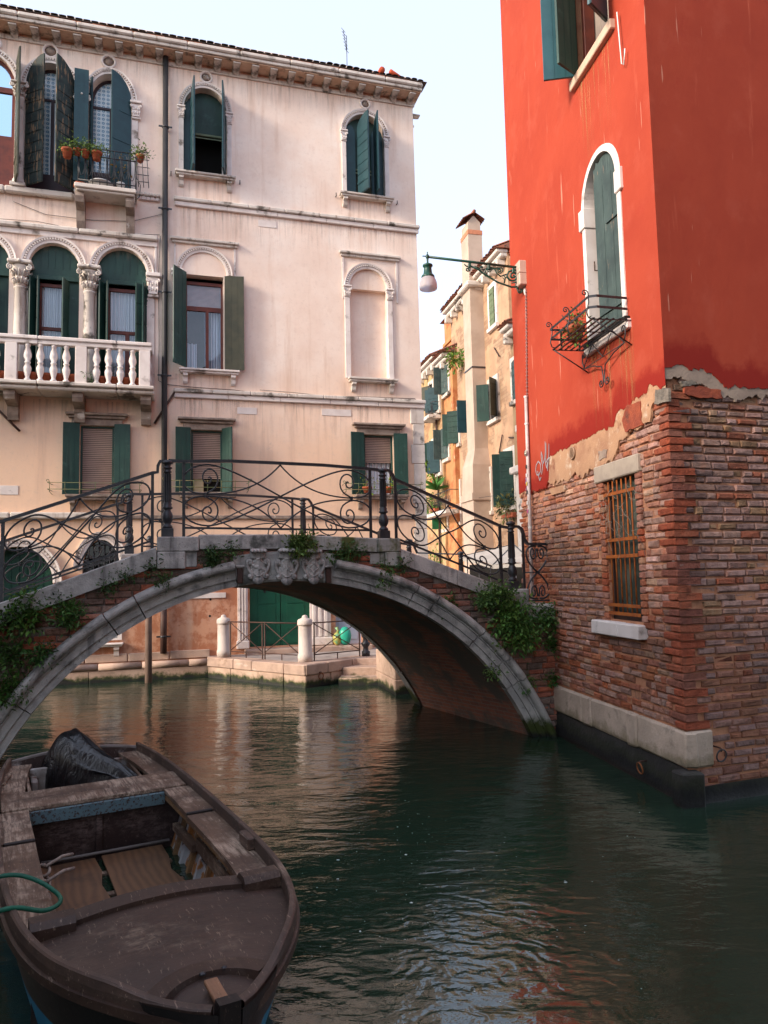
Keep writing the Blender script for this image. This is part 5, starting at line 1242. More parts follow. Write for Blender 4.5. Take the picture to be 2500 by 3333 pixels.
# beige undercoat
BEIG = mat('beige_undercoat', (.50, .29, .17, 1), (.38, .20, .12, 1), 3.2, .92, 35, .6, .012, ((.25, .10, .06, 1), 2.6, .60, .70), stain2=((.62, .48, .36, 1), 5, .55, .7))
BEIG2 = mat('grey_undercoat', (.38, .29, .23, 1), (.28, .21, .17, 1), 3.2, .92, 35, .6, .012, ((.2, .09, .06, 1), 3, .62, .72))
def under(M, lo, up, u0, u1, name, m, y=-.030):
    o = MBf(M); lo_ = rag(lo, .034, .018, 5)
    if u1 == 0: lo_[-1] = (.054, lo_[-1][1])
    else: lo_[0] = (-.054, lo_[0][1])
    o.sheet([(u, z) for u, z in lo_]+[(u, max(poly_at(up, u), poly_at(lo, u))+.12) for u, z in lo_[::-1]], y)
    o.grid([[(u, y, z), (u, y+.03, z-.004)] for u, z in lo_], False); return o.build(name, m, red)
under(MLl, LW_, LB_, UFAR, 0, 'undercoat', BEIG, -.045); under(MRl, RW_, RB_, 0, URB, 'undercoat', BEIG2, -.045)
def patch(M, pxs, m, name, y, fr, seed=0):
    P = [fr.uz(*p) for p in pxs]; Q = []
    for i in range(len(P)):
        a, b = P[i], P[(i+1) % len(P)]; n = max(2, int(math.hypot(b[0]-a[0], b[1]-a[1])/.02))
        for k in range(n): t = k/n; x, z = a[0]+(b[0]-a[0])*t, a[1]+(b[1]-a[1])*t; q = .018; Q.append((x+q*noise.noise(Vector((x*15, z*15, seed))), z+q*noise.noise(Vector((x*15, z*15, seed+5)))))
    o = MBf(M); o.sheet(Q, y); o.grid([[(u, y, z), (u, y+.03, z)] for u, z in Q+[Q[0]]], False); return o.build(name, m, red)
REDB = mat('bare_red_render', (.36, .085, .04, 1), (.26, .06, .035, 1), 6, .95, 30, .9, .015, ((.14, .05, .035, 1), 4, .55, .68))
CEM = mat('grey_cement_lump', (.26, .22, .18, 1), (.15, .13, .11, 1), 9, .95, 30, 1.0, .02, ((.40, .34, .28, 1), 6, .6, .7))
patch(MLl, ((2052, 1322), (2098, 1305), (2103, 1385), (2050, 1405), (2038, 1372)), REDB, 'red_render_patch', -.058, RL, 1)
patch(MLl, ((2150, 1270), (2192, 1262), (2194, 1308), (2146, 1316)), CEM, 'cement_patch', -.062, RL, 2)
patch(MLl, ((2110, 1330), (2138, 1318), (2130, 1372), (2108, 1378)), BEIG, 'undercoat_patch', -.058, RL, 3)
patch(MLl, ((1800, 1592), (1850, 1578), (1848, 1600), (1806, 1612)), BEIG, 'undercoat_patch', -.054, RL, 4)
patch(MLl, ((1960, 1470), (1990, 1462), (1985, 1490), (1962, 1496)), BEIG2, 'undercoat_patch', -.054, RL, 5)
patch(MRl, ((2216, 1256), (2335, 1272), (2338, 1300), (2270, 1300), (2218, 1285)), REDB, 'red_render_patch', -.056, RR, 6)
patch(MRl, ((2203, 1245), (2240, 1240), (2262, 1256), (2210, 1262)), CEM, 'cement_patch', -.060, RR, 7)
# mortar backing with openings
o = MBf(MLl); o.sheet([(UFAR, -1), (0, -1), (0, ZT), (UFAR, ZT)], 0, [rect(BW['l'], BW['r'], BW['zb'], BW['zt']), rect(TW['l']-.05, TW['r']+.05, TW['zb']-.05, TW['zt']+.05), archloop(AW['l']-.03, AW['r']+.03, AW['zb']-.03, AW['zs'], AW['rise']+.03)], .2)
o.build('brick_core', MORT, red)
o = MBf(MRl); o.sheet([(0, -1), (URB, -1), (URB, ZT), (0, ZT)], 0); o.build('brick_core', MORT, red)
far = MLl @ Vector((UFAR, 0, 0)); o = MB(); q1 = MRl @ Vector((URB, 0, 0)); 
pA = Vector((far.x, far.y, 0)); pB = pA+Vector((8.5, 2.6, 0)); pC = q1
o.quad((pA.x, pA.y, -1), (pB.x, pB.y, -1), (pB.x, pB.y, ZT), (pA.x, pA.y, ZT)); o.quad((pB.x, pB.y, -1), (pC.x, pC.y, -1), (pC.x, pC.y, ZT), (pB.x, pB.y, ZT)); o.build('rear_wall', REDP, red)
o = MB(); o.add([(-.5, -.2, ZT), (q1.x, q1.y, ZT), (pB.x, pB.y, ZT), (pA.x-.3, pA.y, ZT), (3.5, 2.5, ZT+2)], [(0, 1, 4), (1, 2, 4), (2, 3, 4), (3, 0, 4)]); o.build('roof', TILE, red)
# room darkness behind openings
for w in (AW, TW, BW):
    o = MBf(MLl); o.box(w['l']-.1, w['r']+.1, .32, .34, w['zb']-.1, w['zt']+.1); o.build('dark_room', DARK, red)
# bricks
zb1 = l_(2245, 2384)[1]
pl_ = [(.52, .185, .10), (.48, .20, .13), (.56, .22, .12), (.44, .19, .135), (.58, .31, .19), (.50, .13, .06), (.54, .28, .21), (.50, .24, .18)]
pr2 = [(.34, .145, .11), (.32, .14, .115), (.36, .165, .13), (.31, .105, .07), (.40, .20, .10), (.36, .095, .05), (.32, .165, .145), (.34, .155, .125)]
MV = [(.47, .28, .225), (.51, .31, .25), (.45, .245, .19), (.55, .34, .27), (.50, .30, .26), (.48, .22, .14), (.54, .33, .22), (.44, .15, .08)]
def pal_l(u, z, r):
    t = max(0, min(1, (-u-2.9)/1.2)); t2 = max(0, min(1, (1.75-z)/.6))*.55
    if r.random() < max(t, t2): return r.choice(((.52, .16, .07), (.48, .17, .09), (.56, .21, .10), (.42, .16, .10), (.40, .17, .12)))
    return r.choice(MV)
MR = [(.34, .215, .19), (.37, .235, .205), (.32, .19, .165), (.39, .245, .20), (.35, .22, .20), (.36, .22, .13), (.32, .11, .065)]  # canal-side mauves darkened: the side wall's shade is put into the brick colour
def pal_r(u, z, r):
    if r.random() < max(0, min(.75, (2.2-z)/1.6)): return r.choice(((.40, .19, .135), (.36, .17, .125), (.43, .20, .125), (.37, .21, .17)))
    return r.choice(MR)
def in_l(u, z):
    if not (UFAR-.05 < u < -.10): return False
    if z > poly_at(LW_, u)+.10: return False
    if BW['l']-.13 < u < BW['r']+.13 and BW['zb']-.06 < z < BW['zt']+.02: return False
    return True
o = MBf(MLl); brick_layer(o, in_l, UFAR, 0, zb1+.01, 4.6, .25, .083, 0, .022, .020, pal_l, 11, .006)
# reveal bricks of the window
z = BW['zb']
while z < BW['zt']:
    o.cc = random.choice(pl_); o.box(BW['l']-.12-random.uniform(0, .03), BW['l']+random.uniform(-.01, .005), -.035, .1, z+.006, z+.077, bev=.01, j=.004)
    o.cc = random.choice(pl_); o.box(BW['r']-random.uniform(-.01, .005), BW['r']+.12+random.uniform(0, .03), -.035, .1, z+.006, z+.077, bev=.01, j=.004); z += .083
o.build('canal_side_bricks', BRK, red)
def in_r(u, z): return (.42 if .30 < z < zb1 else .10) < u < 4.2 and z < poly_at(RW_, u)+.10
o = MBf(MRl); brick_layer(o, in_r, 0, 4.4, .0, 4.6, .27, .083, 0, .024, .019, pal_r, 12, .006); o.build('side_bricks', BRK, red)
# corner bricks, alternating, redder
o = MBf(MLl); z = zb1+.01; k = 0; Mx = MLl.inverted() @ MRl
cr = [(.40, .10, .05), (.33, .13, .09), (.42, .13, .07), (.28, .10, .07)]
while z < poly_at(LW_, -.05)+.05:
    o.cc = random.choice(cr); a = .26 if k % 2 else .13; b_ = .13 if k % 2 else .27; q = random.uniform(-.008, .008)
    A = Vector((-a, -.037+q, 0)); B_ = Vector((.038, -.037+q, 0)); C_ = Mx @ Vector((b_, -.037+q, 0)); D1 = Vector((-a, .02, 0)); E1 = Mx @ Vector((b_, .02, 0))
    zz0, zz1 = z+.006, z+.077; J = lambda: random.uniform(-.004, .004)
    B1 = B_+(A-B_).normalized()*.014; B2 = B_+(C_-B_).normalized()*.014
    ring_ = [D1, A, B1, B2, C_, E1]
    vs = [(p.x+J(), p.y+J(), zz0) for p in ring_]+[(p.x+J(), p.y+J(), zz0+.012) for p in ring_]
    rows = []
    for zz, ins in ((zz0, .012), (zz0+.012, 0), (zz1-.012, 0), (zz1, .012)):
        c_ = Vector((0, .06, 0)); rows.append([(p.x+(c_.x-p.x)*ins*2+J(), p.y+(.0 if ins == 0 else .010)+J(), zz+J()*.6) for p in ring_])
    o.grid([list(x) for x in rows], False); o.add([rows[0][i] for i in range(6)], [tuple(range(6))], False); o.add([rows[3][i] for i in range(6)], [tuple(range(6))], False)
    z += .083; k += 1
o.build('corner_bricks', BRK, red)
# stone band and foundation
zb0 = l_(2245, 2502)[1]
us = [UFAR]+[l_(a, 2400)[0] for a in (1910, 1940, 2053, 2087)]+[0]
BAND = algae('pale_band_stone', (.60, .47, .37, 1), (.46, .36, .28, 1), .28, .50, (.30, .24, .16, 1), (.12, .10, .07, 1))
for i in range(len(us)-1):
    o = MBf(MLl); j_ = .012 if i % 2 else 0; o.box(us[i]+.006, us[i+1]-(.006 if i < 4 else -.055), -.055-j_, .1, zb0+random.uniform(-.01, .01), zb1-.002, bev=.02, j=.009); o.build('base_stone', BAND, red)
ur = r_(2311, 2440)[0]; o = MBf(MRl); o.box(.005, ur, -.058, .1, zb0, zb1-.004, bev=.02, j=.009); o.build('base_stone', BAND, red)
o = MBf(MLl); 
P = []
for i in range(61):
    u = UFAR+(0.04-UFAR)*i/60; P.append([(u, -.03-.10*(1-k/8)**1.2+.022*noise.noise(Vector((u*3, k*.6, 2))), -.5+(zb0+.5)*k/8) for k in range(9)])
o.grid(P, True); o.build('foundation', RALG, red)
o = MBf(MRl); P = []
for i in range(41):
    u = 0.0+3.6*i/40; P.append([(u, -.04-.10*(1-k/8)**1.2+.022*noise.noise(Vector((u*3, k*.6, 7))), -.5+(.17+.5)*k/8) for k in range(9)])
o.grid(P, True); o.build('foundation', RALG, red)
o = MBf(MLl); o.box(-.07, .13, -.16, .1, -.5, zb0-.02, bev=.02, j=.006); o.build('corner_foundation_stone', RALG, red)
# barred window
q = rsub('barred_window', RL); q['label'] = 'tall barred window with rusty orange grille'
ua, za = l_(1946, 1550); ub, zb_ = l_(2090, 1500)
o = MB(); o.box(ua, ub, -.06, .12, BW['zt']+.0, BW['zt']+.21, bev=.012, j=.003); o.build('lintel', mat('concrete_lintel', (.46, .38, .30, 1), (.38, .31, .25, 1), 5, .9, 50, .5, .006), q)
ua, _ = l_(1955, 2040); ub, _ = l_(2110, 2060); o = MB(); mid = ua+(ub-ua)*.58; zz = l_(1990, 2020)[1]; o.box(ua, mid-.003, -.13, .15, zz-.17, zz+.0, bev=.012, j=.003); o.box(mid+.003, ub, -.13, .15, zz-.17, zz-.004, bev=.012, j=.003); o.build('sill', STONEW, q)
RUSTO = mat('orange_rust', (.42, .12, .02, 1), (.30, .075, .02, 1), 9, .75, 80, .4, .004, ((.12, .04, .02, 1), 7, .58, .72))
o = MB(); L_, R__ = BW['l'], BW['r']; n = 6
for k in range(n): xx = L_+.06+(R__-L_-.12)*(k+.5)/n; o.tube([(xx, -.015, BW['zb']+.06), (xx, -.015, BW['zt']-.02)], .0105, 6)
for zz in (BW['zb']+.08, l_(2030, 1970)[1], l_(2030, 1810)[1], l_(2030, 1755)[1], l_(2030, 1600)[1]): o.box(L_+.01, R__-.01, -.035, -.027, zz-.02, zz+.02)
o.build('grille', RUSTO, q)
o = MB(); o.box(L_+.01, L_+.06, .03, .08, BW['zb'], BW['zt'], bev=.004); o.box(R__-.06, R__-.01, .03, .08, BW['zb'], BW['zt'], bev=.004); o.box(L_, R__, .03, .08, BW['zb'], BW['zb']+.06, bev=.004); o.build('window_frame', RUSTD, q)
MESH = NT('dusty_mesh'); mw = MESH.noise(60, 3, .6, MESH.map((1, 1, 1))); MESH.fin(MESH.mix(MESH.ramp(MESH.noise(3, 6, .6), .45, .65), (.035, .045, .035, 1), (.10, .11, .085, 1)), .85, MESH.bump(mw, .6, .01)); 
o = MB(); o.sheet(rect(L_, R__, BW['zb'], BW['zt']), .075); o.build('dusty_pane', MESH.m, q)
o = MB(); rnd = random.Random(4)
for k in range(46):
    x0, z0 = rnd.uniform(L_-.08, R__), rnd.uniform(BW['zt']-.75, BW['zt']+.05); a = rnd.uniform(0, 6.3); l = rnd.uniform(.15, .45); P = []
    for i in range(6): P.append((x0, -.04-.02*rnd.random(), z0)); x0 += l/6*math.cos(a); z0 += l/6*math.sin(a)-.012; a += rnd.uniform(-.5, .5)
    o.tube(P, .0028, 3)
o.build('dead_creeper', mat('dead_twigs', (.34, .28, .22, 1), (.2, .16, .13, 1), 5), q)
# arched window with the weathered leaf
q = rsub('arched_window', RL); q['label'] = 'narrow arched window with one weathered grey green leaf'
w = AW; L_, R__ = w['l'], w['r']
o = MB(); sweep_arch(o, w['c'], w['zs'], [(0, .27), (0, -.075), (.08, -.075), (.09, -.05)], w['w']/2, w['rise']); o.build('archivolt', STONEW, q)
for a, b_ in ((L_-.085, L_), (R__, R__+.085)): o = MB(); o.box(a, b_, -.075, .27, w['zb'], w['zs']-.25, bev=.008); o.build('jamb', STONEW, q)
for a, b_ in ((L_-.14, L_+.012), (R__-.012, R__+.14)): o = MB(); o.box(a, b_, -.095, .27, w['zs']-.248, w['zs']+.03, bev=.01); o.build('impost', STONEW, q)
o = MB(); o.box(L_-.13, R__+.16, -.11, .27, w['zb']-.12, w['zb']-.002, bev=.012); o.build('sill', STONEW, q)
o = MB(); o.box(L_-.12, R__+.14, -.12, -.05, w['zb']+.0, w['zb']+.035, bev=.004); o.build('sill_flashing', DARK, q)
h = w['zt']-w['zb']-.02; o = MB(); W2 = w['w']*.70; pts = [(0, .02), (W2, .02), (W2, h-.30), (W2*.93, h-.16), (W2*.7, h-.03), (W2*.55, h+.0), (W2*.35, h-.01), (W2*.2, h-.05), (W2*.12, h+.0), (W2*.06, h-.1), (0, h-.06)]
o.prism([(x, z) for x, z in pts], 0, .04)
for k in (1, 2): o.box(W2*k/3-.004, W2*k/3+.004, -.004, -.001, .03, h-.3)
o.box(W2*.45, W2*.97, -.02, -.002, h*.60, h*.60+.05, bev=.003, j=.004); o.box(W2*.05, W2*.97, -.02, -.002, h*.12, h*.12+.05, bev=.003)
ob = o.build('shutter', SHUTG, q); ob.matrix_local = T(R__-W2-.015, -.045, w['zb'], R(4))
o = MB(); o.box(L_+.0, L_+.05, .16, .2, w['zb'], w['zs'], bev=.004); o.tube([(L_+.04, .1, w['zb']+1.0), (L_+.04, .02, w['zb']+1.0), (L_+.04, .02, w['zb']+1.12)], .01, 5); o.build('window_frame', DKWOOD, q)
# top window
q = rsub('top_window', RL); w = TW; L_, R__ = w['l'], w['r']
o = MB(); o.box(L_-.12, R__+.14, -.12, .25, w['zb']-.13, w['zb'], bev=.01); o.build('sill', mat('cream_sill', (.62, .45, .34, 1), (.54, .38, .28, 1), 4, .8), q)
o = MB(); o.box(R__-.08, R__, .05, .2, w['zb'], w['zt'], bev=.005); o.box(L_, L_+.07, .05, .2, w['zb'], w['zt'], bev=.005); o.build('window_frame', BROWNF, q)
o = MB(); wavy(o, L_+.05, R__-.05, w['zb'], w['zt'], .2, .02, 6); o.build('blind', mat('taupe_cloth', (.30, .25, .21, 1), (.22, .18, .16, 1)), q)
SHT = mat('glossy_teal_shutter', (.035, .10, .12, 1), (.03, .085, .105, 1), 4, .3, 30, .15, .004)
shutter(q, .42, 1.95, T(L_-.0, -.08, w['zb']+.0, R(-108)), SHT, 0, False, .22); shutter(q, .42, 1.95, T(L_+.02, -.07, w['zb']+.0, R(-60)), SHUT, 0, False, .4)
shutter(q, .42, 1.95, T(R__+.02, -.08, w['zb']+.05, R(125)), SHT, 0, True, .3)
ua, za = l_(2008, 40, -.1); ub, zb_ = l_(2020, 170, -.1); o = MB(); o.tube([(ua, -.1, za), (ub, -.1, zb_), (ub+.01, -.1, zb_-.15), (ub+.05, -.1, zb_-.19), (ub+.09, -.1, zb_-.1), (ub+.1, -.1, zb_-.03)], .008, 6); o.build('hanging_hook', WHITEP, q)
# vent
u, z = l_(1876, 1475); o = MBf(MLl); Mv = Matrix.Translation((u, -.05, z)) @ Matrix.Rotation(R(90), 4, 'X'); o.lathe([(.085, 0), (.09, .02), (.075, .025), (.07, .012), (0, .012)], 20, Mv)
for k in range(7): o.box(u-.062, u+.062, -.072, -.062, z-.05+k*.016, z-.044+k*.016)
o.build('round_vent', mat('vent_tan', (.42, .27, .18, 1), None, 4, .7), red)
# cable and conduit
uc, zc_ = l_(1725, 940); ud, zd = l_(1729, 1295)
o = MBf(MLl); o.tube([(uc, -.07, zc_), (ud, -.07, zd)], .0085, 6)
for k in range(30): zz = zd+(zc_-zd)*k/30; xx = ud+(uc-ud)*k/30; o.box(xx-.012, xx+.014, -.085, -.052, zz, zz+.012)
o.build('clipped_cable', mat('cable_pinkgrey', (.40, .24, .22, 1), None, 5, .6), red)
ue, ze = l_(1752, 1985); o = MBf(MLl); P = [(ud, -.09, zd), (ud+(ue-ud)*.5, -.09, (zd+ze)/2), (ue, -.09, ze-.3)]
o.tube(P, [.026, .030, .034], 12); cond = o.build('white_conduit', mat('white_plastic_pipe', (.58, .50, .48, 1), (.48, .41, .38, 1), 8, .5, 30, .1, .003, ((.1, .09, .09, 1), 22, .62, .68)), red)
o = MBf(MLl)
for f_ in (.0, .13, .62): zz = zd+(ze-zd)*f_; xx = ud+(ue-ud)*f_; o.lathe([(.034, 0), (.036, .03)], 12, Matrix.Translation((xx, -.09, zz)), cap=False)
o.build('pipe_joint', WHITEP, cond)
# stickers and the spray paint
rnd = random.Random(5); dzs = (ze-zd)
for k, (f_, c_) in enumerate(((.265, (.75, .72, .6, 1)), (.33, (.02, .02, .02, 1)), (.37, (.7, .7, .7, 1)), (.41, (.6, .45, .1, 1)), (.45, (.05, .05, .05, 1)), (.50, (.65, .62, .6, 1)), (.54, (.5, .1, .25, 1)))):
    zz = zd+dzs*f_; xx = ud+(ue-ud)*f_; o = MBf(MLl)
    if k == 0:
        o.lathe([(.052, 0), (.052, .003), (0, .003)], 20, Matrix.Translation((xx, -.125, zz)) @ Matrix.Rotation(R(90), 4, 'X'))
    else:
        o.box(xx-.026, xx+.024, -.126, -.1235, zz-.028, zz+.03)
        if k in (2, 4, 5): pass
    s_ = o.build('sticker', mat('sticker_%d' % k if False else ('sticker_paper_' + 'abcdefg'[k]), c_, c_, 3, .6, 30, 0), cond)
    if k == 0:
        o = MBf(MLl); yy = -.130
        o.tube([(xx+.044*math.cos(a), yy, zz+.044*math.sin(a)) for a in [i*.35 for i in range(18)]], .004, 4, close=True)
        o.tube([(xx+.024*math.cos(R(a)), yy, zz+.024*math.sin(R(a))) for a in range(200, 345, 12)], .004, 4)
        for sx in (-.014, .016): o.tube([(xx+sx, yy, zz+.008), (xx+sx, yy, zz+.022)], .004, 4)
        o.build('smile_drawing', mat('black_ink', (.01, .01, .01, 1), None, 3, .6), cond)
def spray(strokes, m, name, r=.011, thick=.003):
    o = MBf(MLl)
    for st in strokes:
        P = [l_(1700+a*.4822, 800+b_*.4822, YP-.006) for a, b_ in st]; Q = []
        for i in range(len(P)-1):
            for k in range(5): t_ = k/5; Q.append((P[i][0]+(P[i+1][0]-P[i][0])*t_, P[i][1]+(P[i+1][1]-P[i][1])*t_))
        Q.append(P[-1]); V = []
        for i, (x, z) in enumerate(Q):
            a = Q[min(i+1, len(Q)-1)]; b_ = Q[max(i-1, 0)]; d = Vector((a[0]-b_[0], 0, a[1]-b_[1])).normalized(); n_ = Vector((-d.z, 0, d.x))*r*(.7 if i in (0, len(Q)-1) else 1)
            V.append([(x+n_.x, YP-.007, z+n_.z), (x, YP-.0085, z), (x-n_.x, YP-.007, z-n_.z)])
        o.grid(V, True)
    return o.build(name, m, red)
SILV = mat('silver_spray', (.38, .36, .38, 1), (.30, .28, .3, 1), 6, .45, 40, .1)
spray([[(122, 1470), (108, 1455), (95, 1480), (90, 1515), (98, 1545), (112, 1548), (124, 1520), (124, 1480), (118, 1460)], [(104, 1520), (112, 1560), (118, 1585), (128, 1560)],
       [(130, 1545), (138, 1490), (128, 1430), (128, 1390), (136, 1420), (142, 1470), (152, 1440), (156, 1380), (154, 1320)], [(160, 1330), (160, 1400), (158, 1470), (164, 1500), (172, 1460)], [(180, 1335), (180, 1400), (174, 1460), (170, 1520)], [(158, 1468), (172, 1440), (186, 1430)]], SILV, 'silver_graffiti')
spray([[(22, 1575), (34, 1568), (46, 1578), (40, 1592), (26, 1590), (22, 1600), (36, 1606)], [(34, 1600), (30, 1630), (24, 1650)], [(24, 1582), (44, 1586)]], mat('faded_blue_spray', (.22, .16, .28, 1), (.30, .15, .22, 1), 8, .8, 40, 0), 'blue_graffiti', .016)
# mooring rings
for fr, M_, a, b_, lb in ((RL, MLl, 2088, 2500, 'rusty mooring ring below the white stone band on the canal side of the red house'), (RR, MRl, 2344, 2458, 'pale iron mooring ring on the brick side of the red house, right of the corner')):
    u, z = fr.uz(a, b_, -.1); t_ = thing('mooring_ring', lb, 'mooring ring', fr.M @ Matrix.Translation((u, -.1, z)), 'mooring rings on the red house')
    o = MB(); o.tube([(.062*math.cos(i*.35), -.02-.01*math.sin(i*.35), .062*math.sin(i*.35)) for i in range(18)], .0085, 8, close=True); o.build('ring', RUST if fr is RL else IRON, t_)
    o = MB(); o.tube([(0, .1, .075), (0, -.01, .075), (0, -.035, .06), (0, -.02, .045), (0, 0, .055)], .009, 6); o.build('eye_bolt', RUSTD, t_)
# ================================================================== street lamp
ul, zl = l_(1712, 868); LD = 1.78
LM = RL.M @ Matrix.Translation((ul, 0, zl)) @ Matrix.Rotation(R(90), 4, 'Z')   # local x points into the wall
lamp = thing('street_lamp', 'green wall bracket street lamp with frosted bell shade reaching out from the red house', 'street lamp', LM)
P2 = lambda px, py: None
kx = RL.o; 
def lm(px, py):
    """photo pixel to bracket plane: distance from wall and height"""
    # plane through the arm, perpendicular to the wall
    A = RL.w(ul, 0, 0); n_ = RL.U; r = ray(px, py); t = n_.dot(A-CAMP)/n_.dot(r); p = CAMP+r*t; return (p-A).dot(RL.N), p.z-zl
zp5 = lambda a, b: lm(1340+a*.2411, 680+b*.2411)
o = MB(); a_ = zp5(1510, 800); b2 = zp5(213, 646)
o.tube([(a_[0], 0, a_[1]), (b2[0], 0, b2[1])], .021, 10); 
for p_ in ((780, 735), (1370, 805), (1040, 760)): c_ = zp5(*p_); o.box(c_[0]-.022, c_[0]+.022, -.026, .026, c_[1]-.075, c_[1]+.0, bev=.004)
o.build('arm', GREENL, lamp)
def curve(pts, r_): o.tube([(zp5(*p)[0], 0, zp5(*p)[1]) for p in pts], r_, 6)
def scr(cx, cy, r0, a0, turns, r_, pre=()):
    pts = list(pre)+[(cx+x, cy-y) for x, y in spiral(0, 0, r0, 5, a0, turns, 22)]; curve(pts, r_)
o = MB()
curve([(790, 770), (900, 815), (960, 865), (1160, 990), (1350, 1055), (1430, 1050)], .017)
curve([(1470, 810), (1470, 900), (1455, 1000), (1430, 1050), (1435, 1090)], .016)
scr(757, 815, 42, 110, -1.5, .012, [(712, 745), (730, 765)]); scr(1470, 1105, 38, 170, 1.4, .012, [(1432, 1060)])
scr(1370, 905, 78, 200, 1.7, .016, [(1440, 1010), (1470, 920), (1440, 840), (1380, 820), (1310, 850), (1285, 900)])
scr(1190, 835, 46, 60, -1.6, .012, [(1290, 880), (1200, 910), (1150, 870), (1120, 810), (1060, 785), (1000, 820)]); scr(1045, 830, 40, 150, -1.5, .011, [(990, 860)])
scr(940, 785, 22, 30, -1.4, .008, [(980, 815), (930, 820), (880, 780), (850, 770), (870, 800), (920, 805)])
curve([(1240, 890), (1265, 930), (1250, 1000)], .012); curve([(1225, 925), (1250, 950), (1280, 925)], .008); curve([(1350, 1000), (1420, 990), (1455, 930)], .012)
o.build('scroll_bracket', GREENL, lamp)
hx, hz = zp5(213, 640); o = MB(); S_ = abs(zp5(213, 900)[1]-zp5(213, 640)[1])/260
Mh = Matrix.Translation((hx, 0, hz))
z = lambda v: -(v-640)*S_
o.lathe([(r*S_, z(v)) for r, v in ((0, 1), (6, 580), (9, 590), (5, 600), (10, 612), (22, 630), (24, 650), (18, 668), (12, 680), (16, 690), (10, 700), (14, 715), (12, 735), (30, 742), (62, 755), (68, 768), (60, 782), (48, 792), (52, 830), (58, 870), (66, 888), (84, 905), (88, 925), (80, 935))][1:], 24, Mh)
o.tube([(hx-.0-60*S_, 0, hz), (hx, 0, hz)], .010, 6); o.lathe([(0, -.012), (.014, 0), (0, .012)], 8, Matrix.Translation((hx-60*S_, 0, hz)))
o.build('lamp_head', GREENL, lamp)
gl = NT('frosted_prismatic_glass'); gl.p.inputs['Transmission Weight'].default_value = .55; gl.p.inputs['IOR'].default_value = 1.2
wv = gl.n('ShaderNodeTexWave'); wv.inputs['Scale'].default_value = 25; gl.l(gl.oc(), wv.inputs['Vector']); gl.fin((.78, .72, .76, 1), .35, gl.bump(wv.outputs['Fac'], .3, .004))
o = MB(); o.lathe([(r*S_, z(v)) for r, v in ((80, 930), (96, 950), (108, 980), (116, 1020), (118, 1060), (112, 1082), (80, 1095), (30, 1101), (2, 1102))], 32, Mh, cap=False); o.build('glass_shade', gl.m, lamp)
o = MB(); bA = lm(1700, 880); 
ub_, _ = l_(1712, 900); o.box(-.17, -.03, -.14, .09, -.36, .05, bev=.012); o.box(-.178, -.022, -.148, .098, -.16, -.145, bev=.002)
o.build('junction_box', mat('cream_box', (.55, .42, .34, 1), (.5, .37, .3, 1), 4, .5), lamp)
o = MB(); o.tube([(-.06, -.05, -.38), (-.05, -.06, -.48), (-.02, -.02, -.6)], .012, 6); o.tube([(-.06, -.01, -.38), (-.04, -.02, -.5), (-.03, -.02, -.62)], .01, 6); o.build('cable', WHITEP, lamp)
# ================================================================== iron flower basket
BX0, BX1, BZ = AW['l']-.16, AW['r']+.18, AW['zb']-.02
bk = thing('flower_basket', 'black wrought iron flower basket fixed under the arched window of the red house', 'flower basket', RL.M)
o = MB(); Y0, Y1 = -.12, -.52
for k in range(6): yy = Y0+(Y1-Y0)*k/5; o.box(BX0, BX1, yy-.014, yy+.014, BZ-.004, BZ+.004)
for xx in (BX0+.02, (BX0+BX1)/2-.15, (BX0+BX1)/2+.15, BX1-.02): o.box(xx-.008, xx+.008, Y1-.01, 0, BZ-.014, BZ-.005)
o.build('floor_bars', IRON, bk)
o = MB()
for hz_ in (.14, .27): o.tube([(BX1-.06, Y0+.05, BZ+hz_), (BX1-.02, Y1+.05, BZ+hz_), (BX1-.06, Y1-.03, BZ+hz_), (BX0+.0, Y1-.03, BZ+hz_), (BX0+.0, Y1+.12, BZ+hz_), (BX0, Y0, BZ+hz_)], .014, 4, flat=(.004, .014))
for (xx, yy) in ((BX0+.0, Y1+.12), (BX0+.0, Y0-.03)): o.box(xx-.004, xx+.004, yy-.012, yy+.012, BZ, BZ+.27)
for k in range(3):
    xx = BX0+.06+(BX1-BX0-.12)*k/2
    o.tube([(xx, Y1+.02, BZ), (xx, Y1-.04, BZ+.02), (xx, Y1-.06, BZ+.08), (xx, Y1-.03, BZ+.2), (xx, Y1-.03, BZ+.31)], .008, 5)
    o.tube([(xx, Y1-.03-.045+a, b_) for a, b_ in spiral(0.0, BZ+.31, .045, .008, 0, 1.3, 16)], .007, 5)
o.build('front_rail', IRON, bk)
o = MB()
xm = (BX0+BX1)/2
for s_ in (-1, 1):
    xx = xm+s_*(BX1-BX0)*.48
    o.tube([(xx, Y1, BZ-.01), (xx, -.06, BZ-.30)], .009, 5)
    P = [(xx-s_*.0+a*1.0, b_) for a, b_ in spiral(-s_*.05, BZ-.10, .05, .01, 0 if s_ > 0 else 180, s_*1.3, 14)][::-1]
    P += [(xx, BZ-.18), (xx-s_*.06, BZ-.27), (xx-s_*.3, BZ-.30), (xm+s_*.05, BZ-.38), (xm+s_*.02, BZ-.50)]
    P += spiral(xm+s_*.085, BZ-.58, .065, .01, 180 if s_ > 0 else 0, s_*1.3, 16)
    o.tube([(a, -.13, b_) for a, b_ in P], .0085, 5)
for k in range(4): x0 = BX0+.06+(BX1-BX0-.12)*k/4; x1 = x0+(BX1-BX0-.12)/4; o.tube([(x0, -.135, BZ-.02), (x1, -.135, BZ-.26)] if k % 2 else [(x0, -.135, BZ-.26), (x1, -.135, BZ-.02)], .006, 5)
o.tube([(BX0+.03, -.135, BZ-.27), (BX1-.03, -.135, BZ-.27)], .006, 5)
o.build('scroll_brackets', IRON, bk)
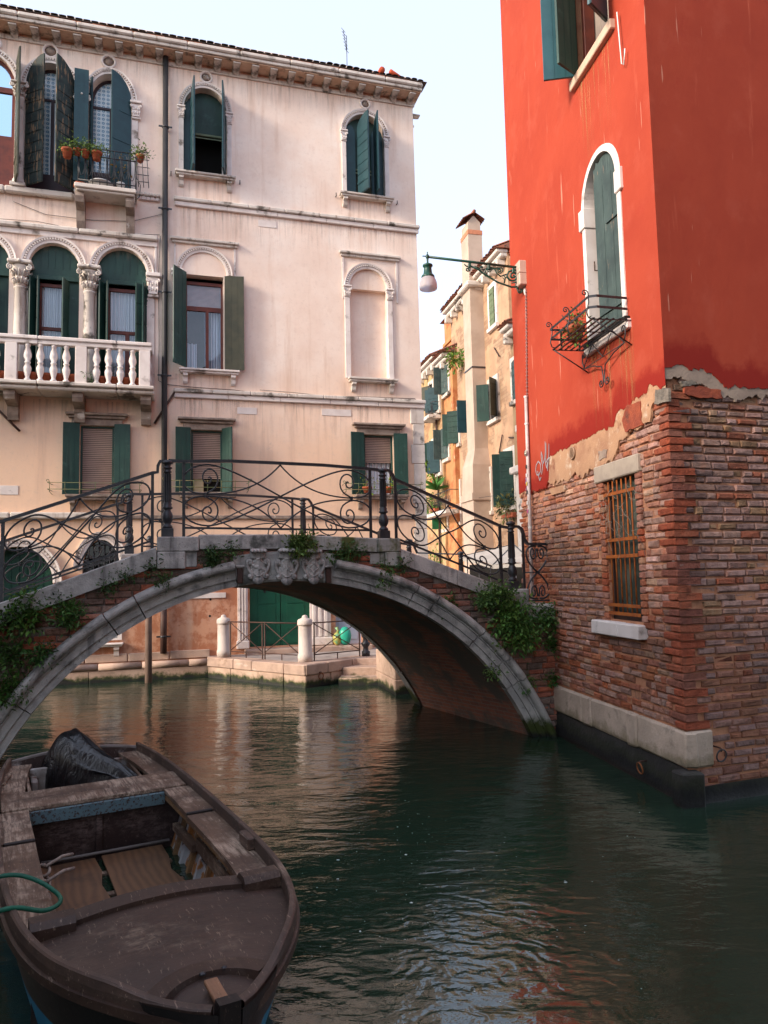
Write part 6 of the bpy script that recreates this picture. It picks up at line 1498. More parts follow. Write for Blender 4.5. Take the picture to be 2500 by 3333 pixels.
pt = thing('flower_pot', 'terracotta pot with straggling green plant standing in the iron basket on the red house', 'flower pot', RL.M @ Matrix.Translation((BX0+.36, -.36, BZ+.006)))
o = MB(); o.lathe([(.075, 0), (.10, .14), (.118, .145), (.12, .2), (.105, .2), (.1, .17), (0.001, .17)], 18); o.build('pot', TERRA, pt)
o = MB(); foliage(o, [((-.12, 0, .30), (.12, .1, .1)), ((-.28, -.03, .22), (.09, .07, .07)), ((.1, 0, .24), (.15, .1, .1)), ((.05, -.08, .05), (.2, .08, .12)), ((-.05, .02, .42), (.05, .05, .06))], 420, .024, 8, (1.3, 1.25, .8)); o.build('foliage', LEAF, pt)
o = MB()
for k in range(14): a = random.uniform(0, 6.3); o.tube([(0, 0, .17), (.12*math.cos(a), .08*math.sin(a), .28), (.27*math.cos(a), .13*math.sin(a), random.uniform(.02, .4))], .004, 4)
o.build('stem', STEM, pt)
# ================================================================== QUAY, LANDING STEPS, FENCES
def struct(o): o['kind'] = 'structure'; return o
ZQ = .50
qa, qc = onz(675, 2205), onz(995, 2241)
dd_ = Vector((math.cos(R(16.56)), math.sin(R(16.56)), 0))
v1 = (qc-qa); L1_ = v1.length; v1.normalize()
qd = Vector((-.30, 18.0, 0))
v2 = (qd-qc); L2_ = v2.length; v2.normalize()
def edge_blocks(name, A, B, z0, z1, m, n, depth=.4, over=0, par=None):
    d = (B-A); L = d.length; d.normalize(); fr = Frame(A, math.atan2(d.y, d.x)); o = MB(); cuts = [0]
    for i in range(1, n): cuts.append(L*(i+random.uniform(-.22, .22))/n)
    cuts.append(L)
    for i in range(n): j = random.uniform(-.008, .008); o.box(cuts[i]+.005, cuts[i+1]-.005, -over+j, depth, z0, z1+random.uniform(-.006, .006), M=fr.M, bev=.018, j=.004)
    q = o.build(name, m, par); q['kind'] = 'structure' if par is None else q.get('kind', None) or 'structure'; return q
o = MB()
topoly = [qa+Vector((0, .02, 0)), qc+Vector((0.02, .05, 0)), qd, Vector((3.2, 19.2, 0)), Vector((3.2, 45, 0)), Vector((-.9, 24.5, 0)), PF.w(UR2-.05, .1, 0), PF.w(U(683, 2150), .1, 0)]
flat = [Vector((p.x, p.y, 0)) for p in topoly]
o.add([(p.x, p.y, ZQ-.01) for p in flat], [tuple(t) for t in tessellate_polygon([flat])])
PAVE = mat('grey_paving', (.42, .36, .33, 1), (.30, .26, .24, 1), 2.6, .85, 40, .4, .008, ((.16, .13, .12, 1), 1.2, .55, .75))
struct(o.build('quay_paving', PAVE))
edge_blocks('quay_wall', qa, qc, .27, ZQ, QSTONE, 4, over=.02); edge_blocks('quay_wall', qa, qc, -.6, .265, QALG, 4)
edge_blocks('quay_wall', qc, qd, .27, ZQ, QSTONE, 3, over=.02); edge_blocks('quay_wall', qc, qd, -.6, .265, QALG, 3)
# landing steps beside the bridge
sa = onz(1101, 2232); sb = Vector((1.9, 16.4, 0))
for k, (z1, back) in enumerate(((.16, 0), (.34, .45), (.50, .9))):
    A = sa+Vector((.10*k, 0, 0))+Vector((-.05, 1.0, 0))*back; B_ = sb+Vector((.2, 1.0, 0))*back
    edge_blocks('landing_steps', A, B_, -.5 if k == 0 else z1-.2, z1, QALG if k < 2 else QSTONE, 2, depth=.6)
o = MB(); o.prism([(0, 0), (1, 0), (1, 1), (0, 1)], 0, 1); 
# door steps against the facade
fr = PF; o = MB(); o.box(U(795, 2100), U(1200, 2110), -.42, -.0, ZQ-.02, ZQ+.12, M=PF.M, bev=.015); struct(o.build('door_step', QSTONE))
# bollards
BOLL = mat('white_bollard_stone', (.62, .54, .49, 1), (.50, .43, .39, 1), 3, .8, 45, .4, .006, ((.14, .12, .11, 1), 3.5, .60, .75))
def bollard(px, py, label, h=1.0, r=.15, at=None):
    p = at or onz(px, py, ZQ); t_ = thing('stone_bollard', label, 'bollard', Matrix.Translation((p.x, p.y, ZQ)), 'white stone bollards on the quay')
    o = MB(); o.lathe([(r*1.08, 0), (r*1.1, .16), (r, .18), (r*.97, h*.8), (r*.97, h*.82)], 24); o.build('shaft', BOLL, t_)
    o = MB(); o.lathe([(r*1.08, h*.82), (r*1.12, h*.85), (r*1.1, h*.93), (r*.9, h*.96), (r*.5, h*.985), (r*.42, h*1.0), (r*.4, h*1.03), (r*.2, h*1.05), (0, h*1.055)], 24); o.build('cap', BOLL, t_); return p
_q = PF.w(PF.u(728, 2128, -.5), -.5, 0)
b1 = bollard(728, 2128, 'white stone bollard at the left end of the quay fence', .98, .15, _q)
b2 = bollard(994, 2154, 'white stone bollard at the corner of the quay fence', 1.0, .155)
p3 = onz(1191, 2134, ZQ)
t_ = thing('iron_post', 'short dark turned iron post at the top of the landing steps', 'post', Matrix.Translation((p3.x, p3.y, ZQ)))
o = MB(); o.lathe([(.10, 0), (.10, .1), (.07, .12), (.06, .2), (.1, .26), (.11, .3), (.06, .34), (.055, .4), (.09, .45), (.1, .5), (.06, .56), (.055, .8), (.08, .84), (.09, .9), (.05, .98), (0, 1.0)], 18); o.build('shaft', IRON, t_)
def xfence(A, B, label, n=2, name='iron_fence'):
    A = Vector((A.x, A.y, 0)); B = Vector((B.x, B.y, 0)); d = B-A; L = d.length; d.normalize(); fr = Frame(A, math.atan2(d.y, d.x)); t_ = thing(name, label, 'fence', Matrix.Translation((0, 0, ZQ)) @ fr.M, 'rusty cross braced fences on the quay')
    o = MB(); o.tube([(.12, 0, .86), (L-.12, 0, .86)], .016, 6); o.build('top_rail', RUSTD, t_)
    w = (L-.34)/n
    for i in range(n):
        x0, x1 = .20+w*i+.04, .20+w*(i+1)-.04
        o = MB(); o.box(x0-.012, x0+.012, -.012, .012, 0, .86); o.box(x1-.012, x1+.012, -.012, .012, 0, .86); o.tube([(x0, 0, .14), (x1, 0, .14)], .013, 5); o.box((x0+x1)/2-.01, (x0+x1)/2+.01, -.01, .01, 0, .14)
        o.tube([(x0, .008, .84), (x1, .008, .16)], .012, 5); o.tube([(x0, -.008, .16), (x1, -.008, .84)], .012, 5); o.build('cross_panel', RUSTD, t_)
    return t_
xfence(b1, b2, 'rusty cross braced iron fence between the two white bollards, before the green door')
xfence(b2, p3, 'rusty cross braced iron fence running from the corner bollard to the landing steps', 1)
# ring on the quay
pr = Frame(qc, math.atan2(v2.y, v2.x)); t_ = thing('mooring_ring', 'small iron mooring ring on the corner of the quay below the bollard', 'mooring ring', pr.M @ Matrix.Translation((.42, -.03, .22)))
o = MB(); o.tube([(.07*math.cos(i*.35), -.02, .07*math.sin(i*.35)) for i in range(18)], .012, 6, close=True); o.build('ring', RUST, t_); o = MB(); o.box(-.03, .03, -.02, .03, .05, .1, bev=.01); o.build('ring_plate', RUSTD, t_)
# rubbish bag / buoy on the step
pb = PF.w(U(1104, 2090), -.25, 0); t_ = thing('rubbish_bag', 'knotted green and yellow plastic bag leaning on the pale blue door', 'bag', Matrix.Translation((pb.x, pb.y, ZQ+.12)))
def lumpy(o, c, r, seed, n=18, m_=12, amp=.12, sq=1):
    P = []
    for i in range(n):
        a = 2*math.pi*i/n; P.append([(c[0]+r[0]*math.sin(math.pi*j/m_)*math.cos(a)*(1+amp*noise.noise(Vector((math.cos(a)*2, math.sin(a)*2, j*.5+seed)))), c[1]+r[1]*math.sin(math.pi*j/m_)*math.sin(a)*(1+amp*noise.noise(Vector((math.cos(a)*2, math.sin(a)*2, j*.5+seed)))), c[2]-r[2]*math.cos(math.pi*j/m_)) for j in range(m_+1)])
    o.grid(P, True, True)
o = MB(); lumpy(o, (.10, 0, .24), (.17, .15, .24), 1); o.build('green_bag', mat('green_plastic', (.03, .40, .26, 1), (.02, .3, .22, 1), 4, .35, 20, .4, .01), t_)
o = MB(); lumpy(o, (-.10, -.04, .17), (.12, .12, .17), 3); o.tube([(-.1, -.04, .3), (-.08, -.03, .38), (-.12, -.04, .47)], [.05, .03, .05], 8); o.build('yellow_bag', mat('yellow_plastic', (.5, .38, .06, 1), (.1, .35, .2, 1), 7, .35, 20, .4, .01), t_)
# mooring pole
mp_ = onz(484, 2222); t_ = thing('mooring_pole', 'slim bare wooden mooring pole standing in the water before the palazzo', 'mooring pole', Matrix.Translation((mp_.x, mp_.y, 0)))
o = MB(); o.tube([(0, 0, -1), (-.01, 0, 1.5), (.0, 0, 3.4)], [.085, .078, .07], 12); o.build('shaft', mat('pole_wood', (.22, .15, .12, 1), (.15, .1, .08, 1), 3, .85, 30, .5, .008, streak=((.08, .05, .04, 1), 1, .5, .7, (12, 12, .6))), t_)
o = MB(); o.lathe([(.07, 3.38), (.078, 3.4), (.05, 3.47), (0, 3.5)], 12); o.build('pole_cap', IRON, t_)
# far abutment pier under the bridge
pa = onz(1285, 2262); fr = Frame(pa, R(14)); o = MB(); o.box(0, .62, 0, 1.6, .30, .78, bev=.02, M=fr.M); o.box(0, .62, -.02, 1.6, -.6, .295, bev=.02, M=fr.M); q = o.build('abutment_stone', QALG); q.parent = bridge; q.matrix_parent_inverse = bridge.matrix_world.inverted()
# ================================================================== STREET BEHIND
SA = R(13-90)
def SFp(x, y): return Frame((x, y), SA)
SF = SFp(5.61, 29.7)
def tone_brick(name, c1, c2, mo, patch, patchlo, bw=.42, rh=.15):
    t = NT(name); m_ = t.n('ShaderNodeMapping'); m_.inputs['Rotation'].default_value = (R(90), 0, 0); t.l(t.oc(), m_.inputs[0])
    b = t.n('ShaderNodeTexBrick'); t.l(m_.outputs[0], b.inputs['Vector']); b.inputs['Scale'].default_value = 1; b.inputs['Brick Width'].default_value = bw; b.inputs['Row Height'].default_value = rh; b.inputs['Mortar Size'].default_value = .010; b.inputs['Mortar Smooth'].default_value = .4
    b.inputs['Color1'].default_value = c1; b.inputs['Color2'].default_value = c2; b.inputs['Mortar'].default_value = mo
    f = t.ramp(t.noise(.55, 7, .62), *patchlo)
    c = t.mix(f, b.outputs['Color'], t.mix(t.ramp(t.noise(1.3, 6), .35, .65), patch, tuple(x*.8 for x in patch[:3])+(1,)))
    c = t.mix(t.math('MULTIPLY', t.ramp(t.noise(1, 6, .65, t.map((3, 3, .3))), .55, .75), .6), c, tuple(x*.45 for x in patch[:3])+(1,))
    hb = t.math('MULTIPLY', b.outputs['Fac'], t.math('SUBTRACT', 1., f))
    return t.fin(c, .9, t.bump(hb, -.8, .025, t.bump(t.noise(9, 7, .65), .5, .03)), 0, .15)
STB = tone_brick('patched_stone_brick', (.42, .29, .19, 1), (.30, .18, .115, 1), (.24, .16, .11, 1), (.52, .33, .21, 1), (.48, .54))
OCH = mat('ochre_plaster', (.54, .26, .11, 1), (.44, .19, .075, 1), 1.4, .9, 30, .4, .01, ((.40, .13, .05, 1), .9, .52, .62), stain2=((.68, .48, .28, 1), 1.8, .6, .75))
YEL = tone_brick('yellow_patched_plaster', (.42, .27, .14, 1), (.32, .17, .09, 1), (.28, .19, .12, 1), (.52, .35, .18, 1), (.44, .52))
BEI = mat('beige_plaster', (.34, .23, .13, 1), (.26, .16, .09, 1), 1.4, .9, 30, .4, .01, ((.25, .16, .1, 1), 1.2, .58, .75))
FLUE = mat('cream_flue_plaster', (.50, .39, .31, 1), (.42, .32, .25, 1), 1.2, .85, 30, .3, .006, streak=((.5, .38, .3, 1), 1, .58, .78, (3, 3, .4)))
def house(name, label, x0px, x1px, pxz_top, m, y=0, dep=7, tiles=True, cm=None, tl=TILE):
    """x px measured at mid height; returns (thing, frame-u-range, ztop)"""
    ua = SF.u(x0px, 1400, y) if isinstance(x0px, (int,)) else x0px; ub = SF.u(x1px, 1400, y) if isinstance(x1px, (int,)) else x1px
    zt = pxz_top
    t_ = thing(name, label, 'building', SF.M); o = MB(); o.box(ua, ub, y, y+dep, .3, zt); o.build('wall', m, t_)
    o = MB(); x = ua
    while x < ub: e = min(x+.9, ub); o.box(x+.004, e-.004, y-.48, y+.05, zt+.002, zt+.16, bev=.03); o.box(x+.004, e-.004, y-.32, y+.05, zt-.2, zt, bev=.05); x = e
    o.build('cornice', cm or STONE, t_)
    rb = MB(); rb.prism([(y-.55, zt+.163), (y+dep*.5, zt+.16+dep*.22), (y+dep+.3, zt+.163), ], ua-.1, ub+.1, M=Matrix(((0, 1, 0, 0), (1, 0, 0, 0), (0, 0, 1, 0), (0, 0, 0, 1)))); rb.build('roof', tl, t_)
    o = MB(); x = ua
    while x < ub:
        P = [[(x+.11+.11*math.cos(a), yy, zt+.20+(yy-y+.6)*.44+.07*math.sin(a)) for a in [math.pi*i/4 for i in range(5)]] for yy in (y-.62+random.uniform(-.04, .04), y+.2, y+1.2)]
        o.grid(P); x += .27
    o.build('tile_row', tl, t_)
    x = ua+.2
    while x < ub-.1: o = MB(); o.box(x-.1, x+.1, y-.38, y+.02, zt-.5, zt-.203, bev=.03, j=.01); o.build('eaves_bracket', cm or STONE, t_); x += .9
    return t_, ua, ub, zt
def swin(t_, pxl, pxr, pyt, pyb, y=0, sl=None, sr=None, m=SHUT, ms=None, sillm=STONE, dark=DARK, mr=None, frame=True):
    ym = (pyt+pyb)/2; l, r = SF.u(pxl, ym, y), SF.u(pxr, ym, y); zt, zb = SF.z((pxl+pxr)/2, pyt, y), SF.z((pxl+pxr)/2, pyb, y)
    q = sub('window', t_)
    o = MB(); o.box(l, r, y-.006, y-.002, zb, zt); o.build('dark_panel', dark, q)
    if frame:
        o = MB()
        o.prism(rect(l-.2, r+.2, zb-.002, zt+.2), y-.08, y-.001, holes=[rect(l, r, zb, zt)]); o.box(l-.24, r+.24, y-.16, y-.001, zb-.18, zb-.004, bev=.01); o.build('window_frame', sillm, q)
    h = zt-zb-.02; w = (r-l)/2
    if sl is not None: shutter(q, max(.55, w), h, T(l, y-.09, zb+.01, R(-sl)), m, 0, False, .3)
    if sr is not None: shutter(q, max(.55, w), h, T(r, y-.09, zb+.01, R(sr)), mr or m, 0, True, .3)
    return q, l, r, zb, zt
B1 = SF.z(1517, 954)
# stone house
th_, ua, ub, zt = house('stone_house', 'stone and patched brick house along the sunlit street with tiled eaves', 1478, 1672, B1-.25, STB, 0)
swin(th_, 1598, 1616, 935, 1063, 0, 0, None, mat('pale_green_shutter', (.15, .19, .10, 1), (.11, .15, .08, 1), 4, .6), sillm=STONEW)
swin(th_, 1543, 1568, 1008, 1118, 0, 5, None, mat('sage_shutter', (.13, .16, .10, 1), (.09, .12, .08, 1), 4, .6), sillm=STONEW)
swin(th_, 1533, 1562, 1292, 1403, 0, 95, 120, SHUTB, mr=SHUTO); swin(th_, 1597, 1622, 1240, 1365, 0, 120, 130, SHUT, mr=SHUTO)
swin(th_, 1563, 1600, 1540, 1668, 0, None, 65, SHUT, sillm=STONE); swin(th_, 1480, 1496, 1340, 1448, 0, 115, 60, SHUT, mr=SHUT)
swin(th_, 1488, 1500, 1575, 1700, 0, None, None)
q, l, r, zb, zt2 = swin(th_, 1652, 1678, 1470, 1648, 0, 110, 60, SHUT)
o = MB(); pu = SF.u(1570, 1300); o.tube([(pu, -.12, .7), (pu, -.12, B1-.5)], .09, 10); o.lathe([(.09, 0), (.14, .15), (.16, .3)], 10, Matrix.Translation((pu, -.12, B1-.8))); o.build('downpipe', mat('grey_pipe', (.36, .28, .25, 1), None, 4, .6), th_)
for (a, b_, c_, d_) in ((1612, 1132, 1630, 1160), (1628, 1475, 1640, 1415), (1660, 1424, 1690, 1424)):
    o = MB(); o.tube([(SF.u(a, b_), -.05, SF.z(a, b_)), (SF.u(c_, d_), -.07, SF.z(c_, d_))], .03, 5); o.build('wall_anchor', RUSTD, th_)
# cream flue with tiled hood
fx0, fx1 = SF.u(1512, 1000, -.35), SF.u(1512, 1000, -.35)+.62
fu = SF.u(1531, 1000, -.64); W_, D_f = 1.0, .64
o = MB(); zs_ = [.6, SF.z(1530, 1640, -.4), SF.z(1530, 1625, -.4), SF.z(1525, 1530, -.4), SF.z(1520, 1480, -.4)]; ztf = SF.z(1500, 815, -.4)
for (a, b_, s0, s1) in ((zs_[0], zs_[1], .25, .25), (zs_[1]-.0, zs_[2]+.1, .32, .32), (zs_[2]+.1, zs_[3], .25, .20), (zs_[3], zs_[4], .20, .0), (zs_[4], ztf, 0, 0)):
    vs = [(fu-W_-s0, -D_f-s0, a), (fu+s0, -D_f-s0, a), (fu+s0, .05, a), (fu-W_-s0, .05, a), (fu-W_-s1, -D_f-s1, b_), (fu+s1, -D_f-s1, b_), (fu+s1, .05, b_), (fu-W_-s1, .05, b_)]
    o.add(vs, [(0, 1, 5, 4), (1, 2, 6, 5), (2, 3, 7, 6), (3, 0, 4, 7), (4, 5, 6, 7), (0, 1, 2, 3)], False)
fl = o.build('chimney_flue', FLUE, th_)
for py in (1230, 1500): zz = SF.z(1510, py, -.4); o = MB(); o.box(fu-W_-.03, fu+.03, -D_f-.03, 0, zz-.03, zz+.03); o.build('flue_band', IRON, fl)
zz = SF.z(1505, 960, -.4); o = MB(); o.box(fu-W_-.22, fu+.2, -D_f-.2, .1, zz-.3, zz-.04, bev=.06); o.build('flue_moulding', STONE, fl)
o = MB(); o.box(fu-W_-.02, fu+.02, -D_f-.02, .07, ztf+.002, ztf+.22, bev=.006); o.build('brick_collar', mat('orange_brick', (.55, .22, .12, 1), (.45, .18, .1, 1), 8, .9), fl)
o = MB(); o.prism([(-D_f+.03, ztf+.223), (.0, ztf+.223), (.0, ztf+.62), (-D_f*.5, ztf+.95), (-D_f+.03, ztf+.62)], fu-W_+.05, fu-.05, M=Matrix(((0, 1, 0, 0), (1, 0, 0, 0), (0, 0, 1, 0), (0, 0, 0, 1)))); o.build('chimney_head', FLUE, fl)
o = MB()
for k in range(6):
    xx = fu-W_-.06+(W_+.12)*(k+.5)/6
    for s_ in (-1, 1):
        c_ = -D_f*.5
        P = [[(xx+.12*math.cos(a), c_+s_*d, ztf+1.06-d*.62+.07*math.sin(a)) for a in [math.pi*i/4 for i in range(5)]] for d in (0.0, .28, .54)]; o.grid(P)
o.tube([(fu-W_-.1, -D_f*.5, ztf+1.1), (fu+.1, -D_f*.5, ztf+1.1)], .08, 8); o.build('hood_tiles', TILE, fl)
# beige house nearest the bridge
th2, ua2, ub2, zt3 = house('beige_house', 'narrow beige house beside the red house with a stone moulding', 1672, .55, SF.z(1680, 1080), BEI, -.12, 6)
swin(th2, 1673, 1697, 1170, 1300, -.12, 10, None, SHUT)
o = MB(); a = SF.u(1690, 1500, -.2); o.box(a-.4, a+.5, -.22, -.121, .6, SF.z(1690, 1540, -.2), bev=.02); o.box(a-.55, a+.65, -.42, -.121, SF.z(1690, 1540, -.2)+.002, SF.z(1690, 1525, -.2)+.1, bev=.03); o.box(a-.1, a+.3, -.3, -.121, SF.z(1690, 1405, -.2), SF.z(1690, 1390, -.2)+.1, bev=.03); o.build('stone_pilaster', STONE, th2)
# taller grey wall with bricked corner rising behind the beige house
th4, *_ = house('tall_pale_house', 'tall pale house rising behind the street lamp, with rough toothed bricks', SF.u(1668, 1000, .6), 2.0, SF.z(1690, 850, .6), FLUE, .6, 6)
o = MB(); x_ = SF.u(1660, 1000, -.05)
for k in range(13): zz = SF.z(1652, 935, 0)+k*-.36; o.box(SF.u(1650, 1000, .5), SF.u(1650, 1000, .5)+.3+.15*(k % 2), .48, .598, zz, zz+.16, bev=.01)
o.build('toothed_bricks', TILED, th4)
# ochre house
th3, ua, ub, zt = house('ochre_house', 'bright ochre orange house in the sunlit street', 1440, 1478, SF.z(1460, 1165, -.25), OCH, -.25, 7)
swin(th3, 1449, 1462, 1190, 1282, -.25, 90, 20, SHUTG, mr=SHUTG); swin(th3, 1448, 1462, 1394, 1494, -.25, 90, 20, SHUTG, mr=SHUTG)
q = swin(th3, 1444, 1458, 1640, 1722, -.25, 95, None, mat('bright_green_shutter', (.01, .12, .05, 1), (.01, .09, .04, 1), 4, .5))
o = MB(); ca = SF.u(1446, 1080, .2); zt_ = SF.z(1455, 1010, .2); o.box(ca, ca+1.5, .2, 1.2, zt-.2, zt_-.5, bev=.01); o.box(ca-.1, ca+1.6, .1, 1.3, zt_-1.9, zt_-1.7, bev=.02); o.build('chimney', OCH, th3)
o = MB(); o.prism([(.0, zt_-.5), (1.4, zt_-.5), (.7, zt_)], ca-.2, ca+1.7, M=Matrix(((0, 1, 0, 0), (1, 0, 0, 0), (0, 0, 1, 0), (0, 0, 0, 1)))); o.build('chimney_hood', TILE, th3)
# yellow house, farthest
th5, ua, ub, zt = house('yellow_house', 'yellow patched plaster house farthest down the street, with a bracketed cornice', SF.u(1340, 1400, -.4), SF.u(1440, 1400, -.4), SF.z(1400, 1200, -.4), YEL, -.4, 7)
swin(th5, 1402, 1412, 1250, 1332, -.4, 150, None, SHUTO); swin(th5, 1421, 1431, 1262, 1340, -.4, 120, 60, SHUTB, mr=SHUTB)
swin(th5, 1412, 1420, 1438, 1536, -.4, 110, None, SHUT); swin(th5, 1428, 1436, 1434, 1540, -.4, 120, 60, SHUTB, mr=SHUTB); swin(th5, 1372, 1378, 1290, 1380, -.4, 120, 60, SHUT); swin(th5, 1376, 1384, 1470, 1560, -.4, 120, 60, SHUT)
o = MB(); pu = SF.u(1421, 1400, -.5); o.tube([(pu, -.5, .7), (pu, -.5, zt)], .06, 8); o.build('downpipe', RUSTD, th5)
def balc(px0, px1, pyt, pyb, y, parent):
    a, b_ = SF.u(px0, pyb, y-.4), SF.u(px1, pyb, y-.4); zb_, zt_ = SF.z(px0, pyb, y-.4), SF.z(px0, pyt, y-.4); q = sub('balcony', parent)
    o = MB(); o.box(a, b_, y-.7, y, zb_-.2, zb_, bev=.02); o.build('balcony_slab', STONE, q)
    o = MB()
    for zz in (zb_+.08, zt_): o.tube([(a, y, zz), (a, y-.45, zz), (b_, y-.45, zz), (b_, y, zz)], .02, 5)
    n = max(4, min(16, int((b_-a)/.2)))
    for k in range(n+1): xx = a+(b_-a)*k/n; o.tube([(xx, y-.45, zb_), (xx, y-.45, zt_)], .012, 4); 
    for k in range(n): xx = a+(b_-a)*(k+.5)/n; o.tube([(xx+.06*math.cos(t), y-.45, (zb_+zt_)/2+.2*math.sin(t)) for t in [i*.7 for i in range(9)]], .009, 4, close=True)
    o.build('iron_rail', IRON, q); return a, b_, zb_
balc(1388, 1412, 1325, 1366, -.4, th5); ba = balc(1390, 1470, 1622, 1680, -.4, th5)
for (px, py, y, rr, lb, tn) in ((1408, 1530, -.6, (.45, .55), 'yellow green plant on a window sill of the yellow house', (2.2, 2.0, .6)), (1412, 1635, -.85, (.45, .35), 'leafy plants on the balcony rail of the yellow house', (1.2, 1.3, .8)), (1420, 1590, -.85, (.4, .5), 'spiky agave on the balcony rail of the yellow house', (.8, 1.3, 1.0)), (1655, 1652, -.3, (.65, .26), 'window box of mauve flowers under the dark green shutters of the stone house', (1.6, 1.0, 1.3)), (1484, 1170, -.4, (.18, .12), 'small weed growing on the eaves of the ochre house', (1.2, 1.3, .6)), (1420, 1830, -.5, (.6, .45), 'bushy green plant at the foot of the yellow house', (1.1, 1.3, .6))):
    t_ = thing('window_plant', lb, 'plant', SF.M @ Matrix.Translation((SF.u(px, py, y), y, SF.z(px, py, y)))); o = MB()
    if 'agave' in lb:
        for k in range(26): a = R(k*55); e = random.uniform(.2, 1.2); mb_d = Vector((math.cos(a)*math.cos(e), math.sin(a)*math.cos(e), math.sin(e))); o.cc = (.7, 1.2, .9); o.leaf(Vector((0, 0, -.1)), mb_d, .1, .9, Vector((0, 0, 1)))
    else: foliage(o, [((0, 0, 0), (rr[0], .2, rr[1]))], 300, .10, int(px), tn)
    o.build('foliage', LEAF, t_)
    if 'box' in lb or 'plants' in lb or 'sill' in lb:
        o = MB(); o.box(-rr[0]*.9, rr[0]*.9, -.1, .14, -rr[1]-.16, -rr[1]+.02, bev=.02); o.build('planter', TERRA, t_)
# washing lines and rods
wl = thing('washing_line', 'thin washing lines and iron rod strung between the street houses', 'washing line', SF.M); o = MB()
for k in range(3): o.tube([(SF.u(1575, 1620, -.4), -.35-.12*k, SF.z(1575, 1620, -.4)+.02*k), (SF.u(1500, 1650, -.4), -.6-.12*k, SF.z(1500, 1650, -.4)+.02*k)], .006, 4)
o.build('lines', WHITEP, wl); o = MB(); o.tube([(SF.u(1635, 1610, -.3), -.3, SF.z(1635, 1610, -.3)), (SF.u(1575, 1622, -.3), -.7, SF.z(1575, 1622, -.3))], .012, 4); o.build('rod', IRON, wl)
# cafe awning
ap = Vector((0, 0, 0)); 
def onY(px, py, y): r = ray(px, py); t = y/r.y; return CAMP+r*t
A0, A1, A2, A3, A4 = onY(1496, 1812, 17.5), onY(1605, 1838, 15.8), onY(1738, 1832, 15.2), onY(1700, 1775, 17.0), onY(1600, 1790, 18.6)
aw = thing('cafe_parasol', 'big off white square cafe canopy beyond the bridge railing', 'parasol', Matrix.Translation((A3.x, A3.y, 0)))
o = MB(); Lc = lambda p: (p.x-A3.x, p.y-A3.y, p.z)
ctr = onY(1672, 1772, 17.0); cs = [A0, A1, A2, Vector((A2.x+.6, 18.6, A2.z)), Vector((A0.x+.8, 19.3, A0.z))]
for i in range(5):
    a, b_ = cs[i], cs[(i+1) % 5]; m_ = (a+b_)/2+Vector((0, 0, .03)); m2 = (m_+ctr)/2-Vector((0, 0, .05))
    o.add([Lc(a), Lc(b_), Lc(m_), Lc(ctr), Lc((a+ctr)/2), Lc((b_+ctr)/2), Lc(m2)], [(0, 2, 6, 4), (2, 1, 5, 6), (4, 6, 3), (6, 5, 3)], True)
    o.add([Lc(a), Lc(b_), Lc(b_-Vector((0, 0, .09))), Lc((a+b_)/2-Vector((0, 0, .07))), Lc(a-Vector((0, 0, .09)))], [(0, 1, 2, 3, 4)], False)
o.build('canopy', mat('off_white_canvas', (.42, .39, .36, 1), (.35, .33, .30, 1), 2, .8, 20, .3, .01), aw)
o = MB(); o.tube([(ctr.x-A3.x, ctr.y-A3.y, ZQ), (ctr.x-A3.x, ctr.y-A3.y, ctr.z)], .035, 8); o.build('pole', WHITEP, aw)
o = MB(); o.tube([Lc(A1), Lc(ctr)], .015, 5); o.tube([Lc(A2), Lc(ctr)], .015, 5); o.tube([Lc(A0), Lc(ctr)], .015, 5); o.build('ribs', IRON, aw)
sh_ = thing('canopy_shade', 'dark box standing in for the shade under the cafe canopy', 'shade panel', SF.M)  # no real shop: black box put where the canopy's shade falls
_k0, _k1 = SF.loc(onY(1530, 1900, 20.5)), SF.loc(onY(1760, 1900, 19.5)); o = MB(); o.add([(_k0[0], _k0[1], .5), (_k1[0], _k1[1], .5), (_k1[0], _k1[1], 2.65), (_k0[0], _k0[1], 2.65), (_k0[0], _k0[1]+.3, .5), (_k1[0], _k1[1]+.3, .5), (_k1[0], _k1[1]+.3, 2.65), (_k0[0], _k0[1]+.3, 2.65)], [(0, 1, 2, 3), (4, 5, 6, 7), (3, 2, 6, 7), (0, 3, 7, 4), (1, 2, 6, 5)]); o.build('dark_panel', DARK, sh_)
for k, (px, w_, h_, c_) in enumerate(((1548, .55, .5, (.45, .02, .02, 1)), (1600, .35, 1.2, (.4, .05, .03, 1)), (1572, .3, .8, (.35, .04, .04, 1)))):
    p = onz(px, 1985, ZQ); t_ = thing('display_rack', ('red display board low under the canopy, seen through the bridge railing', 'tall red and dark display stand under the canopy', 'narrow red rack between the two other stands under the canopy')[k], 'display stand', Matrix.Translation((p.x, 15.9+.3*k, ZQ)))
    o = MB(); o.box(-w_/2, w_/2, -.05, .05, .1+.6*(k == 0), .1+.6*(k == 0)+h_+.5, bev=.01); o.build('board', mat('red_board_'+'abc'[k], c_), t_); o = MB(); o.box(-w_/2, -w_/2+.03, -.1, .1, 0, .12+.6*(k == 0)); o.box(w_/2-.03, w_/2, -.1, .1, 0, .12+.6*(k == 0)); o.build('feet', IRON, t_)
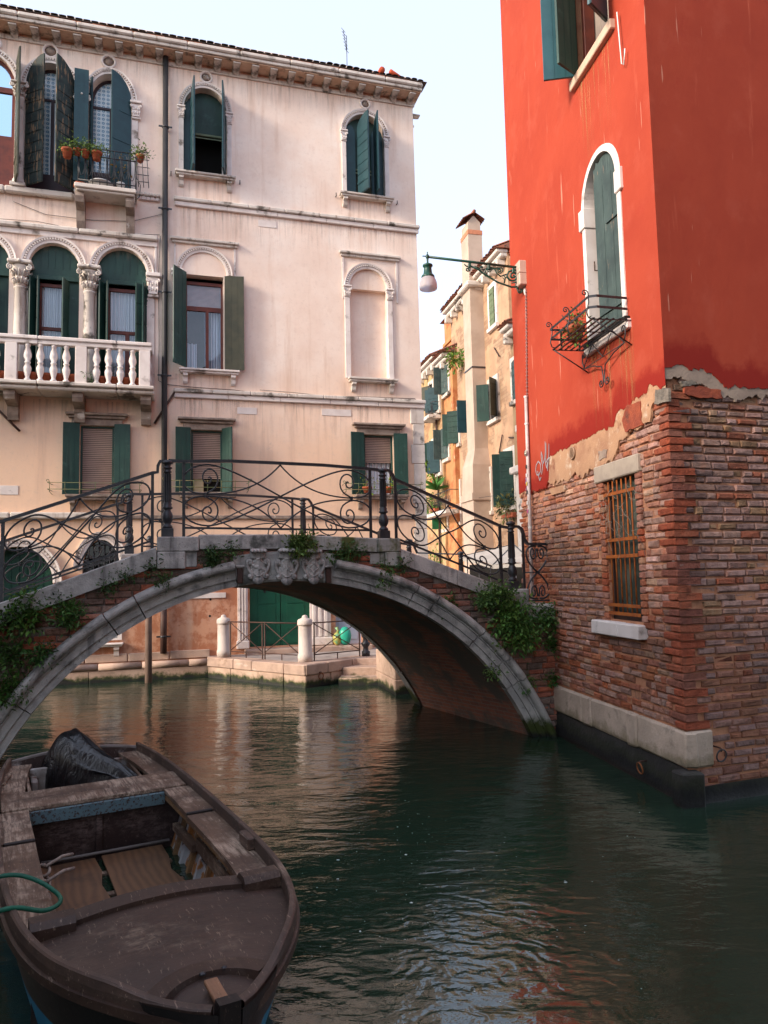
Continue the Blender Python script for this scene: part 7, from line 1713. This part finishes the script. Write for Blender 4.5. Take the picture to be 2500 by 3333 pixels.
# ================================================================== GROUND, WATER
o = MB(); o.quad((-2500, -2500, -1.6), (2500, -2500, -1.6), (2500, 2500, -1.6), (-2500, 2500, -1.6)); struct(o.build('ground', mat('canal_mud', (.05, .05, .035, 1))))
o = MB()
o.add([(-.9, 22.4, ZQ-.02), (3.1, 19.1, ZQ-.02), (2.6, 12.2, ZQ-.02), (14, 14, ZQ-.02), (60, 60, ZQ-.02), (60, 400, ZQ-.02), (-60, 400, ZQ-.02), (-60, 40, ZQ-.02)], [(0, 1, 6, 7), (1, 2, 3, 4), (1, 4, 5, 6)]); struct(o.build('street_paving', PAVE))
o = MB(); fa = Vector((2.45, 12.2, 0)); o.box(0, 1.2, 0, .3, -.6, ZQ-.02); 
edge_blocks('quay_wall', Vector((1.35, 15.2, 0)), Vector((2.5, 12.3, 0)), -.6, ZQ, QALG, 3)
wt = NT('canal_water')
wn = wt.noise(.95, 3, .5, wt.map((.75, 1.5, 1)), .6); wn2 = wt.noise(5.0, 4, .55, wt.map((.65, 1.5, 1)), .4); wn3 = wt.noise(18, 3, .55, wt.map((.7, 1.3, 1)))
v_ = wt.n('ShaderNodeVectorMath', operation='DISTANCE'); wt.l(wt.oc(), v_.inputs[0]); v_.inputs[1].default_value = (.35, 4.6, 0)
calm = wt.ramp(v_.outputs['Value'], 1.0, 3.0, .55, 1.0)
b1_ = wt.bump(wn, .38, .10); b2_ = wt.bump(wn2, .34, .03, b1_); b3_ = wt.bump(wn3, .14, .010, b2_)
def rings(px, py, lam, rad, amp, prev):
    c = onz(px, py); ad = wt.n('ShaderNodeVectorMath', operation='ADD'); wt.l(wt.oc(), ad.inputs[0]); nv = wt.n('ShaderNodeTexNoise'); nv.inputs['Scale'].default_value = 2.2; nv.inputs['Detail'].default_value = 3; wt.l(wt.oc(), nv.inputs['Vector'])
    sc2 = wt.n('ShaderNodeVectorMath', operation='SCALE'); wt.l(nv.outputs['Color'], sc2.inputs[0]); sc2.inputs['Scale'].default_value = 1.3; wt.l(sc2.outputs[0], ad.inputs[1])
    d = wt.n('ShaderNodeVectorMath', operation='DISTANCE'); wt.l(ad.outputs[0], d.inputs[0]); d.inputs[1].default_value = (c.x+.65, c.y+.65, .65)
    h = wt.math('SINE', wt.math('MULTIPLY', d.outputs['Value'], 6.283/lam)); m_ = PMASK
    return wt.bump(wt.math('MULTIPLY', h, m_), 1.0, amp, prev)
pc = onz(1540, 3060); dv = wt.n('ShaderNodeVectorMath', operation='DISTANCE'); wt.l(wt.oc(), dv.inputs[0]); dv.inputs[1].default_value = pc; PMASK = wt.ramp(dv.outputs['Value'], 1.5, .3)
b4_ = rings(1200, 3600, .21, 9, .0013, b3_)
wt.l(b4_, wt.p.inputs['Normal'])
wt.p.inputs['Base Color'].default_value = (.014, .032, .019, 1); wt.p.inputs['Roughness'].default_value = .035; wt.p.inputs['IOR'].default_value = 1.55; wt.p.inputs['Specular IOR Level'].default_value = .95
o = MB(); o.quad((-45, -40, 0), (45, -40, 0), (45, 45, 0), (-45, 45, 0)); struct(o.build('water', wt.m))
# foam flecks drifting on the water
o = MB(); rnd = random.Random(12)
for k in range(150):
    if k < 120:
        c = rnd.choice(((1010, 2830, 260, 60), (1250, 2720, 200, 40), (1600, 2960, 260, 120), (1750, 3050, 250, 120), (1280, 3000, 160, 200), (1300, 2640, 150, 60), (1500, 2800, 300, 80)))
        px, py = rnd.gauss(c[0], c[2]*.5), rnd.gauss(c[1], c[3]*.6)
    else: px, py = rnd.uniform(900, 2100), rnd.uniform(2600, 3330)
    if py < 2500: continue
    p = onz(px, py, .003); r_f = rnd.choice((.002, .003, .003, .004, .010 if k % 4 == 0 else .003)); n = 7
    o.lathe([(r_f, 0), (r_f*.6, r_f*.35), (0.0003, r_f*.4)], n, Matrix.Translation((p.x, p.y, .002)) @ Matrix.Diagonal((rnd.uniform(.8, 2.2), rnd.uniform(.7, 1.2), 1, 1)))
fm = o.build('foam', mat('foam_white', (.6, .64, .62, 1), None, 5, .6, 40, 0)); fm['kind'] = 'stuff'
# ================================================================== unseen houses added out of frame to shade the canal
HB = mat('plain_brown_plaster', (.20, .13, .10, 1), (.15, .10, .08, 1), 1, .9)
def bghouse(name, label, x0, x1, y0, y1, h, face):
    t_ = thing(name, label, 'building'); o = MB(); o.box(x0, x1, y0, y1, -.5, h); o.build('wall', HB, t_)
    o = MB(); o.add([(x0-.4, y0-.4, h), (x1+.4, y0-.4, h), (x1+.4, y1+.4, h), (x0-.4, y1+.4, h), ((x0+x1)/2, (y0+y1)/2, h+1.6)], [(0, 1, 4), (1, 2, 4), (2, 3, 4), (3, 0, 4), (0, 1, 2, 3)]); o.build('roof', TILE, t_)
    n = int((y1-y0)/2.4)
    for k in range(n):
        for fl_ in range(int(h/3.2)):
            yy = y0+1.2+k*2.4; zz = 1.4+fl_*3.1; q = sub('window', t_); o = MB(); xf = x1+.01 if face > 0 else x0-.01
            o.box(xf-.012, xf+.012, yy-.45, yy+.45, zz, zz+1.5); o.build('pane', DARK, q); o = MB(); o.box(xf-.04, xf+.04, yy-.98, yy-.5, zz, zz+1.5, bev=.01); o.box(xf-.04, xf+.04, yy+.5, yy+.98, zz, zz+1.5, bev=.01); o.build('shutter', SHUT, q)
bghouse('shade_house', 'unseen brown house added for shade on the left bank behind the photographer', -13, -6.3, -16, 7.5, 8.0, 1)
bghouse('shade_house', 'taller unseen brown house added for shade on the right bank behind the photographer', 3.9, 12, -18, 2.6, 15, -1)
# ================================================================== BOAT
SP = Vector((-3.42, 8.24, 0)); BA = math.atan2(-.88, .476); BO = Frame(SP, BA); BLn = 5.75
boat = thing('moored_boat', 'worn dark brown wooden work boat with broad foredeck, moored in the foreground', 'boat', BO.M)
HWK = [(0, .66), (.6, .74), (1.4, .79), (2.4, .81), (3.4, .80), (4.0, .775), (4.5, .72), (4.9, .625), (5.2, .49), (5.45, .33), (5.6, .21), (5.70, .12), (5.75, .05)]
def interp(K, s):
    if s <= K[0][0]: return K[0][1]
    for i in range(len(K)-1):
        if s <= K[i+1][0]:
            h_ = K[i+1][0]-K[i][0]; t = (s-K[i][0])/h_; sl_ = lambda j: (K[min(j+1, len(K)-1)][1]-K[max(j-1, 0)][1])/(K[min(j+1, len(K)-1)][0]-K[max(j-1, 0)][0])
            return K[i][1]*(2*t**3-3*t*t+1)+h_*sl_(i)*(t**3-2*t*t+t)+K[i+1][1]*(3*t*t-2*t**3)+h_*sl_(i+1)*(t**3-t*t)
    return K[-1][1]
hw = lambda s: interp(HWK, s); shr = lambda s: .545+.10*(s/5.5)**2.2
def woodmat(name, c1, c2, wear, rough=.6, grain=(1.2, 14, 14), lo=.56, hi=.72, dirt=None):
    t = NT(name); b = t.mix(t.ramp(t.noise(3, 6), .35, .65), c1, c2)
    g = t.noise(2.2, 7, .65, t.map(grain)); b = t.mix(t.math('MULTIPLY', t.ramp(g, .42, .7), .5), b, tuple(x*.55 for x in c2[:3])+(1,))
    w = t.math('MULTIPLY', t.ramp(t.noise(1.7, 7, .68), lo, hi), t.ramp(t.noise(3, 6, .7, t.map(grain)), .38, .62)); b = t.mix(w, b, wear); b = t.mix(t.math('MULTIPLY', t.ramp(t.noise(11, 8, .75, dist=.5), .60, .64), .55), b, tuple(x*.5 for x in c2[:3])+(1,))
    sc_ = t.ramp(t.noise(28, 5, .75, t.map((.4, 2.2, 1))), .605, .64); b = t.mix(t.math('MULTIPLY', sc_, .45), b, tuple(min(1, x*1.4) for x in wear[:3])+(1,))
    if dirt: b = t.mix(t.ramp(t.noise(2.6, 6, .7), .52, .66), b, dirt)
    return t.fin(b, rough, t.bump(g, .35, .006, t.bump(t.noise(30, 6, .6), .3, .004)), 0, .45)
BW1 = woodmat('worn_brown_paint', (.058, .031, .021, 1), (.042, .023, .017, 1), (.26, .19, .14, 1), .5, lo=.53, hi=.70)
BDK = woodmat('foredeck_paint', (.064, .036, .026, 1), (.044, .026, .020, 1), (.24, .18, .13, 1), .5, grain=(7, 3.0, 3), lo=.52, hi=.80)
BSD = woodmat('worn_side_deck', (.135, .078, .048, 1), (.085, .05, .034, 1), (.42, .32, .24, 1), .65, lo=.43, hi=.60)
BHU = woodmat('black_brown_hull', (.018, .012, .011, 1), (.012, .009, .009, 1), (.08, .05, .04, 1), .5)
BLU = mat('blue_bottom_paint', (.03, .22, .36, 1), (.02, .15, .26, 1), 3, .6, 25, .4, .006, ((.05, .04, .04, 1), 3, .6, .7))
BLF = mat('peeling_blue_fascia', (.10, .165, .19, 1), (.07, .12, .15, 1), 3, .6, 25, .4, .006, ((.05, .03, .025, 1), 6, .52, .6, (2, 8, 8)))
BIN = mat('peeling_white_inside', (.42, .42, .42, 1), (.22, .22, .23, 1), 4, .7, 25, .6, .008, ((.32, .13, .035, 1), 3.2, .48, .54, (2, 2, 1)), stain2=((.04, .03, .03, 1), 5, .55, .62))
ply = NT('plywood_floor'); wv = ply.n('ShaderNodeTexWave'); wv.wave_type = 'RINGS'; wv.inputs['Scale'].default_value = 5.5; wv.inputs['Distortion'].default_value = 9; wv.inputs['Detail'].default_value = 3; wv.inputs['Detail Scale'].default_value = .7
ply.l(ply.map((.35, 1.0, 1)), wv.inputs['Vector'])
pb_ = ply.mix(ply.math('MULTIPLY', wv.outputs['Fac'], .55), (.165, .085, .042, 1), (.07, .038, .022, 1)); pb_ = ply.mix(ply.ramp(ply.noise(1.5, 6, .6), .5, .75), pb_, (.05, .03, .02, 1)); ply.fin(pb_, .6, ply.bump(wv.outputs['Fac'], .25, .004), 0, .4)
N = 96; S_ = [BLn*i/N for i in range(N+1)]
# hull skin: section points from the sheer to the keel
def sec(s, side, t, inn=0):
    """t 0 at the sheer .. 1 at the keel"""
    h = hw(s)-inn; bil = max(.05, h-.20-.25*max(0, (s-4.4)/1.3)*h); zt = shr(s); zk = -.22+.25*max(0, (s-4.6)/.9)**2
    if t < .7: f = t/.7; y = h+(bil-h)*f**1.3; z = zt+(zk+.06-zt)*f
    else: f = (t-.7)/.3; y = bil*(1-f); z = zk+.06-.06*f
    return (s+.04*(1-t)*(1 if s > 5.5 else 0), side*y, z)
for side in (-1, 1):
    o = MB(); o.grid([[sec(s, side, k/14) for k in (0, 1, 2, 3, 4, 4.4)] for s in S_], True); o.build('hull_side', BHU, boat)
    o = MB(); o.grid([[sec(s, side, 4.4/14+(9.6/14)*k/9) for k in range(10)] for s in S_], True); o.build('hull_bottom', BLU, boat)
o = MB(); o.prism([(-hw(0), shr(0)-.02), (-hw(0)*.6, shr(0)+.03), (0, shr(0)+.05), (hw(0)*.6, shr(0)+.03), (hw(0), shr(0)-.02), (hw(0)*.75, -.15), (-hw(0)*.75, -.15)], -.03, .02, M=Matrix(((0, 1, 0, 0), (1, 0, 0, 0), (0, 0, 1, 0), (0, 0, 0, 1)))); o.build('transom', woodmat('scuffed_transom', (.06, .035, .03, 1), (.045, .028, .025, 1), (.45, .42, .4, 1), .6, grain=(3, 3, 3), lo=.5, hi=.62), boat)
o = MB(); o.tube([(-.005, y, shr(0)+.055-.07*(abs(y)/hw(0))**2) for y in [-hw(0)+2*hw(0)*i/12 for i in range(13)]], .02, 4, flat=(.028, .01)); o.build('transom_cap', mat('grey_wood_cap', (.26, .23, .22, 1), (.18, .16, .15, 1), 6, .7, 30, .4), boat)
# inner skin
for side in (-1, 1):
    o = MB(); o.grid([[sec(s, side, k/14, .035) for k in (1.6, 2, 3, 4, 5, 6, 7, 8, 9, 10, 11)] for s in S_[:78]], True); o.build('inner_planking', BIN, boat)
o = MB(); o.grid([[(s, y*(hw(s)-.22), -.12) for y in (-1, 1)] for s in S_[:82]], False); o.build('bilge', DARK, boat)
# gunwale rail
CAPW = woodmat('gunwale_wood', (.085, .05, .036, 1), (.06, .038, .03, 1), (.28, .2, .15, 1), .55, lo=.5, hi=.7)
for side in (-1, 1):
    prof = [(-.008, -.07), (-.012, .0), (-.006, .036), (.004, .042), (.026, .042), (.032, .036), (.034, -.06)]
    o = MB(); P = []
    for s in S_[:-1]+[5.74]:
        d = .02; ty = (hw(s+d)-hw(s-d))/(2*d) if s < 5.70 else -2; L = math.hypot(1, ty); nx, ny = -ty/L, 1/L
        tp_ = 1-max(0, min(1, (s-5.35)/.2)); P.append([(s-nx*a, side*(hw(s)-ny*a), shr(s)+(b_ if b_ < 0 else b_*(.15+.85*tp_))) for a, b_ in prof])
    o.grid(P, False); o.build('gunwale', CAPW, boat)
    o = MB(); P = []
    for s in S_[:-1]+[5.74]:
        P.append([(s, side*(hw(s)+.004), shr(s)-.085), (s, side*(hw(s)+.028), shr(s)-.08), (s, side*(hw(s)+.028), shr(s)-.04), (s, side*(hw(s)+.004), shr(s)-.035)])
    o.grid(P, False); o.build('rubbing_strake', BW1, boat)
# side decks
S0, S1, SC = 0.05, 4.42, 1.95
dz = lambda s: shr(s)-.045
def sdeck(sa, sb, side, w0, w1, m, name, zoff=0, z2=None):
    o = MB(); n = 16; P = []
    for i in range(n+1):
        s = sa+(sb-sa)*i/n; w = w0+(w1-w0)*i/n; yo, yi = hw(s)-.03, hw(s)-.03-w; z = dz(s)+zoff
        P.append([(s, side*yo, z), (s, side*yi, z), (s, side*yi, z-.035), (s, side*yo, z-.035)])
    o.grid(P, False); o.add(P[-1], [(0, 1, 2, 3)], False); o.add(P[0], [(0, 1, 2, 3)], False); return o.build(name, m, boat)
for side in (-1, 1):
    sdeck(0.03, 1.30, side, .20, .20, BSD, 'stern_side_deck'); sdeck(1.86, 2.72, side, .22, .23, BSD, 'side_deck', .012); sdeck(2.73, 4.45, side, .23, .21, BSD, 'side_deck')
    sdeck(1.88, 4.42, side, .215, .20, woodmat('raw_orange_carline', (.30, .16, .06, 1), (.18, .09, .04, 1), (.4, .3, .2, 1)) if side == 1 and False else MC.setdefault('carl', woodmat('raw_carline_wood', (.26, .14, .055, 1), (.16, .085, .04, 1), (.4, .3, .2, 1), .7)), 'carline', -.045)
    o = MB(); s = 2.74; o.box(s-.03, s+.0, side*(hw(s)-.05), side*(hw(s)-.26), dz(s)-.02, dz(s)+.02, bev=.006); o.build('deck_batten', BHU, boat)
    # ribs and stringer
    for k in range(11):
        s = 2.05+.235*k; o = MB()
        o.tube([(s, side*sec(s, 1, t, .05)[1], sec(s, 1, t)[2]) for t in (.08, .2, .35, .5, .62, .7)]+[(s, side*.35, -.09)], .02, 4, flat=(.024, .02)); o.build('rib', BIN if k % 2 else MC['carl'], boat)
    o = MB(); o.tube([(s, side*(sec(s, 1, .30, .085)[1]), sec(s, 1, .30)[2]) for s in (2.65, 3.1, 3.6, 4.1, 4.35)], .02, 4, flat=(.012, .05)); o.tube([(s, side*(sec(s, 1, .34, .085)[1]), sec(s, 1, .34)[2]) for s in (1.95, 2.3, 2.62)], .02, 4, flat=(.03, .03)); o.build('stringer', BSD, boat)
# thwart with blue front
o = MB()
for k in range(2): a = 1.30+.27*k; o.box(a+.003, a+.267, -hw(1.5)+.035, hw(1.5)-.035, dz(1.5)-.01, dz(1.5)+.028, bev=.006)
o.build('thwart', BSD, boat)
o = MB(); o.box(1.845, 1.875, -hw(1.8)+.25, hw(1.8)-.24, dz(1.8)-.115, dz(1.8)-.012, bev=.004, j=.003); o.build('blue_fascia', BLF, boat)
BLK = woodmat('bulkhead_paint', (.030, .015, .013, 1), (.022, .012, .011, 1), (.14, .10, .09, 1), .6, grain=(3, 6, 18), lo=.48, hi=.7)
o = MB(); o.box(1.80, 1.825, -hw(1.8)+.06, hw(1.8)-.06, -.12, dz(1.8)-.02); o.box(1.826, 1.85, -.02, .035, -.1, dz(1.8)-.12, bev=.004); o.build('bulkhead', BLK, boat)
# floorboards
def board(s0, s1, y0, y1, z, name='floorboard'):
    o = MB(); pts = [(s0, y0), (s1, y0-.02)]
    rnd = random.Random(int(s0*10+y1*9))
    for i in range(9): t = i/8; pts.append((s1+(s0-s1)*t+rnd.uniform(-.02, .02), (y1 if i % 3 else y1-.035)+rnd.uniform(-.008, .012)))
    o.prism([(a, b_) for a, b_ in pts], -.008, .008, M=Matrix(((1, 0, 0, 0), (0, 0, 1, 0), (0, 1, 0, z), (0, 0, 0, 1)))); return o.build(name, ply.m, boat)
board(1.90, 4.40, -.50, -.03, .035); board(1.90, 4.40, .02, .52, .045)
o = MB(); o.tube([(1.87, y, .07) for y in (-.45, 0, .6)], .014, 5); o.build('floor_batten', mat('grey_batten', (.2, .18, .17, 1)), boat)
for k in range(5): s = 2.2+.45*k; o = MB(); o.box(s-.03, s+.03, -.55, .55, -.03, .02, bev=.006); o.build('floor_timber', BSD, boat)
# foredeck with coaming
FA = 4.42
o = MB(); P = []
for i in range(30):
    s = FA+(5.70-FA)*i/29; w = hw(s)-.028; P.append([(s-.10*(1-abs(y))*(1-i/29)*0+(.0), y*w, dz(s)+.0+.045*(1-y*y)*min(1, w/.5)) for y in [-1+2*j/14 for j in range(15)]])
o.grid(P, True); o.build('foredeck', BDK, boat)
o = MB(); P = []
for j in range(17):
    y = -1+2*j/16; w = hw(FA)-.035; s = FA+.10*(1-y*y)*-1+.0; zc_ = dz(FA)+.045*(1-y*y)
    P.append([(s+.13, y*w, zc_-.01), (s+.13, y*w, zc_+.028), (s-.0, y*w, zc_+.034), (s-.02, y*w, zc_+.02), (s-.02, y*w, zc_-.07)])
o.grid(P, False); o.build('deck_coaming', BW1, boat)
o = MB(); o.box(FA-.06, FA-.04, -hw(FA)+.08, hw(FA)-.08, -.1, dz(FA)-.05); o.build('forward_bulkhead', BHU, boat)
for side in (-1, 1):
    o = MB(); s = FA+.05; y0, y1 = side*(hw(s)-.05), side*(hw(s)-.27); o.prism([(-.08, 0), (.08, 0), (.08, .055), (.05, .085), (-.04, .085), (-.08, .05)], min(y0, y1), max(y0, y1), M=Matrix(((1, 0, 0, s), (0, 1, 0, 0), (0, 0, 1, dz(s)+.012), (0, 0, 0, 1)))); o.build('corner_block', BW1, boat)
s = 3.72; o = MB(); o.box(s-.10, s+.10, hw(s)-.085, hw(s)-.03, dz(s)+.004, dz(s)+.085, bev=.008); o.build('cleat_block', CAPW, boat)
# bow piece: curved breasthook and snubbed stem
o = MB(); P = []; zb_ = dz(5.2)+.03
for i in range(15):
    a = R(-52+104*i/14); c_, s_ = math.cos(a), math.sin(a); P.append([(5.72-.42*c_, .36*s_, zb_-.03), (5.72-.42*c_, .36*s_, zb_+.02), (5.72-.30*c_, .26*s_, zb_+.03), (5.72-.29*c_, .25*s_, zb_-.03)])
o.grid(P, False); o.build('breasthook', BW1, boat)
o = MB(); o.box(5.52, 5.72, -.04, .02, zb_+.03, zb_+.05, bev=.004, M=Matrix.Identity(4)); o.build('bow_block', woodmat('bare_wood_block', (.30, .15, .08, 1), (.22, .11, .06, 1), (.4, .3, .2, 1), .6), boat)
o = MB(); o.prism([(5.72, shr(5.5)+.04), (5.79, shr(5.5)+.045), (5.76, .1), (5.62, -.2), (5.5, -.2)], -.045, .045); o.build('stem', BHU, boat)
for k in range(2): o = MB(); o.lathe([(0, 0), (.018, .004), (.012, .012), (0, .014)], 8, Matrix.Translation((5.42, -.02+.10*k, zb_+.02))); o.build('bolt', IRON, boat)
# stern well
o = MB(); o.box(.16, .22, -.5, .5, .20, dz(.2)-.02, bev=.006); o.box(.24, .50, -.46, -.40, .2, dz(.2)-.08, bev=.01); o.build('stern_well_board', mat('scuffed_white_board', (.42, .40, .38, 1), (.22, .19, .17, 1), 6, .7, 25, .5, .006, ((.1, .05, .03, 1), 5, .5, .6)), boat)
for side in (-1, 1): o = MB(); o.box(.25, 1.28, side*(hw(.8)-.24), side*(hw(.8)-.27), dz(.5)-.16, dz(.5)-.04, bev=.005); o.build('well_side_board', BSD, boat)
o = MB(); o.box(.10, 1.25, -.5, .5, .14, .16); o.build('well_floor', mat('wet_black_floor', (.02, .02, .02, 1), (.10, .10, .10, 1), 7, .15, 20, .6, .01), boat)
o = MB(); o.box(.55, .95, -.65, -.55, dz(.8)+.003, dz(.8)+.022, bev=.004, M=Matrix.Rotation(R(-10), 4, 'Z')); o.build('loose_plank', BSD, boat)
for k, (s, y) in enumerate(((3.0, -.5), (3.3, -.52))):
    o = MB(); o.tube([(s+.05*math.cos(i*.5), y+.03*math.sin(i*.5), .30+.006*i) for i in range(26)], .012, 6); o.tube([(s, y, .42), (s-.12, y+.12, .43), (s-.22, y+.2, .40)], .012, 6); o.build('mooring_rope', mat('old_rope', (.30, .24, .2, 1), (.2, .16, .14, 1), 20, .9), boat)
# covered outboard motor
om = thing('covered_outboard_motor', 'outboard motor wrapped in shiny black plastic at the stern of the boat', 'outboard motor', BO.M @ Matrix.Translation((.08, -.12, 0)))
bag = NT('black_plastic_sheet'); nn = bag.noise(5, 5, .6, bag.map((1.6, 1.6, .7)), 1.2); bag.fin((.006, .006, .008, 1), .26, bag.bump(nn, .5, .04), 0, .7)
o = MB(); P = []; n = 40
spn = [(-.12, .02, .15, .15, .56), (-.06, .03, .25, .2, .74), (.06, .06, .26, .22, .84), (.22, .12, .25, .20, .81), (.42, .20, .22, .19, .72), (.65, .30, .18, .15, .64), (.9, .42, .14, .12, .58), (1.12, .52, .09, .08, .52)]
for (x, y, ry, rz, zt) in spn:
    row = []; zb2 = .12 if x < .9 else .3
    for i in range(n+1):
        a = math.pi*i/n; c_, s_ = math.cos(a), math.sin(a)
        yy = y-ry*c_*(1+.12*(1-s_)); zz = zb2+(zt-zb2)*(s_**.62)
        w_ = noise.noise(Vector((x*2.0, i*.22, 1)))*.05+.012*math.sin(i*.9+x*9)
        row.append((x+w_*.6, yy+w_*c_, zz+w_*s_))
    P.append(row)
o.grid(P, True); o.add(P[0], [tuple(range(n+1))], True); o.build('plastic_cover', bag.m, om)
# green hose on the side deck
gh = thing('green_hose', 'loop of bright green rope hanging over the left side of the boat', 'rope', BO.M)
o = MB(); s = 4.05; hy = -hw(s)
o.tube(smooth([(3.75, hy-.2, dz(s)+.10), (3.80, hy+.02, dz(s)+.13), (3.88, hy+.16, dz(s)+.10), (4.0, hy+.27, dz(s)+.04), (4.12, hy+.27, dz(s)+.03), (4.2, hy+.18, dz(s)+.04), (4.23, hy+.02, dz(s)+.10), (4.24, hy-.2, dz(s)+.08)]), .013, 8); o.build('hose', mat('green_rope', (.008, .11, .065, 1), (.006, .08, .05, 1), 20, .5), gh)
# ================================================================== LIGHT
sd = Vector((-.78, -.46, .42)).normalized()
w = bpy.data.worlds.new('World'); sc.world = w; w.use_nodes = True; nt = w.node_tree
sky = nt.nodes.new('ShaderNodeTexSky'); sky.sky_type = 'NISHITA'; sky.sun_disc = False
sky.sun_elevation = math.asin(sd.z); sky.sun_rotation = math.atan2(sd.x, sd.y); sky.air_density = 1.0; sky.dust_density = 2.2; sky.ozone_density = 1.0
bg = nt.nodes['Background']; bg.inputs['Strength'].default_value = .15
mx = nt.nodes.new('ShaderNodeMix'); mx.data_type = 'RGBA'; mx.inputs[0].default_value = .55; mx.inputs[7].default_value = (2.9, 3.0, 3.45, 1)   # thin high haze over the blue
nt.links.new(sky.outputs[0], mx.inputs[6]); nt.links.new(mx.outputs[2], bg.inputs[0])
sl = bpy.data.lights.new('sun', 'SUN'); sl.energy = 1.45; sl.angle = R(12); sl.color = (1, .86, .72)
so = bpy.data.objects.new('sun', sl); COL.objects.link(so); so.rotation_euler = (-sd).to_track_quat('-Z', 'Y').to_euler()
sc.view_settings.view_transform = 'Standard'; sc.view_settings.look = 'None'; sc.view_settings.gamma = 1; sc.view_settings.exposure = 1.58
sc.render.engine = 'CYCLES'; sc.cycles.max_bounces = 7; sc.cycles.transparent_max_bounces = 10; sc.cycles.caustics_reflective = False; sc.cycles.caustics_refractive = False
